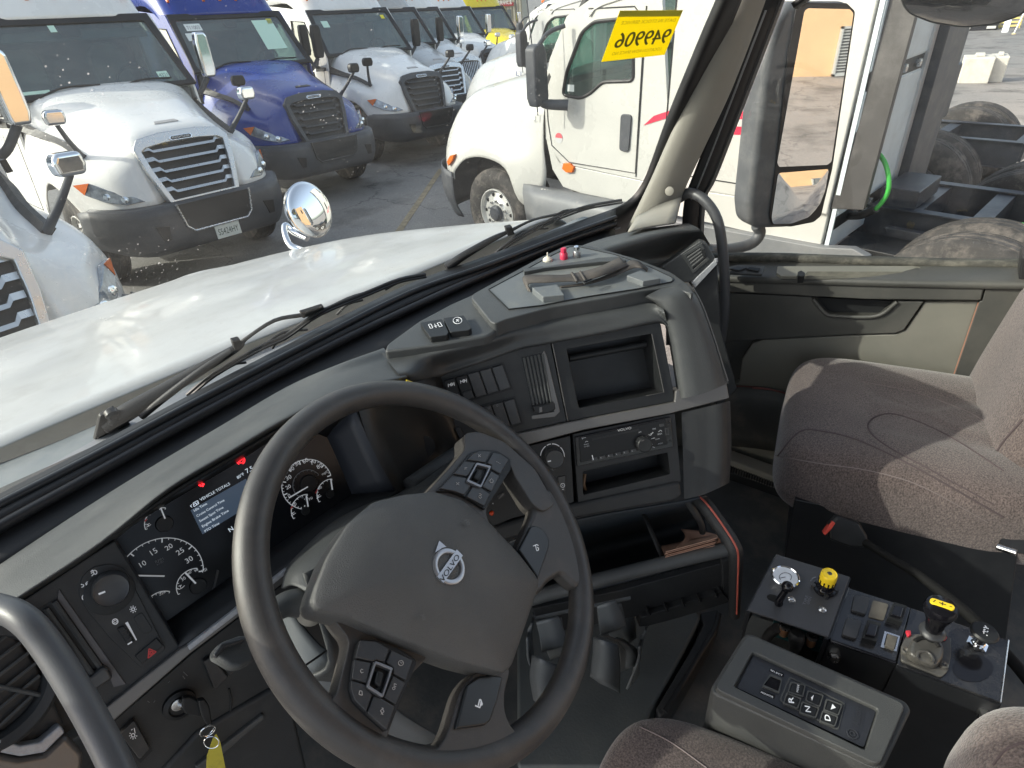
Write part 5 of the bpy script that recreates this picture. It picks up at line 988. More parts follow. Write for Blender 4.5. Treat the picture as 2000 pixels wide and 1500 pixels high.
tube('bracket_bolt', [dep(1948, 1068, 1.04), dep(1985, 1080, 1.02)], .006, STEEL, ps, k=1)
lathe('recline_knob', Fr(dep(1552, 965, 1.28), (-.93, -.36, .1), (.36, -.93, 0)), 0, 0, [(.013, -.01), (.013, .006), (.009, .009)], DARK, ps, res=16)
tube('trim_piping', [dep(*p) for p in [(1470, 758, 1.55), (1510, 762, 1.55), (1552, 775, 1.5), (1572, 795, 1.45)]], .002, MATS['dim_red'], door)
bk = thing('seat_belt_buckle', 'black seat belt buckle with a red release on a long stalk below the passenger seat', 'seat belt', dep(1660, 1045, 1.12))
fbk = Fr(dep(1665, 1045, 1.13), (-.8, -.5, .5), (.5, -.8, 0))
plate('buckle_body', fbk, [(1618, 1024), (1636, 1008), (1680, 1022), (1697, 1050), (1690, 1072), (1660, 1070), (1620, 1055)], -.02, .0, DARK, bk, bev=.006, seg=3)
plate('release_button', fbk, [(1608, 1042), (1626, 1018), (1632, 1022), (1624, 1034), (1612, 1046)], -.012, .0015, mat('buckle_red', (.55, .06, .04), .4), bk, bev=.001)
tube('stalk', [dep(1690, 1060, 1.13), dep(1730, 1085, 1.08), dep(1800, 1128, 1.02), dep(1880, 1190, .96), dep(1925, 1235, .93), dep(1985, 1300, .90), dep(2040, 1370, .88)], [.008, .007, .008, .009, .009, .009, .009], mat('belt_stalk', (.009, .009, .009), .8, spec=.2, bump=.4, bscale=300), bk, res=12)
f2_ = Vector((-.33, .944, 0)).normalized(); r2_ = Vector((.944, .33, 0)).normalized()
ds = thing('driver_seat', 'brownish grey cloth driver seat cushion at the bottom edge under the wheel', 'seat', rel(.25, -.1, -1.3))
V, F = sq(rel(.262, -.035, -.935), r2_, f2_, UP, (.24, .25, .085), .42, .40, nu=96, nv=40)
mk('seat_cushion', V, F, FABRIC, ds, auto=False); bv3 = BVHTree.FromPolygons(V, F)
seat_seam('cushion_stitch', bv3, [(1250, 1420), (1310, 1450), (1380, 1500)], STITCH, ds, r=.0009)
V, F = sq(dep(2060, 1630, .62), r2_, UP, -f2_, (.10, .115, .09), .7, .7, nu=60, nv=30)
mk('side_bolster', V, F, FABRIC, ds, auto=False); bv4 = BVHTree.FromPolygons(V, F)
seat_seam('bolster_seam', bv4, [(1940, 1495), (1965, 1465), (2000, 1450)], SEAM, ds, r=.0012)
# ------------------------------------------------------------------ transmission selector box
za = lambda pts: zz(1350, 1000, 1/3, pts)
FA = zpl(-.80)
ab_ = thing('gear_selector_box', 'dark grey push-button gear selector box beside the driver seat', 'gear selector', FA.hit(1580, 1370, -.1))
GB = mat('selector_grey', (.060, .062, .060), .5, var=.08, vscale=12, bump=.6, bscale=800, dirt=(.13, .125, .11), dscale=6, damt=.25)
top = za([(322, 700), (1230, 1088), (1285, 1130), (1290, 1180), (1105, 1500), (150, 1050), (125, 1015)])
lo_ = [FA.w(*Vector(FA.ab(*p)), -.5) for p in top]
bx = za([(322, 698), (1262, 1108), (1292, 1160), (1120, 1520), (100, 1050)])
plate('box_body', FA, bx, -.45, -.002, GB, ab_, rnd=.012, bev=.007, seg=4, hp=-.002)
ring('top_rim', FA, za([(330, 712), (1260, 1122), (1106, 1486), (132, 1030)]), za([(360, 818), (1094, 1152), (1018, 1394), (250, 1022)]), -.004, .0075, GB, ab_, rnd=.010, rndi=.004, bev=.002)
pn = plate('selector_panel', FA, za([(364, 836), (1086, 1166), (1012, 1380), (268, 1030)]), -.002, .0015, mat('selector_panel', (.022, .024, .030), .45, bump=.4, bscale=900, dirt=(.10, .10, .10), dscale=12, damt=.2), ab_, rnd=.003, bev=.0006)
ring('button_group_frame', FA, za([(575, 962), (905, 1120), (862, 1282), (515, 1105)]), za([(582, 972), (896, 1124), (856, 1272), (525, 1102)]), .0015, .0024, GB, ab_, rnd=.004, rndi=.004)
for q, s in (([(590, 1000), (665, 1015), (650, 1075), (572, 1050)], 'MODE'), ([(565, 1065), (640, 1095), (620, 1145), (545, 1115)], 'R'), ([(690, 1050), (770, 1075), (748, 1135), (675, 1100)], 'up'), ([(655, 1115), (745, 1150), (725, 1200), (640, 1170)], 'N'), ([(798, 1100), (880, 1130), (858, 1185), (782, 1155)], 'dn'), ([(775, 1170), (855, 1200), (838, 1250), (758, 1220)], 'D')):
    ring('button_frame', FA, za([(q[0][0]-8, q[0][1]-8), (q[1][0]+8, q[1][1]-4), (q[2][0]+6, q[2][1]+8), (q[3][0]-6, q[3][1]+6)]), za(q), .0015, .0055, GB, ab_, rnd=.002, rndi=.0015)
    b = plate('selector_button', FA, za([(x*.94+.06*sum(a for a, _ in q)/4, y*.94+.06*sum(c for _, c in q)/4) for x, y in q]), .0015, .0045, DARK, ab_, bev=.0008, rnd=.0015)
    cx_ = sum(a for a, _ in q)/4; cy_ = sum(c for _, c in q)/4
    if s in 'RND': text('button_letter', FA, s, za([(cx_+10, cy_+16)])[0], za([(cx_+4, cy_-18)])[0], WMARK, b, h=.0048, hgt=.0066, bold=.0005)
    elif s == 'MODE': text('button_letter', FA, s, za([(cx_+8, cy_+22)])[0], za([(cx_+14, cy_-22)])[0], WMARK, b, h=.0048, hgt=.0024)
    else:
        sg_ = -1 if s == 'up' else 1
        plate('button_arrow', FA, za([(cx_-14, cy_), (cx_-2, cy_-14*1), (cx_+16, cy_+2), (cx_-0, cy_+14)]) if 0 else za([(cx_+18*sg_, cy_+4*sg_), (cx_-2, cy_-18), (cx_-12, cy_+14)]), .0045, .005, WMARK, b)
ring('display_frame', FA, za([(462, 948), (535, 975), (518, 1060), (415, 1020)]), za([(466, 960), (528, 984), (510, 1050), (424, 1012)]), .0015, .0045, GB, ab_, rnd=.002, rndi=.002)
plate('gear_display', FA, za([(466, 960), (528, 984), (510, 1050), (424, 1012)]), .0015, .0025, PIANO, ab_)
for q, s in (([(462, 915), (545, 948), (540, 966), (458, 932)], 'SELECT'), ([(405, 1042), (492, 1074), (486, 1094), (402, 1062)], 'MONITOR')):
    plate('display_caption_plate', FA, za(q), .0015, .002, PIANO, ab_)
    text('display_caption', FA, s, za([(q[3][0]+6, q[3][1]-2)])[0], za([(q[2][0]-6, q[2][1]-3)])[0], WMARK, ab_, h=.0023, hgt=.0026)
text('maker_print', FA, 'Allison', za([(985, 1262)])[0], za([(1000, 1156)])[0], mat('raised_black', (.035, .037, .043), .3), ab_, h=.0025, hgt=.009, bold=.0004)
text('maker_print', FA, 'TRANSMISSION', za([(1004, 1270)])[0], za([(1016, 1166)])[0], MATS['raised_black'], ab_, h=.0025, hgt=.0028)
lathe('maker_emblem', FA, *FA.ab(*za([(945, 1300)])[0], .002), [(.0050, .0015), (.0052, .0028), (.0066, .0028), (.0068, .0015)], MATS['raised_black'], ab_, res=20, cap=False)
lathe('maker_emblem', FA, *FA.ab(*za([(945, 1300)])[0], .002), [(.0022, .0015), (.0022, .0028), (.0034, .0028), (.0034, .0015)], MATS['raised_black'], ab_, res=16, cap=False)
# ------------------------------------------------------------------ black control boxes
zc = lambda pts: zz(1430, 1060, .2, pts)
zd = lambda pts: zz(1600, 1150, .2, pts)
MB1 = mat('painted_box_top', (.050, .051, .056), .5, metal=.0, var=.12, vscale=8, bump=.15, bscale=500, dirt=(.12, .12, .13), dscale=8, damt=.3)
MB2 = mat('gloss_box_top', (.014, .0145, .017), .2, var=.2, vscale=10, spec=.6, dirt=(.18, .17, .15), dscale=9, damt=.3)
F1 = zpl(-.83); F2 = zpl(-.838)
cb1 = thing('air_control_box', 'dull black control box with a round pressure gauge, a yellow knob and a small lever', 'control box', F1.hit(1560, 1170, -.1))
plate('top_plate', F1, zc([(435, 110), (1150, 330), (940, 920), (150, 655)]), -.004, 0, MB1, cb1, bev=.0015, seg=3)
def side(nm, fr, a, b, h, m, parent): # vertical sheet under an edge a-b
    A = fr.hit(*a); B = fr.hit(*b); d = (B-A).normalized(); n = Vector((-d.y, d.x, 0))*.002
    V = [A, B, B-UP*h, A-UP*h]; V = [v-n-UP*.003 for v in V]+[v+n-UP*.003 for v in V]
    return mk(nm, V, [(0, 1, 2, 3), (7, 6, 5, 4), (0, 4, 5, 1), (1, 5, 6, 2), (2, 6, 7, 3), (3, 7, 4, 0)], m, parent, smooth=False)
side('side_sheet', F1, zc([(150, 655)])[0], zc([(435, 110)])[0], .05, MATS['satin_black_metal'], cb1)
side('side_sheet', F1, zc([(1150, 330)])[0], zc([(940, 920)])[0], .30, MATS['satin_black_metal'], cb1)
side('side_sheet', F1, zc([(435, 110)])[0], zc([(1150, 330)])[0], .30, MATS['satin_black_metal'], cb1)
side('side_sheet', F1, zc([(150, 655)])[0], zc([(180, 665)])[0], .25, MATS['satin_black_metal'], cb1)
plate('inner_block', zpl(-.86), zc([(420, 700), (900, 860), (880, 960), (400, 790)]), -.03, 0, mat('teal_block', (.010, .05, .055), .5), cb1)
plate('inner_dark', zpl(-.95), zc([(150, 700), (940, 940), (900, 1250), (100, 1100)]), -.01, 0, mat('dull_floor', (.06, .06, .055), .8, var=.2), cb1)
for x, y in ((510, 850), (775, 950)):
    tube('brass_fitting', [zpl(-.85).hit(*zc([(x+8, y-40)])[0]), zpl(-.875).hit(*zc([(x-10, y+40)])[0])], [.0075, .0065], mat('brass', (.42, .22, .12), .45, metal=.6, var=.3, vscale=60), cb1, k=1, res=12)
    tube('fitting_collar', [zpl(-.847).hit(*zc([(x+12, y-52)])[0]), zpl(-.853).hit(*zc([(x+4, y-25)])[0])], .0092, STEEL, cb1, k=1, res=6, smooth=False)
tube('elbow_hose', [zpl(-.85).hit(*zc([(640, 880)])[0]), zpl(-.86).hit(*zc([(625, 930)])[0]), zpl(-.88).hit(*zc([(620, 1000)])[0]), zpl(-.95).hit(*zc([(600, 1060)])[0])], [.010, .012, .0095, .008], RUB, cb1, res=14)
tube('black_hose', [zpl(-.86).hit(*zc([(440, 830)])[0]), zpl(-.9).hit(*zc([(360, 900)])[0]), zpl(-.95).hit(*zc([(310, 1000)])[0])], .008, RUB, cb1)
gc = F1.ab(*zc([(520, 330)])[0], .01)
g1 = lathe('pressure_gauge', F1, *gc, [(.0205, 0), (.0215, .006), (.0215, .011), (.0195, .0125), (.0178, .011)], CHROME, cb1, res=40, cap=False)
lathe('gauge_face', F1, *gc, [(.0180, .0112), (.001, .0115)], mat('gauge_face', (.62, .65, .70), .35, var=.1, vscale=90), g1, res=32)
icon('gauge_print', F1, [circ_px(zc([(520, 335)])[0], 12, 18, 140, 400, e=.7), [zc([(520, 335)])[0], zc([(470, 345)])[0]]], .0119, DARK, g1, wd=.0006)
tube('lever_rod', [F1.hit(*zc([(455, 590)])[0], .002), F1.hit(*zc([(455, 570)])[0], .008), F1.hit(*zc([(520, 470)])[0], .03)], [.0065, .0058, .0048], PIANO, cb1, k=3, res=14)
V, F = sq(F1.hit(*zc([(540, 430)])[0], .036), Vector((1, 0, 0)), Vector((0, 1, 0)), UP, (.0088, .0088, .0088), 1, 1, 20, 12); mk('lever_ball', V, F, PIANO, cb1)
plate('lever_slot', F1, zc([(335, 520), (365, 500), (420, 510), (480, 545), (475, 590), (420, 580), (350, 550)]), 0, .0008, mat('void', (.002, .002, .002), .9), cb1, rnd=.003)
for x, y in ((580, 560), (878, 658)):
    lathe('button_bolt', F1, *F1.ab(*zc([(x, y)])[0]), [(.0062, 0), (.0058, .002), (.003, .004), (.0029, .002), (.001, .002)], STEEL, cb1, res=14)
pc = F1.ab(*zc([(905, 440)])[0], .004)
lathe('knob_collar', F1, *pc, [(.0165, 0), (.0165, .005), (.013, .006), (.0105, .010), (.0100, .022)], PIANO, cb1, res=14)
for i in range(4):
    a = i*math.pi/2+.5; tube('collar_tab', [F1.w(pc[0]+.0165*math.cos(a), pc[1]+.0165*math.sin(a), .001), F1.w(pc[0]+.0165*math.cos(a), pc[1]+.0165*math.sin(a), .0065)], .0035, BTN, cb1, k=1, res=8)
yk = lathe('yellow_knob', F1, *pc, [(.0115, .018), (.0120, .030), (.0118, .037), (.0105, .039), (.0095, .0385), (.0085, .0392), (.004, .0392)], YEL, cb1, res=32)
lathe('knob_disc', F1, *pc, [(.0035, .0392), (.003, .0398)], BTN, yk, res=16)
for i in range(12):
    a = i*math.pi/6; tube('knob_slot', [F1.w(pc[0]+.0119*math.cos(a), pc[1]+.0119*math.sin(a), .019), F1.w(pc[0]+.0121*math.cos(a), pc[1]+.0121*math.sin(a), .026)], .0011, PIANO, yk, k=1, res=6)
for s, a, b in (('TIRE', (712, 612), (745, 520)), ('OPEN', (750, 605), (778, 535))): text('stamped_print', F1, s, zc([a])[0], zc([b])[0], mat('stamp', (.16, .17, .2), .4), cb1, h=.0006, hgt=.004)
icon('worn_mark', F1, [zc([(765, 375), (790, 345), (815, 335)]), zc([(770, 360), (780, 375)])], .0006, MATS['stamp'], cb1, wd=.0016)
side('near_sheet', F1, zc([(905, 910)])[0], zc([(940, 920)])[0], .25, MATS['satin_black_metal'], cb1)
cb2 = thing('switch_box', 'glossy black switch box with six square switches between gauge box and lever', 'control box', F2.hit(1690, 1220, -.1))
plate('top_plate', F2, zc([(1130, 437), (1742, 632), (1600, 1166), (948, 944)]), -.004, 0, MB2, cb2, bev=.0015, seg=3)
side('near_sheet', F2, zc([(948, 944)])[0], zc([(1600, 1166)])[0], .4, MATS['satin_black_metal'], cb2)
side('far_sheet', F2, zc([(1130, 437)])[0], zc([(1742, 632)])[0], .4, MATS['satin_black_metal'], cb2)
tube('edge_roll', [F2.hit(*p, -.001) for p in zc([(1130, 440), (952, 930), (965, 958), (1600, 1172)])], .0025, PIANO, cb2, k=1)
for q in ([(1195, 505), (1345, 535), (1305, 700), (1165, 655)], [(1120, 728), (1272, 762), (1215, 940), (1072, 895)]):
    plate('blank_cover', F2, zc(q), 0, .005, BTN, cb2, rnd=.004, bev=.001)
plate('blank_cover', F2, zc([(1375, 560), (1530, 600), (1482, 760), (1330, 720)]), 0, .002, mat('dusty_cover', (.10, .09, .075), .7, var=.25, vscale=60), cb2, rnd=.003, bev=.0006)
for q in ([(1570, 595), (1700, 635), (1655, 795), (1510, 745)], [(1318, 765), (1448, 802), (1405, 985), (1265, 945)]):
    b = plate('toggle_switch', F2, zc(q), 0, .011, DARK, cb2, bev=.001, hp=.006)
    c_ = (sum(x for x, _ in q)/4, sum(y for _, y in q)/4)
    plate('switch_tip', F2, zc([(c_[0]+(x-c_[0])*.68, c_[1]-12+(y-c_[1])*.62) for x, y in q]), .010, .016, PIANO, b, bev=.0015, seg=3, hp=.012)
    ring('switch_frame', F2, zc([(c_[0]+(x-c_[0])*1.02, c_[1]+(y-c_[1])*1.02) for x, y in q]), zc([(c_[0]+(x-c_[0])*.86, c_[1]+(y-c_[1])*.86) for x, y in q]), .010, .0125, BTN, b, hp=None) if False else None
ring('bare_cutout_edge', F2, zc([(1490, 862), (1640, 912), (1605, 1062), (1450, 1018)]), zc([(1510, 885), (1620, 920), (1590, 1040), (1480, 1000)]), 0, .0015, STEEL, cb2)
plate('square_plug', F2, zc([(1522, 885), (1618, 918), (1585, 1038), (1495, 1005)]), 0, .006, MATS['dusty_cover'], cb2, bev=.0008)
lathe('hex_bolt', Fr(F2.hit(*zc([(995, 1120)])[0], -.03), (-.85, -.5, .2), (1, 0, 0)), 0, 0, [(.0085, -.01), (.0085, .001), (.006, .001), (.006, .006)], STEEL, cb2, res=6, smooth=False)
cb3 = thing('shift_lever_box', 'glossy black box carrying a black lever with yellow cap and a round push-pull valve', 'control box', F2.hit(1860, 1290, -.1))
plate('top_plate', F2, zd([(892, 182), (1850, 500), (1770, 1112), (757, 737)]), -.004, 0, MB2, cb3, bev=.0015, seg=3)
side('near_sheet', F2, zd([(757, 737)])[0], zd([(1770, 1112)])[0], .45, MATS['satin_black_metal'], cb3)
side('far_sheet', F2, zd([(892, 182)])[0], zd([(1850, 500)])[0], .45, MATS['satin_black_metal'], cb3)
side('rear_sheet', F2, zd([(1850, 500)])[0], zd([(1770, 1112)])[0], .45, MATS['satin_black_metal'], cb3)
tube('bright_edge', [F2.hit(*p, .0005) for p in zd([(1850, 502), (1770, 1110)])], .0009, STEEL, cb3, k=1, res=6)
GM = mat('grey_casting', (.085, .082, .076), .38, metal=.3, var=.2, vscale=30, dirt=(.25, .23, .19), dscale=25, damt=.6)
plate('lever_base', F2, zd([(860, 440), (980, 440), (1290, 470), (1290, 640), (1260, 800), (1200, 860), (800, 700), (800, 560)]), 0, .004, GM, cb3, rnd=.004, bev=.001)
gd = [(920, 480), (1010, 430), (1090, 450), (1170, 500), (1215, 590), (1210, 680), (1140, 770), (860, 660), (870, 560)]
plate('gate_dome', F2, zd(gd), .003, .020, GM, cb3, rnd=.010, bev=.006, seg=4, hp=.014)
tube('gate_slot', [F2.hit(*p, .0205) for p in zd([(935, 510), (1000, 480), (1080, 490), (1140, 525), (1170, 570)])], .0028, mat('void2', (.003, .003, .003), .8), cb3)
tube('gate_ridge', [F2.hit(*p, .0205) for p in zd([(950, 680), (965, 630), (1010, 610), (1070, 625), (1110, 680), (1100, 720)])], .0022, GM, cb3)
for p in ((845, 612), (1215, 745)): lathe('case_screw', F2, *F2.ab(*zd([p])[0], .005), [(.006, .003), (.006, .007), (.004, .008), (.002, .006)], GM, cb3, res=12)
for p in ([(845, 400), (900, 400), (905, 450), (870, 462)], [(1180, 470), (1225, 440), (1255, 465), (1240, 492), (1200, 490)]): plate('red_seal', F2, zd(p), .003, .009, mat('red_rubber', (.55, .03, .05), .5), cb3, bev=.002)
l0 = F2.hit(*zd([(1085, 500)])[0], .015); l1 = F2.hit(*zd([(1105, 420)])[0], .035)
ax = (F2.hit(*zd([(1200, 175)])[0], .088) - F2.hit(*zd([(1112, 420)])[0], .032)).normalized()
fl = Fr(l1, ax, (1, 0, 0))
tube('lever_neck', [l0-UP*.01, l0, l1], [.010, .0085, .0075], PIANO, cb3, k=2, res=14)
lathe('lever_collar', fl, 0, 0, [(.008, -.004), (.0155, -.002), (.0165, .001), (.0150, .004), (.009, .007)], BTN, cb3, res=28)
kb_ = lathe('lever_knob', fl, 0, 0, [(.0095, .004), (.0110, .012), (.0125, .026), (.0165, .038), (.0195, .046), (.0200, .052), (.0175, .058), (.010, .0605), (.002, .061)], PIANO, cb3, res=32)
ft = Fr(fl.w(0, 0, .0612), ax, F2.hit(*zd([(1300, 200)])[0])-F2.hit(*zd([(1120, 130)])[0]))
plate('yellow_cap', ft, [(-.012, -.0048), (.012, -.0048), (.0145, 0), (.012, .0048), (-.012, .0048), (-.0145, 0)], -.003, .0012, YEL, kb_, px=False, rnd=.003, bev=.0005)
V, F = merge([barg(ft, (-.004, 0), (.004, 0), .0012, .0012, .0015), barg(ft, (0, -.003), (0, .003), .0012, .0012, .0015), barg(ft, (-.010, -.002), (-.008, .002), .0012, .0012, .0015), barg(ft, (.008, 0), (.011, 0), .001, .0012, .0015)]); mk('cap_symbol', V, F, DARK, kb_, smooth=False)
vc = F2.ab(*zd([(1540, 545)])[0], .004)
lathe('valve_nut', F2, *vc, [(.0135, 0), (.0135, .006), (.010, .007)], CHROME, cb3, res=6, smooth=False)
lathe('valve_stem', F2, *vc, [(.0085, .006), (.0085, .012), (.0075, .013), (.0075, .028)], MATS['chrome'], cb3, res=20)
vk = lathe('valve_knob', F2, *vc, [(.0085, .024), (.0105, .028), (.0165, .031), (.0172, .034), (.0150, .037), (.001, .0375)], DARK, cb3, res=32)
for i in range(9):
    a = random.uniform(0, 6.28); q = random.uniform(.002, .010)
    V, F = barg(F2, (vc[0]+q*math.cos(a), vc[1]+q*math.sin(a)), (vc[0]+q*math.cos(a)+random.uniform(-.005, .005), vc[1]+q*math.sin(a)+random.uniform(-.003, .003)), .0013, .0374, .0379); mk('knob_print', V, F, WMARK, vk, smooth=False)
dc = F2.ab(*zd([(1500, 780)])[0])
plate('round_patch', F2, [F2.ab(*p) for p in circ_px(zd([(1500, 780)])[0], 39, 36, e=.68)[:-1]], 0, .0008, PIANO, cb3, px=False)
lathe('hex_bolt', Fr(F2.hit(*zd([(1570, 1170)])[0], -.03)+Vector((-.01, -.01, 0)), (-.85, -.5, .2), (1, 0, 0)), 0, 0, [(.0095, -.01), (.0095, .001), (.0065, .001), (.0065, .007)], STEEL, cb3, res=6, smooth=False)
# ------------------------------------------------------------------ cab shell around and behind the camera
LINER = mat('roof_liner', (.32, .32, .315), .9)
mk('cab_roof', [rel(-.55, .42, .40), rel(1.3, .55, .40), rel(1.8, -1.2, .42), rel(-.55, -1.2, .42)], [(0, 1, 2, 3)], LINER, kind='structure', thick=.04, smooth=False)
fr_ = Fr(rel(.6, -1.15, 0), (0, 1, 0), (1, 0, 0))
ring('cab_rear_wall', fr_, [(-1.2, -1.3), (1.3, -1.3), (1.3, .42), (-1.2, .42)], [(-.95, -.60), (.45, -.60), (.45, .30), (-.95, .30)], -.04, 0, LINER, None, px=False, kind='structure')
mk('cab_left_pillar', [rel(-.52, .55, .40), rel(-.46, .50, .40), rel(-.46, .80, -.55), rel(-.56, .84, -.55), rel(-.52, .47, .40), rel(-.46, .44, .40), rel(-.46, .72, -.55), rel(-.56, .74, -.55)], [(0, 1, 2, 3), (4, 7, 6, 5), (0, 4, 5, 1), (1, 5, 6, 2), (2, 6, 7, 3), (3, 7, 4, 0)], BEIGE, kind='structure', smooth=False)
# ================================================================== the lot outside
SL = .045
FGD = Fr(rel(2, 0, -2.65), (SL, 0, 1), (1, 0, 0))
def gz(x, y=0): return EYE-2.65-SL*(x-2)
def asphalt(name, a, b):
    m = bpy.data.materials.new(name); m.use_nodes = True; t = m.node_tree; bs = t.nodes['Principled BSDF']; bs.inputs['Roughness'].default_value = .85
    tc = t.nodes.new('ShaderNodeTexCoord')
    n1 = t.nodes.new('ShaderNodeTexNoise'); n1.inputs['Scale'].default_value = .35; n1.inputs['Detail'].default_value = 10; n1.inputs['Roughness'].default_value = .65
    n2 = t.nodes.new('ShaderNodeTexNoise'); n2.inputs['Scale'].default_value = 60; n2.inputs['Detail'].default_value = 4
    sep = t.nodes.new('ShaderNodeSeparateXYZ'); t.links.new(tc.outputs['Object'], sep.inputs[0])
    t.links.new(tc.outputs['Object'], n1.inputs['Vector']); t.links.new(tc.outputs['Object'], n2.inputs['Vector'])
    # old sun-bleached tarmac to the right of the parking bays
    mr = t.nodes.new('ShaderNodeMapRange'); mr.inputs[1].default_value = 2.5; mr.inputs[2].default_value = 4.5; t.links.new(sep.outputs[0], mr.inputs[0])
    my = t.nodes.new('ShaderNodeMapRange'); my.inputs[1].default_value = 6.0; my.inputs[2].default_value = 2.5; my.inputs[3].default_value = 0; my.inputs[4].default_value = 1; t.links.new(sep.outputs[1], my.inputs[0])
    mm = t.nodes.new('ShaderNodeMath'); mm.operation = 'MULTIPLY'; t.links.new(mr.outputs[0], mm.inputs[0]); t.links.new(my.outputs[0], mm.inputs[1])
    ad = t.nodes.new('ShaderNodeMath'); ad.operation = 'MULTIPLY_ADD'; ad.inputs[1].default_value = .9; ad.use_clamp = True
    r1 = t.nodes.new('ShaderNodeMapRange'); r1.inputs[1].default_value = .3; r1.inputs[2].default_value = .7; r1.inputs[3].default_value = -.15; r1.inputs[4].default_value = .25; t.links.new(n1.outputs[0], r1.inputs[0])
    t.links.new(mm.outputs[0], ad.inputs[0]); t.links.new(r1.outputs[0], ad.inputs[2])
    mx = t.nodes.new('ShaderNodeMix'); mx.data_type = 'RGBA'; mx.inputs[6].default_value = (*a, 1); mx.inputs[7].default_value = (*b, 1); t.links.new(ad.outputs[0], mx.inputs[0])
    r2 = t.nodes.new('ShaderNodeMapRange'); r2.inputs[1].default_value = .3; r2.inputs[2].default_value = .7; r2.inputs[3].default_value = .72; r2.inputs[4].default_value = 1.28; t.links.new(n2.outputs[0], r2.inputs[0])
    vm = t.nodes.new('ShaderNodeVectorMath'); vm.operation = 'SCALE'; t.links.new(mx.outputs[2], vm.inputs[0]); t.links.new(r2.outputs[0], vm.inputs['Scale']); t.links.new(vm.outputs[0], bs.inputs['Base Color'])
    # oil stains, tyre-dark patches and thin cracks
    n3 = t.nodes.new('ShaderNodeTexNoise'); n3.inputs['Scale'].default_value = .9; n3.inputs['Detail'].default_value = 7; n3.inputs['Roughness'].default_value = .6; t.links.new(tc.outputs['Object'], n3.inputs['Vector'])
    st_ = t.nodes.new('ShaderNodeMapRange'); st_.inputs[1].default_value = .50; st_.inputs[2].default_value = .66; st_.inputs[3].default_value = 1; st_.inputs[4].default_value = .52; t.links.new(n3.outputs[0], st_.inputs[0])
    vo = t.nodes.new('ShaderNodeTexVoronoi'); vo.feature = 'DISTANCE_TO_EDGE'; vo.inputs['Scale'].default_value = .28
    ws_ = t.nodes.new('ShaderNodeMix'); ws_.data_type = 'VECTOR'; ws_.inputs[0].default_value = .12; t.links.new(tc.outputs['Object'], ws_.inputs[4]); t.links.new(n3.outputs['Color'], ws_.inputs[5]); 
    sc_ = t.nodes.new('ShaderNodeVectorMath'); sc_.operation = 'MULTIPLY_ADD'; sc_.inputs[1].default_value = (1.6, 1.6, 1.6); t.links.new(n3.outputs['Color'], sc_.inputs[0]); t.links.new(tc.outputs['Object'], sc_.inputs[2]); t.links.new(sc_.outputs[0], vo.inputs['Vector'])
    cr_ = t.nodes.new('ShaderNodeMapRange'); cr_.inputs[1].default_value = .0; cr_.inputs[2].default_value = .006; cr_.inputs[3].default_value = .45; cr_.inputs[4].default_value = 1; t.links.new(vo.outputs[0], cr_.inputs[0])
    m1 = t.nodes.new('ShaderNodeMath'); m1.operation = 'MULTIPLY'; t.links.new(st_.outputs[0], m1.inputs[0]); t.links.new(cr_.outputs[0], m1.inputs[1])
    v2 = t.nodes.new('ShaderNodeVectorMath'); v2.operation = 'SCALE'; t.links.new(vm.outputs[0], v2.inputs[0]); t.links.new(m1.outputs[0], v2.inputs['Scale']); t.links.new(v2.outputs[0], bs.inputs['Base Color'])
    bp = t.nodes.new('ShaderNodeBump'); bp.inputs['Strength'].default_value = .5; bp.inputs['Distance'].default_value = .01; t.links.new(n2.outputs[0], bp.inputs['Height']); t.links.new(bp.outputs[0], bs.inputs['Normal'])
    return m
ASP = asphalt('tarmac', (.215, .21, .20), (.37, .325, .285))
xs = [-300, -20, 0, 5, 10, 20, 40, 400]
rows = [[Vector((x, y, gz(max(-20, min(x, 40))))) for x in xs] for y in (-300, 0, 300)]
patch('parking_lot_tarmac', rows, ASP, None, lin=True, kind='structure')
def line(a, b, w, label):
    t_ = None
    A = FGD.ab(*a); B = FGD.ab(*b); V, F = barg(FGD, A, B, w, .002, .006)
    return mk('bay_line', V, F, mat('worn_line_paint', (.26, .21, .13), .8, var=.35, vscale=9), None, smooth=False, kind='structure', label=label)
line((760, 480), (862, 330), .10, 'worn yellowish bay line on the dark tarmac')
# ------------------------------------------------------------------ shared truck pieces
BLKPL = mat('grey_bumper_plastic', (.050, .054, .062), .5, var=.12, vscale=4, bump=.2, bscale=200, dirt=(.15, .15, .15), dscale=3, damt=.35)
TIRE = mat('tyre_rubber', (.045, .042, .040), .85, var=.25, vscale=14, bump=.5, bscale=90, dirt=(.22, .19, .165), dscale=7, damt=.8)
AMBER = mat('amber_lens', (.75, .16, .02), .25); LAMPG = mat('headlamp_glass', (.30, .33, .36), .08, metal=.5, var=.5, vscale=14)
ALU = mat('polished_wheel', (.66, .65, .62), .32, metal=.5, var=.1, vscale=9)
TW = glass('truck_glass', (.62, .72, .70), 3.2, dust_sheen=.13, haze=.07, specks=.02); MESHB = mat('grille_mesh', (.012, .013, .015), .5, var=.5, vscale=90)  # truck glass: sky reflection put in as pale dust and haze
CABIN = mat('truck_interior', (.11, .12, .122), .8, var=.3, vscale=3); SEATB = mat('truck_seat', (.20, .21, .21), .9, var=.2, vscale=5)
FRAMEM = mat('chassis_black', (.036, .040, .050), .45, var=.35, vscale=5, dirt=(.18, .17, .16), dscale=6, damt=.35)
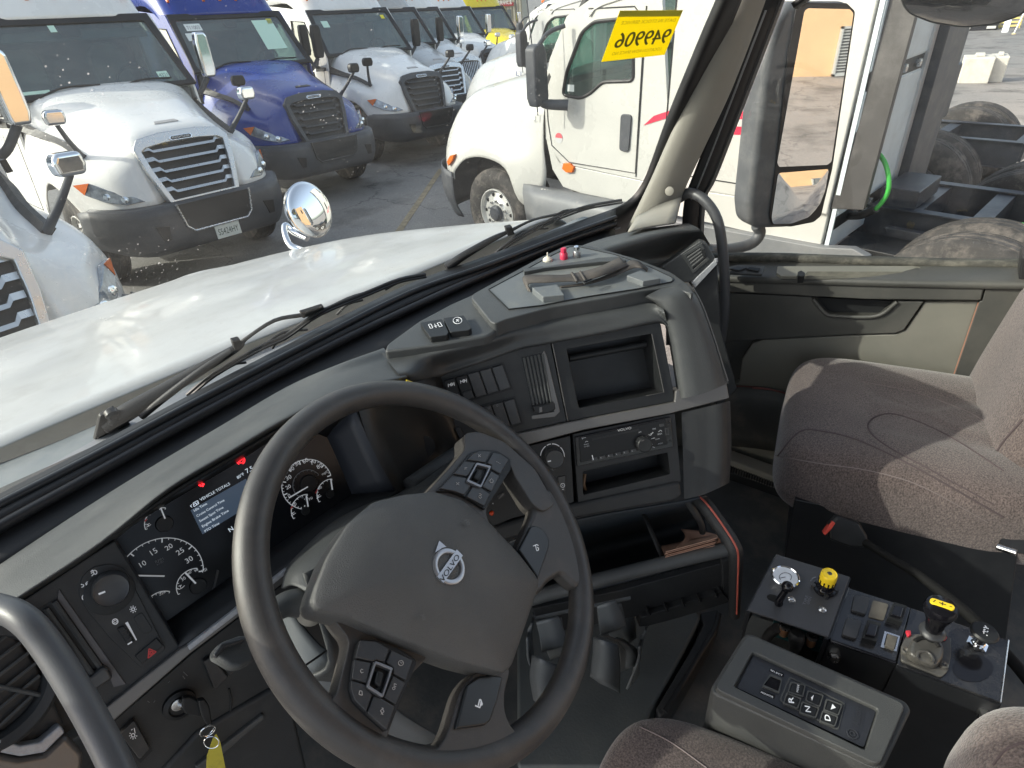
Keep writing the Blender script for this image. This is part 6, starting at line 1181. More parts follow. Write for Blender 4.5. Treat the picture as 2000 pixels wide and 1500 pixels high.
def wheel(parent, c, s, r=.52, w=.28, rim=ALU, dish=.06):
    f = Fr(c, (s, 0, 0), (0, -s, 0) if s else (1, 0, 0))
    pr = [(r*.58, -w), (r*.92, -w), (r*.99, -w+.03), (r, -w+.06)]
    for g in (.25, .5, .75): z = -w+w*g; pr += [(r, z-.012), (r-.012, z-.008), (r-.012, z+.008), (r, z+.012)]
    pr += [(r, -.06), (r*.985, -.03), (r*.93, -.005), (r*.80, .006), (r*.66, .0), (r*.585, -.02), (r*.56, -.05)]
    t = lathe('tyre', f, 0, 0, pr, TIRE, parent, res=48, cap=False)
    rm = lathe('wheel_rim', f, 0, 0, [(r*.565, -.06), (r*.56, -.015), (r*.535, -.012), (r*.52, -.03), (r*.50, -dish-.01), (r*.40, -dish+.01), (r*.29, -dish+.02), (r*.27, -dish+.03), (r*.02, -dish+.03)], rim, parent, res=40)
    P = []; N = 24
    for i in range(10):
        a = 2*math.pi*i/10; cx_, cy_ = r*.42*math.cos(a), r*.42*math.sin(a); R_ = r*.042
        P.append(prism([f.w(cx_+R_*math.cos(b), cy_+R_*math.sin(b), -dish+.0) for b in [j*math.pi/4 for j in range(8)]], [f.w(cx_+R_*math.cos(b), cy_+R_*math.sin(b), -dish+.016) for b in [j*math.pi/4 for j in range(8)]]))
    V, F = merge(P); mk('hand_holes', V, F, MATS['rubber_seal'], rm, smooth=False); P = []
    for i in range(10):
        a = 2*math.pi*(i+.5)/10; cx_, cy_ = r*.275*math.cos(a), r*.275*math.sin(a); R_ = .014
        P.append(prism([f.w(cx_+R_*math.cos(b), cy_+R_*math.sin(b), -dish+.02) for b in [j*math.pi/3 for j in range(6)]], [f.w(cx_+R_*math.cos(b), cy_+R_*math.sin(b), -dish+.05) for b in [j*math.pi/3 for j in range(6)]]))
    V, F = merge(P); mk('wheel_nuts', V, F, STEEL, rm, smooth=False)
    lathe('hub_cap', f, 0, 0, [(r*.19, -dish+.02), (r*.18, .01), (r*.14, .03), (r*.02, .035)], FRAMEM if rim is ALU else STEEL, rm, res=24)
def sym(rows): return [[Vector((-x, y, z)) for x, y, z in r[:0:-1]]+[Vector(p) for p in r] for r in rows]
def paint(nm, c, **k): return mat(nm, c, .28, coat=.45, var=.03, vscale=2, dirt=tuple(min(1, x*.6+.1) for x in c), dscale=1.8, damt=.30, **k)
SATIN = mat('satin_bright_grille', (.62, .63, .63), .28, metal=.75, var=.05, vscale=6)
P_WHITE = paint('truck_white', (.78, .77, .74)); P_BLUE = mat('truck_blue', (.006, .034, .24), .28, coat=.3, var=.05, vscale=2, dirt=(.03, .07, .26), dscale=2, damt=.3); P_SILV = paint('truck_silver', (.42, .42, .41)); P_YEL = paint('truck_yellow', (.80, .62, .02)); P_CREAM = paint('truck_warm_white', (.50, .49, .455))
def cascadia(label, x, y, rot, pm, chrome, mirc, hoodm, tag=None, plate_no=None, stickers=(), tall_grille=False, simple=False, group='conventional trucks parked nose-on in a row'):
    t = thing('parked_truck', label, 'truck', (0, 0, 0), group=group)
    GR = SATIN if chrome else BLKPL
    R = [[(0, .30, .93), (.3, .30, .93), (.46, .22, .93), (.54, .20, .93), (.76, .28, .93), (.92, .44, .93), (1.03, .66, .93), (1.09, .78, .90)],
         [(0, .40, 1.35), (.3, .39, 1.35), (.47, .36, 1.33), (.54, .32, 1.25), (.77, .36, 1.12), (.92, .52, 1.08), (1.04, .72, 1.04), (1.10, .80, .93)],
         [(0, .46, 1.62), (.3, .45, 1.61), (.47, .43, 1.56), (.56, .46, 1.45), (.78, .50, 1.30), (.93, .64, 1.24), (1.06, .80, 1.14), (1.12, .85, 1.0)],
         [(0, .90, 1.76), (.32, .9, 1.75), (.54, .9, 1.68), (.66, .9, 1.54), (.86, .9, 1.41), (1.05, .93, 1.33), (1.13, .97, 1.20), (1.15, .98, 1.12)],
         [(0, 1.3, 1.87), (.36, 1.3, 1.86), (.60, 1.3, 1.79), (.76, 1.3, 1.62), (.91, 1.3, 1.50), (1.07, 1.3, 1.42), (1.14, 1.3, 1.28), (1.16, 1.3, 1.18)],
         [(0, 1.7, 1.96), (.42, 1.7, 1.95), (.70, 1.7, 1.88), (.87, 1.7, 1.70), (.99, 1.7, 1.56), (1.09, 1.7, 1.40), (1.14, 1.68, 1.2), (1.15, 1.66, 1.0)],
         [(0, 2.05, 2.04), (.5, 2.05, 2.02), (.82, 2.05, 1.96), (.96, 2.05, 1.80), (1.04, 2.05, 1.6), (1.10, 2.05, 1.4), (1.13, 2.03, 1.1), (1.13, 2.0, .75)]]
    patch('hood', sym(R), pm, t, k=3 if simple else 4, thick=.01)
    # bumper
    B = [[(0, .0, .95), (.5, .0, .95), (.78, .08, .95), (.98, .34, .95), (1.09, .62, .95), (1.13, .78, .92)], [(0, -.03, .70), (.5, -.03, .70), (.79, .06, .70), (1.0, .34, .70), (1.10, .62, .70), (1.14, .78, .66)], [(0, .03, .48), (.5, .03, .48), (.74, .10, .47), (.92, .36, .48), (1.03, .58, .52), (1.08, .74, .52)], [(0, .35, .42), (.5, .35, .42), (.7, .35, .42), (.86, .45, .44), (.95, .55, .46), (1.0, .65, .48)]]
    patch('bumper', sym(B), BLKPL, t, k=3, thick=.01)
    patch('bumper_shelf', sym([[(0, .0, .95), (.5, .0, .95), (.78, .08, .95), (.98, .34, .95), (1.09, .62, .95)], [(0, .35, .955), (.5, .35, .955), (.7, .40, .955), (.88, .55, .955), (1.0, .75, .955)]]), BLKPL, t, k=2, thick=.004)
    # grille, leaning plane
    fg = Fr((0, .20, .93), (0, -.943, .333), (1, 0, 0)); H = .70
    lo_w, hi_w = .40, .52
    def gp(u, v): w_ = lo_w+(hi_w-lo_w)*min(v, .85)/.85; return (u*w_, v*H)
    og = [gp(-1, 0), gp(1, 0), gp(1.04, .5), gp(1.0, .84), gp(.86, .97), gp(.4, 1.02), gp(-.4, 1.02), gp(-.86, .97), gp(-1.0, .84), gp(-1.04, .5)]
    ig_ = [gp(-.86, .03), gp(.86, .03), gp(.90, .5), gp(.88, .78), gp(.76, .83), gp(.35, .86), gp(-.35, .86), gp(-.76, .83), gp(-.88, .78), gp(-.90, .5)]
    ring('grille_frame', fg, og, ig_, -.03, .07, GR, t, px=False, bev=.012, seg=3)
    plate('grille_mesh', fg, ig_, .0, .012, MESHB, t, px=False)
    if tall_grille:
        for i in range(15):
            u = -.84+1.68*i/14; tube('grille_bar', [fg.w(*gp(u, .05), .05), fg.w(*gp(u, .82), .05)], .008, CHROME, t, k=1, res=6)
    else:
        for i in range(5):
            v = .16+.155*i; a = []
            for u, dv, hh in ((-.88, .030, .03), (-.72, .030, .05), (-.66, -.012, .055), (.66, -.012, .055), (.72, .030, .05), (.88, .030, .03)): a.append((u, v+dv, hh))
            top_ = [fg.w(*gp(u, q+.016+(.020 if abs(u) > .7 else 0)), hh) for u, q, hh in a]; bot = [fg.w(*gp(u, q-.016), hh+.008) for u, q, hh in a]; back_ = [fg.w(*gp(u, q+.01), .012) for u, q, hh in a]
            patch('grille_bar', [back_, top_, bot, back_], GR if chrome else BTN, t, lin=True, thick=.004, smooth=False)
    fb_ = Fr((0, -.035, .82), (0, -1, .05), (1, 0, 0))
    li = [(-.40, .13), (.40, .13), (.36, -.10), (.30, -.15), (-.30, -.15), (-.36, -.10)]
    plate('lower_intake', fb_, li, -.01, .006, MESHB, t, px=False)
    tube('intake_trim', [fb_.w(*p, .012) for p in [(-.42, .14), (-.38, -.10), (-.31, -.165), (.31, -.165), (.38, -.10), (.42, .14)]], .014, STEEL if chrome else BTN, t, k=1, res=8)
    for s in (-1, 1): plate('fog_lamp_recess', Fr((s*.62, .0, .7), (s*.15, -1, 0), (1, 0, 0)), [(-.07, .08), (.07, .06), (.05, -.08), (-.02, -.08)], 0, .03, MATS['rubber_seal'], t, px=False)
    bd = plate('badge', Fr((0, .36, 1.545), (0, -.95, .3), (1, 0, 0)), [(-.13, 0), (-.11, .026), (.11, .026), (.13, 0), (.11, -.026), (-.11, -.026)], 0, .03, CHROME if True else None, t, px=False, bev=.004)
    plate('badge_field', Fr((0, .36, 1.545), (0, -.95, .3), (1, 0, 0)), [(-.115, 0), (-.10, .018), (.10, .018), (.115, 0), (.10, -.018), (-.10, -.018)], .03, .032, DARK, bd, px=False)
    text('badge_print', Fr((0, .36, 1.545), (0, -.95, .3), (1, 0, 0)), 'FREIGHTLINER', (-.095, -.009), (.095, -.009), mat('badge_letters', (.8, .8, .8), .3), bd, h=.034, px=False, hgt=.022)
    for s in (-1, 1):
        hl = [(s*x, yy, zz_) for x, yy, zz_ in [(.60, .245, 1.00), (.77, .30, .99), (.92, .46, 1.03), (1.02, .67, 1.10), (1.065, .77, 1.20), (.96, .60, 1.22), (.85, .47, 1.14), (.69, .32, 1.06)]]
        c_ = sum((Vector(p) for p in hl), Vector())/8; n_ = Vector((s*.45, -.86, .22)).normalized()
        V, F = prism([Vector(p)-n_*.03 for p in hl], [Vector(p)+n_*.030 for p in hl])
        h_ = mk('headlight', V, F, LAMPG, t, bev=.01)
        V, F = prism([Vector(p)+n_*.025 for p in hl[3:6]], [Vector(p)+n_*.036 for p in hl[3:6]]); mk('turn_lens', V, F, AMBER, h_, smooth=False)
        for q, r_ in (((.77, .31, 1.045), .038), ((.89, .43, 1.085), .036)):
            ff = Fr(Vector((s*q[0], q[1], q[2]))+n_*.024, n_, (1, 0, 0)); lathe('lamp_projector', ff, 0, 0, [(r_, 0), (r_*.9, .012), (r_*.3, .018)], mat('projector', (.75, .78, .8), .06, metal=.9), h_, res=14)
        def hs(i, k, q, o=.012):
            p = Vector(R[i][k]).lerp(Vector(R[i][k+1]), q); n_ = Vector((s*.75, 0, .66)); return Vector((s*p.x, p.y, p.z)) + n_*o
        st_ = [3, 4, 5, 6]
        tp_ = smooth_line([hs(i, 3, [.72, .52, .40, .30][i-3], .055) for i in st_], 4); bt_ = smooth_line([hs(i, 3, [.98, .85, .85, .85][i-3], .055) for i in st_], 4)
        V = [v for ab in zip(tp_, bt_) for v in ab]; V += [v-Vector((s*.06, 0, .05)) for v in V]; n2 = len(tp_); F = []
        for i in range(n2-1): F += [(2*i, 2*i+1, 2*i+3, 2*i+2)]
        F += [(2*n2+a_, 2*n2+b_, 2*n2+c_, 2*n2+d_) for a_, b_, c_, d_ in F]
        F += [(2*i, 2*i+2, 2*n2+2*i+2, 2*n2+2*i) for i in range(n2-1)]+[(2*i+1, 2*n2+2*i+1, 2*n2+2*i+3, 2*i+3) for i in range(n2-1)]+[(0, 2*n2, 2*n2+1, 1), (2*n2-2, 2*n2-1, 4*n2-1, 4*n2-2)]
        mk('hood_vent', V, F, MATS['rubber_seal'], t, smooth=False)
        plate('hood_vent', Fr((s*1.10, 2.25, 1.72), (s, 0, .1), (0, s*1, 0)), [(-.16, -.05), (.18, -.03), (.18, .03), (-.16, .05)], .0, .045, MATS['rubber_seal'], t, px=False, bev=.004)
        wheel(t, (s*1.09, 1.22, .52), s)
        # mirrors
        m_ = plate('door_mirror', Fr((s*1.38, 2.2, 2.25), (0, -1, 0), (1, 0, 0)), [(-.08, -.27), (.06, -.27), (.085, -.18), (.085, .22), (.05, .27), (-.07, .27), (-.09, .15), (-.09, -.22)], -.07, .06, mirc, t, px=False, bev=.03, seg=4)
        tube('mirror_arm', [Vector((s*1.36, 2.24, 1.98)), Vector((s*1.22, 2.3, 1.80)), Vector((s*1.05, 2.35, 1.72))], .035, BLKPL, t)
        hm_ = plate('fender_mirror', Fr((s*1.02, .62, 1.86), (s*.1, -1, 0), (1, 0, 0)), [(-.09, -.06), (.08, -.065), (.10, 0), (.085, .075), (-.07, .08), (-.10, .03)], -.06, .05, hoodm, t, px=False, bev=.03, seg=4)
        tube('fender_mirror_arm', [Vector((s*1.02, .64, 1.80)), Vector((s*.94, .78, 1.62)), Vector((s*.84, .92, 1.44))], [.022, .026, .032], BLKPL, t)
    # cab
    for s in (-1, 1):
        fs_ = Fr((s*1.135, 0, .75), (s*.998, 0, .06), (0, s, 0))
        P_ = lambda L: [(s*a, (b-.75)) for a, b in L]
        ring('cab_side', fs_, P_([(2.03, 1.98), (2.66, 2.76), (4.3, 2.9), (4.3, .6), (2.03, .6)]), P_([(2.34, 1.98), (2.72, 2.56), (3.30, 2.60), (3.30, 1.72), (2.40, 1.80)]), -.03, .0, pm, t, px=False, bev=.008)
        plate('side_window', fs_, P_([(2.34, 1.98), (2.72, 2.56), (3.30, 2.60), (3.30, 1.72), (2.40, 1.80)]), -.025, -.015, TW, t, px=False, smooth=False)
        tube('window_rubber', [fs_.w(*p, .001) for p in P_([(2.34, 1.98), (2.72, 2.56), (3.30, 2.60), (3.30, 1.72), (2.40, 1.80), (2.34, 1.98)])], .014, MATS['rubber_seal'], t, k=1, res=6)
        tube('door_seam', [fs_.w(*p, .001) for p in P_([(2.20, 1.75), (2.20, .75), (3.42, .75), (3.42, 2.65)])], .005, MATS['rubber_seal'], t, k=1, res=5)
        plate('door_handle', fs_, P_([(3.26, 1.35), (3.34, 1.35), (3.34, 1.60), (3.26, 1.60)]), 0, .02, BLKPL, t, px=False, bev=.005)
    fw_ = Fr((0, 2.02, 1.99), (0, -.765, .644), (1, 0, 0)); hgt_ = .99
    ring('windscreen_frame', fw_, [(-1.07, -.06), (1.07, -.06), (.99, hgt_+.02), (-.99, hgt_+.02)], [(-.99, 0), (.99, 0), (.90, hgt_-.09), (-.90, hgt_-.09)], -.03, .01, MATS['rubber_seal'], t, px=False, bev=.01, rndi=.05)
    plate('windscreen', fw_, [(-.995, 0), (.995, 0), (.90, hgt_-.085), (-.90, hgt_-.085)], -.015, -.008, TW, t, px=False, smooth=False)
    patch('roof', sym([[(0, 2.63, 2.74), (.6, 2.64, 2.74), (.90, 2.68, 2.71), (1.0, 2.76, 2.62)], [(0, 2.72, 2.90), (.6, 2.74, 2.89), (.90, 2.80, 2.84), (1.02, 2.9, 2.70)], [(0, 3.1, 3.35), (.6, 3.12, 3.33), (.92, 3.2, 3.22), (1.04, 3.3, 2.9)], [(0, 3.9, 3.8), (.6, 3.9, 3.78), (.95, 3.9, 3.6), (1.06, 3.9, 2.9)], [(0, 4.3, 3.8), (.6, 4.3, 3.78), (.95, 4.3, 3.6), (1.06, 4.3, 2.9)]]), pm, t, k=3, thick=.01)
    mk('cab_back', [Vector(p) for p in [(-1.1, 4.3, .6), (1.1, 4.3, .6), (1.05, 4.3, 3.7), (-1.05, 4.3, 3.7)]], [(0, 1, 2, 3)], pm, t, thick=.02, smooth=False)
    for xx in (-.86, -.28, 0, .28, .86) if not simple else (-.2, 0, .2):
        tube('marker_light', [Vector((xx, 2.74, 2.935)), Vector((xx, 2.84, 3.04)), Vector((xx, 2.92, 3.12))], [.022, .026, .012], AMBER, t, k=3, res=8)
    # interior
    plate('cabin_dash', Fr((0, 2.25, 1.85), (0, 0, 1), (1, 0, 0)), [(-1.0, -.2), (1.0, -.2), (1.0, .25), (-1.0, .25)], -.3, .06, CABIN, t, px=False, bev=.03)
    for s in (-1, 1):
        plate('cabin_seat', Fr((s*.5, 3.15, 2.0), (0, -1, .15), (1, 0, 0)), [(-.25, -.5), (.25, -.5), (.22, .35), (.12, .45), (-.12, .45), (-.22, .35)], -.08, .08, SEATB, t, px=False, bev=.04)
    plate('cabin_rear', Fr((0, 3.6, 2.0), (0, -1, 0), (1, 0, 0)), [(-1.05, -1.2), (1.05, -1.2), (1.0, .75), (-1.0, .75)], -.02, 0, CABIN, t, px=False)
    plate('sun_visor', fw_, [(-.88, hgt_-.24), (.88, hgt_-.24), (.86, hgt_-.11), (-.86, hgt_-.11)], -.10, -.08, SEATB, t, px=False)
    V, F = tube_geo([Vector((.5+.2*math.cos(a), 2.52-.09*math.sin(a), 2.02+.17*math.sin(a))) for a in [2*math.pi*i/24 for i in range(24)]], .016, 8, closed=True); mk('cabin_steering_wheel', V, F, DARK, t)
    fi = Fr(fw_.w(0, 0, -.02), fw_.n, fw_.u)
    plate('sensor_housing', fw_, [(-.12, hgt_-.10), (.12, hgt_-.10), (.10, hgt_-.21), (.03, hgt_-.24), (-.06, hgt_-.24), (-.11, hgt_-.21)], -.06, -.02, DARK, t, px=False, bev=.008)
    for (a, b, w_, h_, cn, tx) in stickers:
        col = {'g': (.55, .75, .62), 'w': (.75, .78, .74), 'y': (.75, .66, .05), 'b': (.2, .45, .7)}[cn]
        s_ = plate('window_sticker', fw_, [(a, b), (a+w_, b), (a+w_, b+h_), (a, b+h_)], -.0075, -.005, mat('sticker_'+cn, col, .5), t, px=False, smooth=False)
        if tx: text('sticker_print', fw_, tx, (a+w_*.1, b+h_*.2), (a+w_*.9, b+h_*.2), mat('ink', (.06, .07, .09), .5), s_, h=-.0045, px=False, hgt=h_*.55, mirror=(tx == 'Z11003x'))
    if not simple:
        for a0 in (-.75, .1):
            tube('wiper', [fw_.w(a0, -.05, .03), fw_.w(a0+.3, .04, .03), fw_.w(a0+.68, .03, .03)], .012, MATS['rubber_seal'], t, res=6)
    if tag: text('fleet_number', Fr((-1.137, 2.6, 1.52), (-1, 0, .06), (0, -1, 0)), tag, (-.22, 0), (.10, 0), DARK, t, h=.004, px=False, hgt=.085)
    if plate_no:
        lp = plate('licence_plate', Fr((.04, -.048, .565), (0, -1, .05), (1, 0, 0)), [(-.145, -.07), (.145, -.07), (.145, .08), (-.145, .08)], 0, .012, mat('plate_white', (.62, .66, .62), .4), t, px=False, bev=.003)
        text('plate_print', Fr((.04, -.048, .565), (0, -1, .05), (1, 0, 0)), plate_no, (-.12, -.03), (.12, -.03), mat('plate_ink', (.04, .07, .05), .5), lp, h=.0135, px=False, hgt=.07)
    if simple or not plate_no:
        pass
    plate('hood_notch', Fr((0, .62, 1.685), (0, -.28, .96), (1, 0, 0)), [(-.13, -.03), (.13, -.03), (.11, .03), (-.11, .03)], 0, .012, mat('notch_grey', (.38, .37, .36), .5) if pm is not P_BLUE else DARK, t, px=False)
    # chassis behind
    for s in (-1, 1):
        mk('frame_rail', *boxg(Fr((s*.43, 5.0, .95), (0, 0, 1), (1, 0, 0)), -.04, .04, -2.5, 3.4, -.14, .14), FRAMEM, t, smooth=False)
    t.location = (x, y, gz(x)); t.rotation_euler = (0, SL, rot)
    return t
cascadia('white truck with a chrome barred grille and licence plate, left of the deep blue truck', 2.08, 7.25, .10, P_WHITE, True, CHROME, CHROME, tag='D4319', plate_no='S5424HY', stickers=[(.66, .06, .13, .10, 'g', '4321'), (-.22, .80, .07, .09, 'g', None), (-.90, .02, .30, .04, 'g', None)])
cascadia('deep blue truck with a black grille and a paper sheet behind its windscreen', 4.80, 9.4, .06, P_BLUE, False, MATS['rubber_seal'], MATS['rubber_seal'], stickers=[(-.80, .70, .26, .13, 'w', '711003'), (-.86, .52, .12, .14, 'w', None), (.38, .26, .38, .58, 'g', None), (.66, .76, .10, .10, 'y', None)])
cascadia('white truck with a black grille and black mirrors, just beyond the blue truck', 7.75, 10.55, .02, P_WHITE, False, MATS['rubber_seal'], MATS['rubber_seal'], stickers=[(-.78, .60, .15, .15, 'g', None), (.72, .74, .09, .09, 'y', None)])
cascadia('white truck with a chrome grille whose nose alone reaches in at the lower left edge', -.33, 4.0, .20, P_WHITE, True, CHROME, CHROME)
cascadia('silver truck with a chrome barred grille, mostly hidden behind the white truck with black mirrors', 9.5, 12.0, .0, P_SILV, True, MATS['rubber_seal'], MATS['rubber_seal'], simple=True)
cascadia('white truck with a tall upright chrome grille of fine vertical bars', 11.1, 13.2, -.02, P_WHITE, True, CHROME, CHROME, tall_grille=True, simple=True)
cascadia('white truck with a yellow sticker in its windscreen, just in front of the yellow truck', 14.0, 15.3, -.04, P_WHITE, False, CHROME, CHROME, simple=True, stickers=[(-.55, .25, .16, .5, 'y', None)])
cascadia('bright yellow truck near the service building, farthest of the nose-on row', 17.6, 17.6, -.06, P_YEL, False, CHROME, CHROME, simple=True)
# ------------------------------------------------------------------ tractors parked beside us, seen from their left side
def tractor(label, dx, dy, pm, full=True, ax=(5.92, 7.25), group='tractors parked beside us facing the same way'):
    zg = gz(5.8+dx)
    t = thing('parked_tractor', label, 'truck', (5.8+dx, 4+dy, zg), group=group)
    def L(x, y, z): return Vector((5.8+dx-x, 6.55+dy-y, zg+z))      # local: x toward us, y back from the nose, z up
    def LR(rows): return [[L(-x, y, z) for x, y, z in r[:0:-1]]+[L(x, y, z) for x, y, z in r] for r in rows]
    R = [[(0, .10, 1.0), (.4, .10, 1.0), (.60, .10, 1.0), (.80, .12, .98), (1.0, .17, .95), (1.12, .30, .92), (1.15, .46, .86)],
         [(0, .08, 1.47), (.4, .08, 1.46), (.62, .09, 1.41), (.82, .12, 1.32), (1.0, .19, 1.20), (1.12, .33, 1.09), (1.16, .48, .94)],
         [(0, .24, 1.77), (.42, .24, 1.75), (.66, .25, 1.68), (.84, .28, 1.54), (1.0, .34, 1.36), (1.12, .50, 1.18), (1.17, .56, 1.02)],
         [(0, .70, 1.89), (.46, .70, 1.87), (.72, .70, 1.79), (.88, .72, 1.60), (1.02, .74, 1.42), (1.14, .76, 1.26), (1.18, .77, 1.15)],
         [(0, 1.10, 1.97), (.5, 1.10, 1.95), (.78, 1.10, 1.87), (.93, 1.10, 1.66), (1.04, 1.10, 1.46), (1.15, 1.10, 1.32), (1.18, 1.10, 1.20)],
         [(0, 1.55, 2.03), (.55, 1.55, 2.01), (.84, 1.55, 1.93), (.98, 1.55, 1.70), (1.06, 1.52, 1.48), (1.14, 1.48, 1.28), (1.18, 1.45, 1.12)],
         [(0, 1.90, 2.08), (.6, 1.90, 2.06), (.9, 1.90, 1.97), (1.05, 1.90, 1.74), (1.09, 1.82, 1.46), (1.15, 1.72, 1.16), (1.18, 1.63, .80)],
         [(0, 2.0, 2.09), (.6, 2.0, 2.07), (.92, 2.0, 1.98), (1.08, 2.0, 1.76), (1.12, 2.0, 1.42), (1.10, 2.0, 1.05), (1.10, 1.85, .68)]]
    patch('hood', LR(R), pm, t, k=4, thick=.01)
    patch('bumper', LR([[(0, -.1, 1.0), (.6, -.1, 1.0), (.95, .0, 1.0), (1.14, .26, .98), (1.17, .46, .95)], [(0, -.12, .7), (.6, -.12, .7), (.97, .0, .7), (1.16, .26, .68), (1.19, .48, .62)], [(0, -.06, .36), (.6, -.06, .36), (.9, .05, .36), (1.06, .32, .36), (1.10, .50, .38)]]), BLKPL, t, k=4, thick=.01)
    fs = Fr(L(1.15, 0, 0), (-1, 0, 0), (0, -1, 0))      # a = back from nose
    def S(p): return p
    for s, lst in ((1, 1),):
        plate('marker_lamp', fs, [(.40, 1.02), (.50, 1.10), (.54, 1.17), (.46, 1.15), (.38, 1.07)], -.03, .03, AMBER, t, px=False, bev=.006)
    wheel(t, L(1.08, 1.10, .52), -1); wheel(t, L(-1.08, 1.10, .52), 1)
    plate('wheel_well', fs, [(.45, .60), (.56, 1.0), (.8, 1.18), (1.1, 1.24), (1.45, 1.16), (1.66, .85), (1.72, .5), (1.0, .3)], -.45, -.32, MATS['rubber_seal'], t, px=False)
    # cab side with door and window
    fd = Fr(L(1.15, 0, 0), (-.998, 0, .04), (0, -1, 0))
    oc_ = [(2.01, 1.98), (2.08, 2.2), (2.30, 2.55), (2.60, 2.68), (3.30, 2.72), (3.44, 1.9), (3.44, 1.22), (2.20, 1.26), (2.01, 1.48)]
    ic = [(2.25, 1.90), (2.30, 2.10), (2.48, 2.42), (2.62, 2.50), (3.04, 2.52), (3.08, 2.05), (2.74, 2.03), (2.60, 1.93), (2.48, 1.88)]
    ring('cab_side', fd, oc_, ic, -.04, 0, pm, t, px=False, bev=.01, rndi=.05)
    plate('door_window', fd, ic, -.03, -.02, glass('tractor_glass', (.55, .74, .68), 2.5, dust_sheen=.10, haze=.06, specks=.02) if 'tractor_glass' not in MATS else MATS['tractor_glass'], t, px=False, smooth=False)
    tube('window_rubber', [fd.w(*p, .0) for p in rnd_poly(ic, .05)+[rnd_poly(ic, .05)[0]]], .016, MATS['rubber_seal'], t, k=1, res=8)
    tube('door_seam', [fd.w(*p, .002) for p in [(2.03, 1.95), (2.05, 1.65), (2.10, 1.42), (2.34, 1.28), (3.16, 1.28), (3.16, 2.50), (3.05, 2.60), (2.56, 2.60)]], .006, MATS['rubber_seal'], t, k=1, res=6)
    plate('door_handle', fd, [(2.97, 1.46), (3.08, 1.46), (3.09, 1.78), (2.97, 1.78)], 0, .02, BLKPL, t, px=False, rnd=.04, bev=.006)
    plate('round_decal', fd, [(2.20+.05*math.cos(a), 1.50+.05*math.sin(a)) for a in [i*.4 for i in range(16)]], 0, .003, mat('decal_grey', (.45, .45, .45), .5), t, px=False)
    plate('round_decal_top', fd, [(2.20+.05*math.cos(a), 1.50+.05*math.sin(a)) for a in [i*.39 for i in range(9)]], .003, .004, mat('decal_red', (.5, .08, .1), .5), t, px=False)
    plate('window_notice', fd, [(2.29, 1.93), (2.38, 1.93), (2.38, 1.99), (2.29, 1.99)], -.019, -.017, mat('sticker_w', (.75, .78, .74), .5), t, px=False, smooth=False)
    text('model_badge', Fr(L(1.11, 1.88, 1.66), (-1, 0, .15), (0, -1, 0)), 'LT', (-.10, 0), (.06, 0), CHROME, t, h=.03, px=False, hgt=.07, bold=.01)
    plate('side_turn_lamp', fd, [(2.26, 1.21), (2.32, 1.18), (2.40, 1.19), (2.42, 1.24), (2.36, 1.28), (2.28, 1.27)], -.02, .03, AMBER, t, px=False, bev=.008)
    plate('rocker_panel', fd, [(2.02, 1.46), (2.10, 1.18), (2.25, 1.02), (2.6, .98), (4.93, .95), (4.93, 1.24), (3.44, 1.215), (2.25, 1.25)], -.05, .0, pm, t, px=False, bev=.008)
    # far side, roof, windscreen
    fo_ = Fr(L(-1.15, 0, 0), (1, 0, 0), (0, 1, 0))
    mk('cab_far_side', [L(-1.12, 2.1, .8), L(-1.12, 3.4, .8), L(-1.12, 3.4, 1.7), L(-1.12, 2.1, 1.75)], [(0, 1, 2, 3)], pm, t, thick=.03, smooth=False)
    patch('roof', LR([[(0, 2.45, 2.66), (.6, 2.47, 2.66), (.95, 2.52, 2.62), (1.07, 2.58, 2.54)], [(0, 2.60, 2.78), (.6, 2.62, 2.78), (.93, 2.68, 2.74), (1.06, 2.72, 2.62)], [(0, 3.45, 2.92), (.6, 3.45, 2.91), (.95, 3.45, 2.86), (1.06, 3.45, 2.74)]]), pm, t, k=3, thick=.01)
    fw_ = Fr(L(0, 2.03, 2.0), (0, .84, .54), (-1, 0, 0))
    ring('windscreen_frame', fw_, [(-1.08, -.05), (1.08, -.05), (1.0, .80), (-1.0, .80)], [(-.98, .02), (.98, .02), (.9, .72), (-.9, .72)], -.03, .01, MATS['rubber_seal'], t, px=False)
    plate('windscreen', fw_, [(-.98, .02), (.98, .02), (.9, .72), (-.9, .72)], -.02, -.01, MATS['tractor_glass'], t, px=False, smooth=False)
    for xx in (-.9, .9): tube('marker_light', [L(xx, 2.62, 2.78), L(xx, 2.72, 2.84)], [.03, .02], AMBER, t, k=1, res=8)
    for yy, xx in ((2.55, .45), (2.55, -.45)): plate('cabin_seat', Fr(L(xx, 3.2, 1.8), (0, 1, 0), (1, 0, 0)), [(-.24, -.5), (.24, -.5), (.2, .5), (-.2, .5)], -.08, .08, CABIN, t, px=False, bev=.03)
    plate('cabin_dash', Fr(L(0, 2.35, 1.72), (0, 0, 1), (1, 0, 0)), [(-1.0, -.25), (1.0, -.25), (1.0, .2), (-1.0, .2)], -.3, .1, CABIN, t, px=False, bev=.03)
    V, F = tube_geo([L(.5+.2*math.cos(a), 2.62+.09*math.sin(a), 1.88+.17*math.sin(a)) for a in [2*math.pi*i/24 for i in range(24)]], .016, 8, closed=True); mk('cabin_steering_wheel', V, F, DARK, t)
    # mirror
    plate('door_mirror', Fr(L(1.38, 2.22, 2.10), (0, 1, 0), (-1, 0, 0)), [(-.08, -.25), (.06, -.26), (.09, -.18), (.08, .23), (.04, .26), (-.06, .26), (-.09, .18), (-.10, -.18)], -.05, .08, BLKPL, t, px=False, bev=.03, seg=4)
    tube('mirror_arm', [L(1.38, 2.24, 1.88), L(1.30, 2.26, 1.85), L(1.17, 2.40, 1.83)], [.035, .045, .05], BLKPL, t)
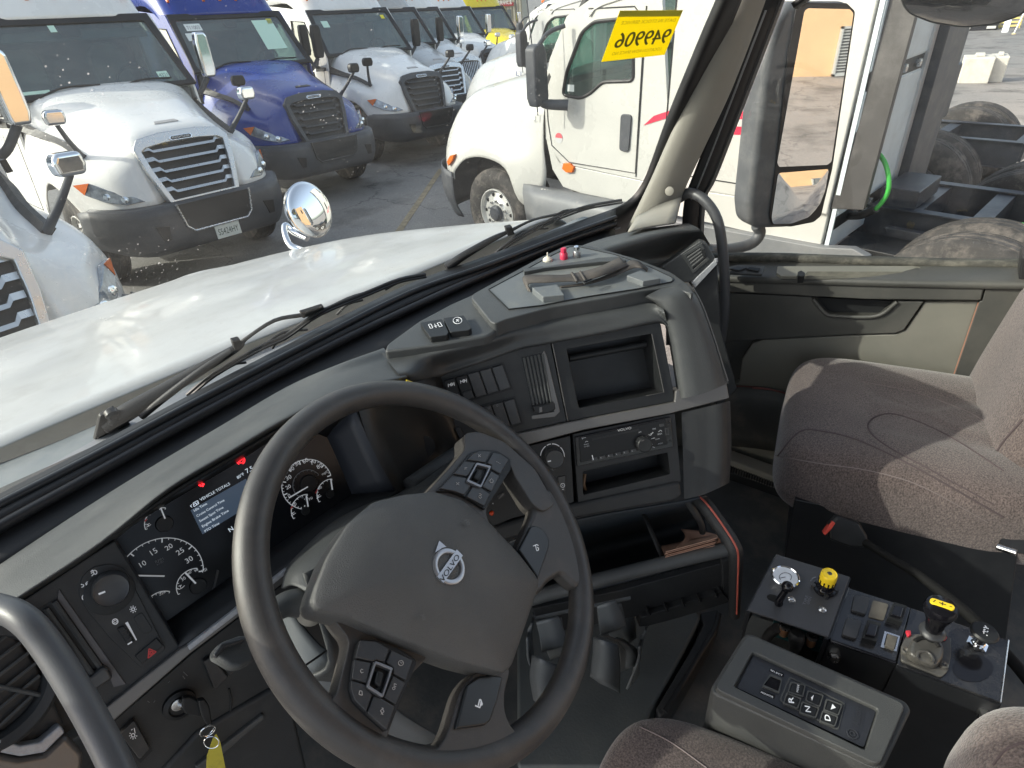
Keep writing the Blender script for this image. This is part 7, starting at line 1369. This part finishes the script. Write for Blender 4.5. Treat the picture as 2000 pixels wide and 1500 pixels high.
    tube('mirror_brace', [L(1.38, 2.24, 2.34), L(1.25, 2.26, 2.44), L(1.12, 2.34, 2.48)], .02, BLKPL, t)
    tube('aerial', [L(1.30, 2.12, 1.74), L(1.31, 2.10, 2.3), L(1.30, 2.0, 3.2)], .006, BLKPL, t, res=6)
    # steps and skirt
    skg = mat('skirt_grey', (.15, .155, .16), .5, var=.1, vscale=3, dirt=(.3, .29, .27), dscale=2, damt=.4)
    plate('step_skirt', fs, [(1.72, .84), (2.2, .90), (4.95, .98), (5.18, 1.02), (5.30, .98), (5.05, .22), (1.85, .22)], -.05, .03, skg, t, px=False, bev=.01)
    patch('step_shelf', [[L(1.15, 1.70, .98), L(1.15, 2.3, 1.0), L(1.13, 3.4, 1.0)], [L(1.28, 1.82, .92), L(1.30, 2.4, .92), L(1.28, 3.4, .92)], [L(1.29, 1.88, .55), L(1.30, 2.4, .50), L(1.28, 3.4, .48)]], skg, t, k=3, thick=.01)
    plate('tread_plate', Fr(L(1.215, 2.52, .965), (-.45, 0, .9), (0, -1, 0)), [(-.52, -.05), (.52, -.05), (.52, .03), (-.52, .03)], .0, .012, STEEL, t, px=False)
    P = []
    ft_ = Fr(L(1.215, 2.52, .965), (-.45, 0, .9), (0, -1, 0))
    for i in range(26):
        a = -.5+1.0*i/25; P.append(barg(ft_, (a, -.045), (a+.02, .025), .016, .012, .020))
    V, F = merge(P); mk('tread_teeth', V, F, mat('tread_pale', (.7, .66, .58), .5), t, smooth=False)
    if full:
        # sleeper with red stripes
        ring_o = [(3.445, 1.22), (4.93, 1.22), (4.93, 4.0), (3.445, 3.6)]
        plate('sleeper_side', fd, ring_o, -.04, .004, pm, t, px=False, bev=.02)
        plate('sleeper_roof_front', Fr(L(0, 3.0, 3.2), (0, .7, .7), (-1, 0, 0)), [(-1.0, -.5), (1.0, -.5), (1.0, .5), (-1.0, .5)], -.03, 0, pm, t, px=False)
        tube('sleeper_seam', [fd.w(3.45, 1.25, .006), fd.w(3.45, 2.7, .006)], .005, MATS['rubber_seal'], t, k=1, res=6)
        tube('sleeper_seam', [fd.w(3.17, 1.25, .005), fd.w(3.17, 2.6, .005)], .005, MATS['rubber_seal'], t, k=1, res=6)
        tube('sleeper_seam', [fd.w(3.44, 1.33, .005), fd.w(4.92, 1.33, .005)], .005, MATS['rubber_seal'], t, k=1, res=6)
        RS = mat('stripe_red', (.62, .02, .06), .4)
        plate('red_stripe', fd, [(3.22, 1.70), (3.32, 1.785), (3.50, 1.845), (3.8, 1.865), (4.6, 1.885), (4.6, 1.84), (3.80, 1.80), (3.45, 1.775), (3.34, 1.74)], .004, .006, RS, t, px=False, smooth=False)
        plate('red_stripe', fd, [(3.8, 1.70), (4.0, 1.755), (4.6, 1.79), (4.6, 1.74), (4.1, 1.70)], .004, .006, RS, t, px=False, smooth=False)
        plate('sleeper_window', fd, [(4.15, 1.95), (4.50, 1.95), (4.50, 2.45), (4.25, 2.45)], .002, .008, MATS['rubber_seal'], t, px=False, rnd=.05)
        mk('sleeper_back', [L(-.66, 4.96, .95), L(1.12, 4.96, .95), L(1.10, 4.96, 4.0), L(-.66, 4.96, 4.0)], [(0, 1, 2, 3)], mat('back_panel', (.58, .64, .66), .45, var=.08, vscale=5, dirt=(.3, .3, .28), dscale=9, damt=.3), t, thick=.03, smooth=False)
        fbk_ = Fr(L(0, 4.98, 0), (0, -1, 0), (1, 0, 0))
        for z0, z1 in ((1.22, 2.05), (2.17, 3.2), (3.3, 3.9)):
            plate('back_panel_sheet', fbk_, [(-1.1, z0), (-.0, z0), (-.0, z1), (-1.1, z1)], .0, .02, MATS['back_panel'], t, px=False, bev=.004)
        for z0 in (1.15, 2.11, 3.25): plate('back_seam', fbk_, [(-1.1, z0-.05), (.06, z0-.05), (.06, z0+.05), (-1.1, z0+.05)], .002, .012, DARK, t, px=False)
        for z0 in (1.15, 2.11):
            for xx in (-.75, -.45, -.15): lathe('seam_bolt', fbk_, xx, z0, [(.03, .01), (.028, .04), (.01, .045)], STEEL, t, res=8)
        plate('corner_strip', fbk_, [(-.02, 1.2), (.07, 1.2), (.07, 3.9), (-.02, 3.9)], .0, .035, mat('corner_alu', (.6, .6, .6), .35, metal=.4), t, px=False)
        # white fairing strip and dark cab extenders
        plate('white_fairing_edge', fd, [(4.66, 1.22), (4.94, 1.22), (4.94, 3.9), (4.66, 3.9)], .006, .05, pm, t, px=False, bev=.012)
        for z0 in (1.4, 2.25, 3.1): lathe('fairing_rivet', fd, 4.82, z0, [(.02, .05), (.012, .058), (.002, .06)], STEEL, t, res=8)
        ex = mat('extender_grey', (.050, .047, .045), .5, var=.12, vscale=4, dirt=(.22, .21, .2), dscale=2, damt=.4)
        plate('cab_extender', fd, [(4.945, 1.26), (5.17, 1.29), (5.17, 4.0), (4.945, 4.0)], -.03, .022, ex, t, px=False, bev=.006)
        plate('black_back_panel', fbk_, [(.09, 1.0), (.66, 1.0), (.66, 3.9), (.09, 3.9)], .0, .10, FRAMEM, t, px=False, bev=.01)
    else:
        mk('cab_back', [L(-1.1, 3.45, .8), L(1.1, 3.45, .8), L(1.05, 3.45, 2.8), L(-1.05, 3.45, 2.8)], [(0, 1, 2, 3)], pm, t, thick=.03, smooth=False)
    # frame rails, cross members, axles
    END = 8.95
    for s in (-1, 1):
        f_ = Fr(L(s*.42, 0, 1.0), (0, 0, 1), (0, -1, 0))
        mk('frame_rail', *merge([boxg(f_, 1.0, END, -.006, .006, -.15, .12), boxg(f_, 1.0, END, -.045, .045, .115, .125), boxg(f_, 1.0, END, -.045, .045, -.155, -.148)]), FRAMEM, t, smooth=False)
        for yy in ax:
            wheel(t, L(s*1.24, yy, .64), -s, r=.60, rim=FRAMEM if not full else ALU, dish=.13); 
            wheel(t, L(s*.90, yy, .64), -s, r=.60, rim=FRAMEM)
    for yy in (5.3, 5.75, 6.9, 8.1, END-.03):
        f_ = Fr(L(0, yy, 1.0), (0, 0, 1), (1, 0, 0)); mk('cross_member', *boxg(f_, -.42, .42, -.06, .06, -.08, .105), FRAMEM, t, smooth=False)
    for yy in ax: tube('axle_housing', [L(-.95, yy, .52), L(-.3, yy, .52), L(0, yy, .55), L(.3, yy, .52), L(.95, yy, .52)], [.07, .08, .17, .08, .07], FRAMEM, t)
    for yy in (ax[0]+.15, ax[1]+.15):
        for s in (-1, 1): lathe('air_spring', Fr(L(s*.42, yy+.25, .55), (0, 0, 1), (1, 0, 0)), 0, 0, [(.11, 0), (.13, .05), (.13, .22), (.10, .28)], TIRE, t, res=16)
    plate('rail_gusset', fs, [(5.2, 1.0), (5.62, 1.0), (5.55, .78), (5.50, .5), (5.42, .28), (5.33, .28), (5.32, .7), (5.25, .85), (5.2, .9)], -.66, -.60, FRAMEM, t, px=False, bev=.006)
    plate('tank_box', fs, [(5.0, .95), (5.45, .95), (5.42, .55), (5.05, .45), (4.9, .6)], -.55, -.2, MATS['rubber_seal'], t, px=False, bev=.01)
    plate('deck_box', Fr(L(.15, 5.20, 1.12), (0, 0, 1), (0, -1, 0)), [(-.15, -.25), (.12, -.25), (.12, .28), (-.15, .28)], 0, .14, FRAMEM, t, px=False, bev=.01)
    plate('mud_flap', fs, [(5.05, .62), (5.18, .66), (5.50, .42), (5.42, .34)], -.5, -.48, mat('flap', (.10, .085, .06), .6), t, px=False)
    plate('fifth_wheel', Fr(L(0, 6.7, 1.2), (0, 0, 1), (0, -1, 0)), [(-.45, -.42), (.1, -.42), (.5, -.25), (.5, -.06), (.15, 0), (.5, .06), (.5, .25), (.1, .42), (-.45, .42)], 0, .06, FRAMEM, t, px=False, bev=.015)
    if full:
        lx = [L(.95, 5.0, 1.72), L(.98, 5.18, 1.60), L(1.0, 5.26, 1.42), L(.95, 5.2, 1.26), L(.9, 5.1, 1.18)]
        tube('green_air_line', lx, .016, mat('green_hose', (.05, .42, .06), .4), t)
        tube('hose_boot', lx[-2:]+[L(.85, 5.0, 1.14)], .03, RUB, t)
        tube('green_air_line', [L(.1, 5.75, 1.03), L(.12, 6.3, 1.06), L(.05, 7.2, 1.0)], .012, MATS['green_hose'], t)
        tube('yellow_air_line', [L(.3, 5.75, .99), L(.22, 6.3, 1.06), L(.18, 7.2, 1.02)], .010, mat('yellow_hose', (.6, .48, .05), .4), t)
    return t
tractor('white sleeper tractor with red side stripes parked alongside, its chassis seen through the passenger window', 0, 0, P_CREAM, True)
tractor('silver day cab tractor behind the white sleeper tractor, its long hood showing past its nose', 3.3, 3.55, P_SILV, False, ax=(6.8, 8.15))
tractor('white tractor farther back, its windscreen showing left of the sleeper tractor mirror', 8.6, 9.0, P_WHITE, False)
# far tractor chassis with headboard box
bb = thing('headboard_box', 'black ribbed box standing on the far chassis behind the grey cab panel', 'box', (8.55, 2.25, gz(8.6)+1.3))
mk('box_shell', *boxg(Fr((8.55, 2.25, gz(8.6)+1.3), (0, 0, 1), (1, 0, 0)), -.18, .18, -.3, .3, 0, .56), FRAMEM, bb, smooth=False, bev=.02)
for i in range(6): mk('box_rib', *boxg(Fr((8.36, 2.25, gz(8.6)+1.33+i*.09), (0, 0, 1), (1, 0, 0)), -.02, .02, -.27, .27, 0, .03), BTN, bb, smooth=False)
# ------------------------------------------------------------------ far things
CONC = mat('concrete', (.62, .59, .52), .85, var=.12, vscale=5, bump=.5, bscale=25, dirt=(.36, .33, .28), dscale=3, damt=.4)
for (px, py), lb, d in (((1898, 160), 'pale concrete barrier block, nearer of the pair on the tarmac', 0), ((1938, 158), 'pale concrete barrier block, farther of the pair on the tarmac', 1)):
    p = FGD.hit(px, py); k = (p-O).dot(Vector((RX[2], RY[2], RZ[2])))/13.0
    b_ = thing('concrete_barrier', lb, 'barrier', p, group='concrete barrier blocks on the tarmac')
    f_ = Fr(p, (0, 0, 1), (.28, -.96, 0))
    w_ = .27*k if not d else .15*k
    plate('barrier_block', f_, [(-w_, -.28*k), (w_, -.28*k), (w_, .28*k), (-w_, .28*k)], 0, .50*k, CONC, b_, px=False, bev=.03, seg=3)
    plate('barrier_stub', f_, [(-w_*.3, -.1*k), (w_*.3, -.1*k), (w_*.3, .1*k), (-w_*.3, .1*k)], .50*k, .56*k, CONC, b_, px=False, bev=.02)
bl = thing('service_building', 'beige ribbed metal service building with a red sign reading SERVICE, beyond the trucks', 'building', (30, 30, gz(40)))
BM = mat('building_metal', (.40, .37, .29), .6, var=.06, vscale=2)
bd_ = Fr(Vector((25.5, 26.0, gz(40))), Vector((-.74, -.67, 0)), Vector((.67, -.74, 0)))
a0 = bd_.ab(1021, 40)[0]; a1 = bd_.ab(880, 40)[0]
plate('wall', bd_, [(a1-12, 0), (a0, 0), (a0, 8), (a1-12, 8)], -6, 0, BM, bl, px=False)
P = [boxg(bd_, a1+(a0-a1)*i/24, a1+(a0-a1)*i/24+.10, 1.2, 8, 0, .05) for i in range(-8, 24)]
V, F = merge(P); mk('wall_ribs', V, F, BM, bl, smooth=False, kind='stuff')
s0 = bd_.ab(967, 14); s1 = bd_.ab(1003, 4)
sg = plate('sign_board', bd_, [(s0[0], s0[1]), (s1[0], s0[1]), (s1[0], s1[1]), (s0[0], s1[1])], .05, .12, mat('sign_red', (.30, .03, .04), .5), bl, px=False)
text('sign_print', bd_, 'SERVICE', (s0[0]+.08, s0[1]+.08), (s1[0]-.08, s0[1]+.08), mat('sign_white', (.8, .8, .78), .5), sg, h=.13, px=False)
m0 = bd_.ab(1000, 62); m1 = bd_.ab(1021, 40)
plate('stone_base', bd_, [(m0[0], 0), (a0+.03, 0), (a0+.03, m1[1]), (m0[0], m1[1])], 0, .12, mat('stone', (.34, .28, .22), .8, var=.2, vscale=4), bl, px=False)
d0 = bd_.ab(975, 70); d1 = bd_.ab(998, 18)
plate('glass_door', bd_, [(d0[0], 0), (d1[0], 0), (d1[0], d1[1]), (d0[0], d1[1])], 0, .08, mat('door_glass', (.10, .12, .14), .15), bl, px=False)
tan = thing('tan_building', 'orange tan rendered building with a grey louvred vent, seen only in the side mirror', 'building', (14, -15, gz(14)))
FT_ = Fr(Vector((8, -16, gz(8))), (0, 1, 0), (-1, 0, 0))
plate('wall', FT_, [(-9, -1), (3.6, -1), (3.6, 12), (-9, 12)], -1, 0, mat('tan_render', (.62, .40, .22), .85, var=.10, vscale=.8, dirt=(.42, .30, .2), dscale=.5, damt=.3), tan, px=False)
TV = thing('louvred_vent', 'grey louvred metal vent on the tan building wall, seen in the side mirror', 'vent', FT_.w(0, 1.2, 0))
def vent(a0, a1, b0, b1):
    plate('vent_back', FT_, [(a0, b0), (a1, b0), (a1, b1), (a0, b1)], .01, .04, FRAMEM, TV, px=False)
    V, F = merge([boxg(FT_, a0, a1, b0+(b1-b0)*i/15, b0+(b1-b0)*i/15+.03, .04, .12) for i in range(15)]); mk('vent_louvres', V, F, mat('vent_grey', (.38, .39, .38), .5), TV, smooth=False)
    V, F = merge([boxg(FT_, a0-.05, a0, b0-.05, b1+.05, 0, .16), boxg(FT_, a1, a1+.05, b0-.05, b1+.05, 0, .16), boxg(FT_, a0-.05, a1+.05, b1, b1+.05, 0, .16), boxg(FT_, a0-.05, a1+.05, b0-.05, b0, 0, .16)]); mk('vent_frame', V, F, MATS['vent_grey'], TV, smooth=False)
VENT = (-.55, .25, .08, 1.15)
vent(*VENT)
# far yard, top right: cars, rack, sign post
def farcar(px, lb):
    p = FGD.hit(px, 70); t = thing('parked_car', lb, 'car', p, group='dark cars parked at the far edge of the yard')
    f_ = Fr(p, (0, 0, 1), (.25, -.97, 0))
    a, b = (-.95, .95)
    plate('car_body', f_, [(-.95, -2.2), (.95, -2.2), (.95, 2.2), (-.95, 2.2)], .25, .95, mat('car_black', (.02, .02, .025), .2, coat=.8), t, px=False, bev=.15, seg=4)
    plate('car_cabin', f_, [(-.8, -1.0), (.8, -1.0), (.8, 1.6), (-.8, 1.6)], .95, 1.5, mat('car_glass', (.03, .04, .05), .1), t, px=False, bev=.2, seg=3, shrink=.85)
    for s in (-1, 1):
        for q in (-1.4, 1.4):
            c_ = f_.w(s*.9, q, .33); lathe('car_wheel', Fr(c_, f_.u*s, f_.v), 0, 0, [(.32, -.2), (.33, -.02), (.2, .0), (.02, .0)], TIRE, t, res=16)
        plate('tail_lamp', Fr(f_.w(s*.62, -2.2, .62), -f_.v, f_.u), [(-.22, -.06), (.22, -.06), (.22, .07), (-.22, .07)], 0, .06, mat('lamp_pale', (.6, .6, .58), .3), t, px=False)
farcar(1867, 'dark car at the far edge of the yard, left of two under the oval mirror'); farcar(1903, 'dark car at the far edge of the yard, right of two beside the yellow rack')
p = FGD.hit(1945, 72); rk = thing('yellow_rack', 'yellow slatted rack leaning beside a white post in the far yard', 'rack', p)
f_ = Fr(p, (-1, -.2, .4), (.25, -.97, 0))
for i in range(7): mk('rack_slat', *boxg(f_, -.95, 1.0, .1+i*.2, .2+i*.2, 0, .05), mat('rack_yellow', (.60, .48, .16), .6), rk, smooth=False)
for a in (-.95, .0, .95): mk('rack_post', *boxg(f_, a, a+.08, 0, 1.5, -.05, 0), MATS['rack_yellow'], rk, smooth=False)
p = FGD.hit(1958, 76); wp = thing('leaning_board', 'white leaning board at the end of the yellow rack', 'board', p)
f_ = Fr(p, (-1, -.2, .3), (.25, -.97, 0)); mk('board', *boxg(f_, -.15, .15, 0, 1.7, 0, .04), WMARK, wp, smooth=False, bev=.01)
p = FGD.hit(1976, 78); sp = thing('sign_stand', 'thin white sign stand on a pale cone foot in the far yard', 'sign stand', p)
f_ = Fr(p, (0, 0, 1), (.25, -.97, 0)); lathe('stand_foot', f_, 0, 0, [(.42, 0), (.40, .08), (.12, .28), (.05, .35)], mat('foot_tan', (.6, .48, .28), .7), sp, res=16)
tube('stand_pole', [p+Vector((0, 0, .3)), p+Vector((.3, -.35, 3.2))], .035, WMARK, sp, k=1, res=8)
bpy.context.view_layer.update()
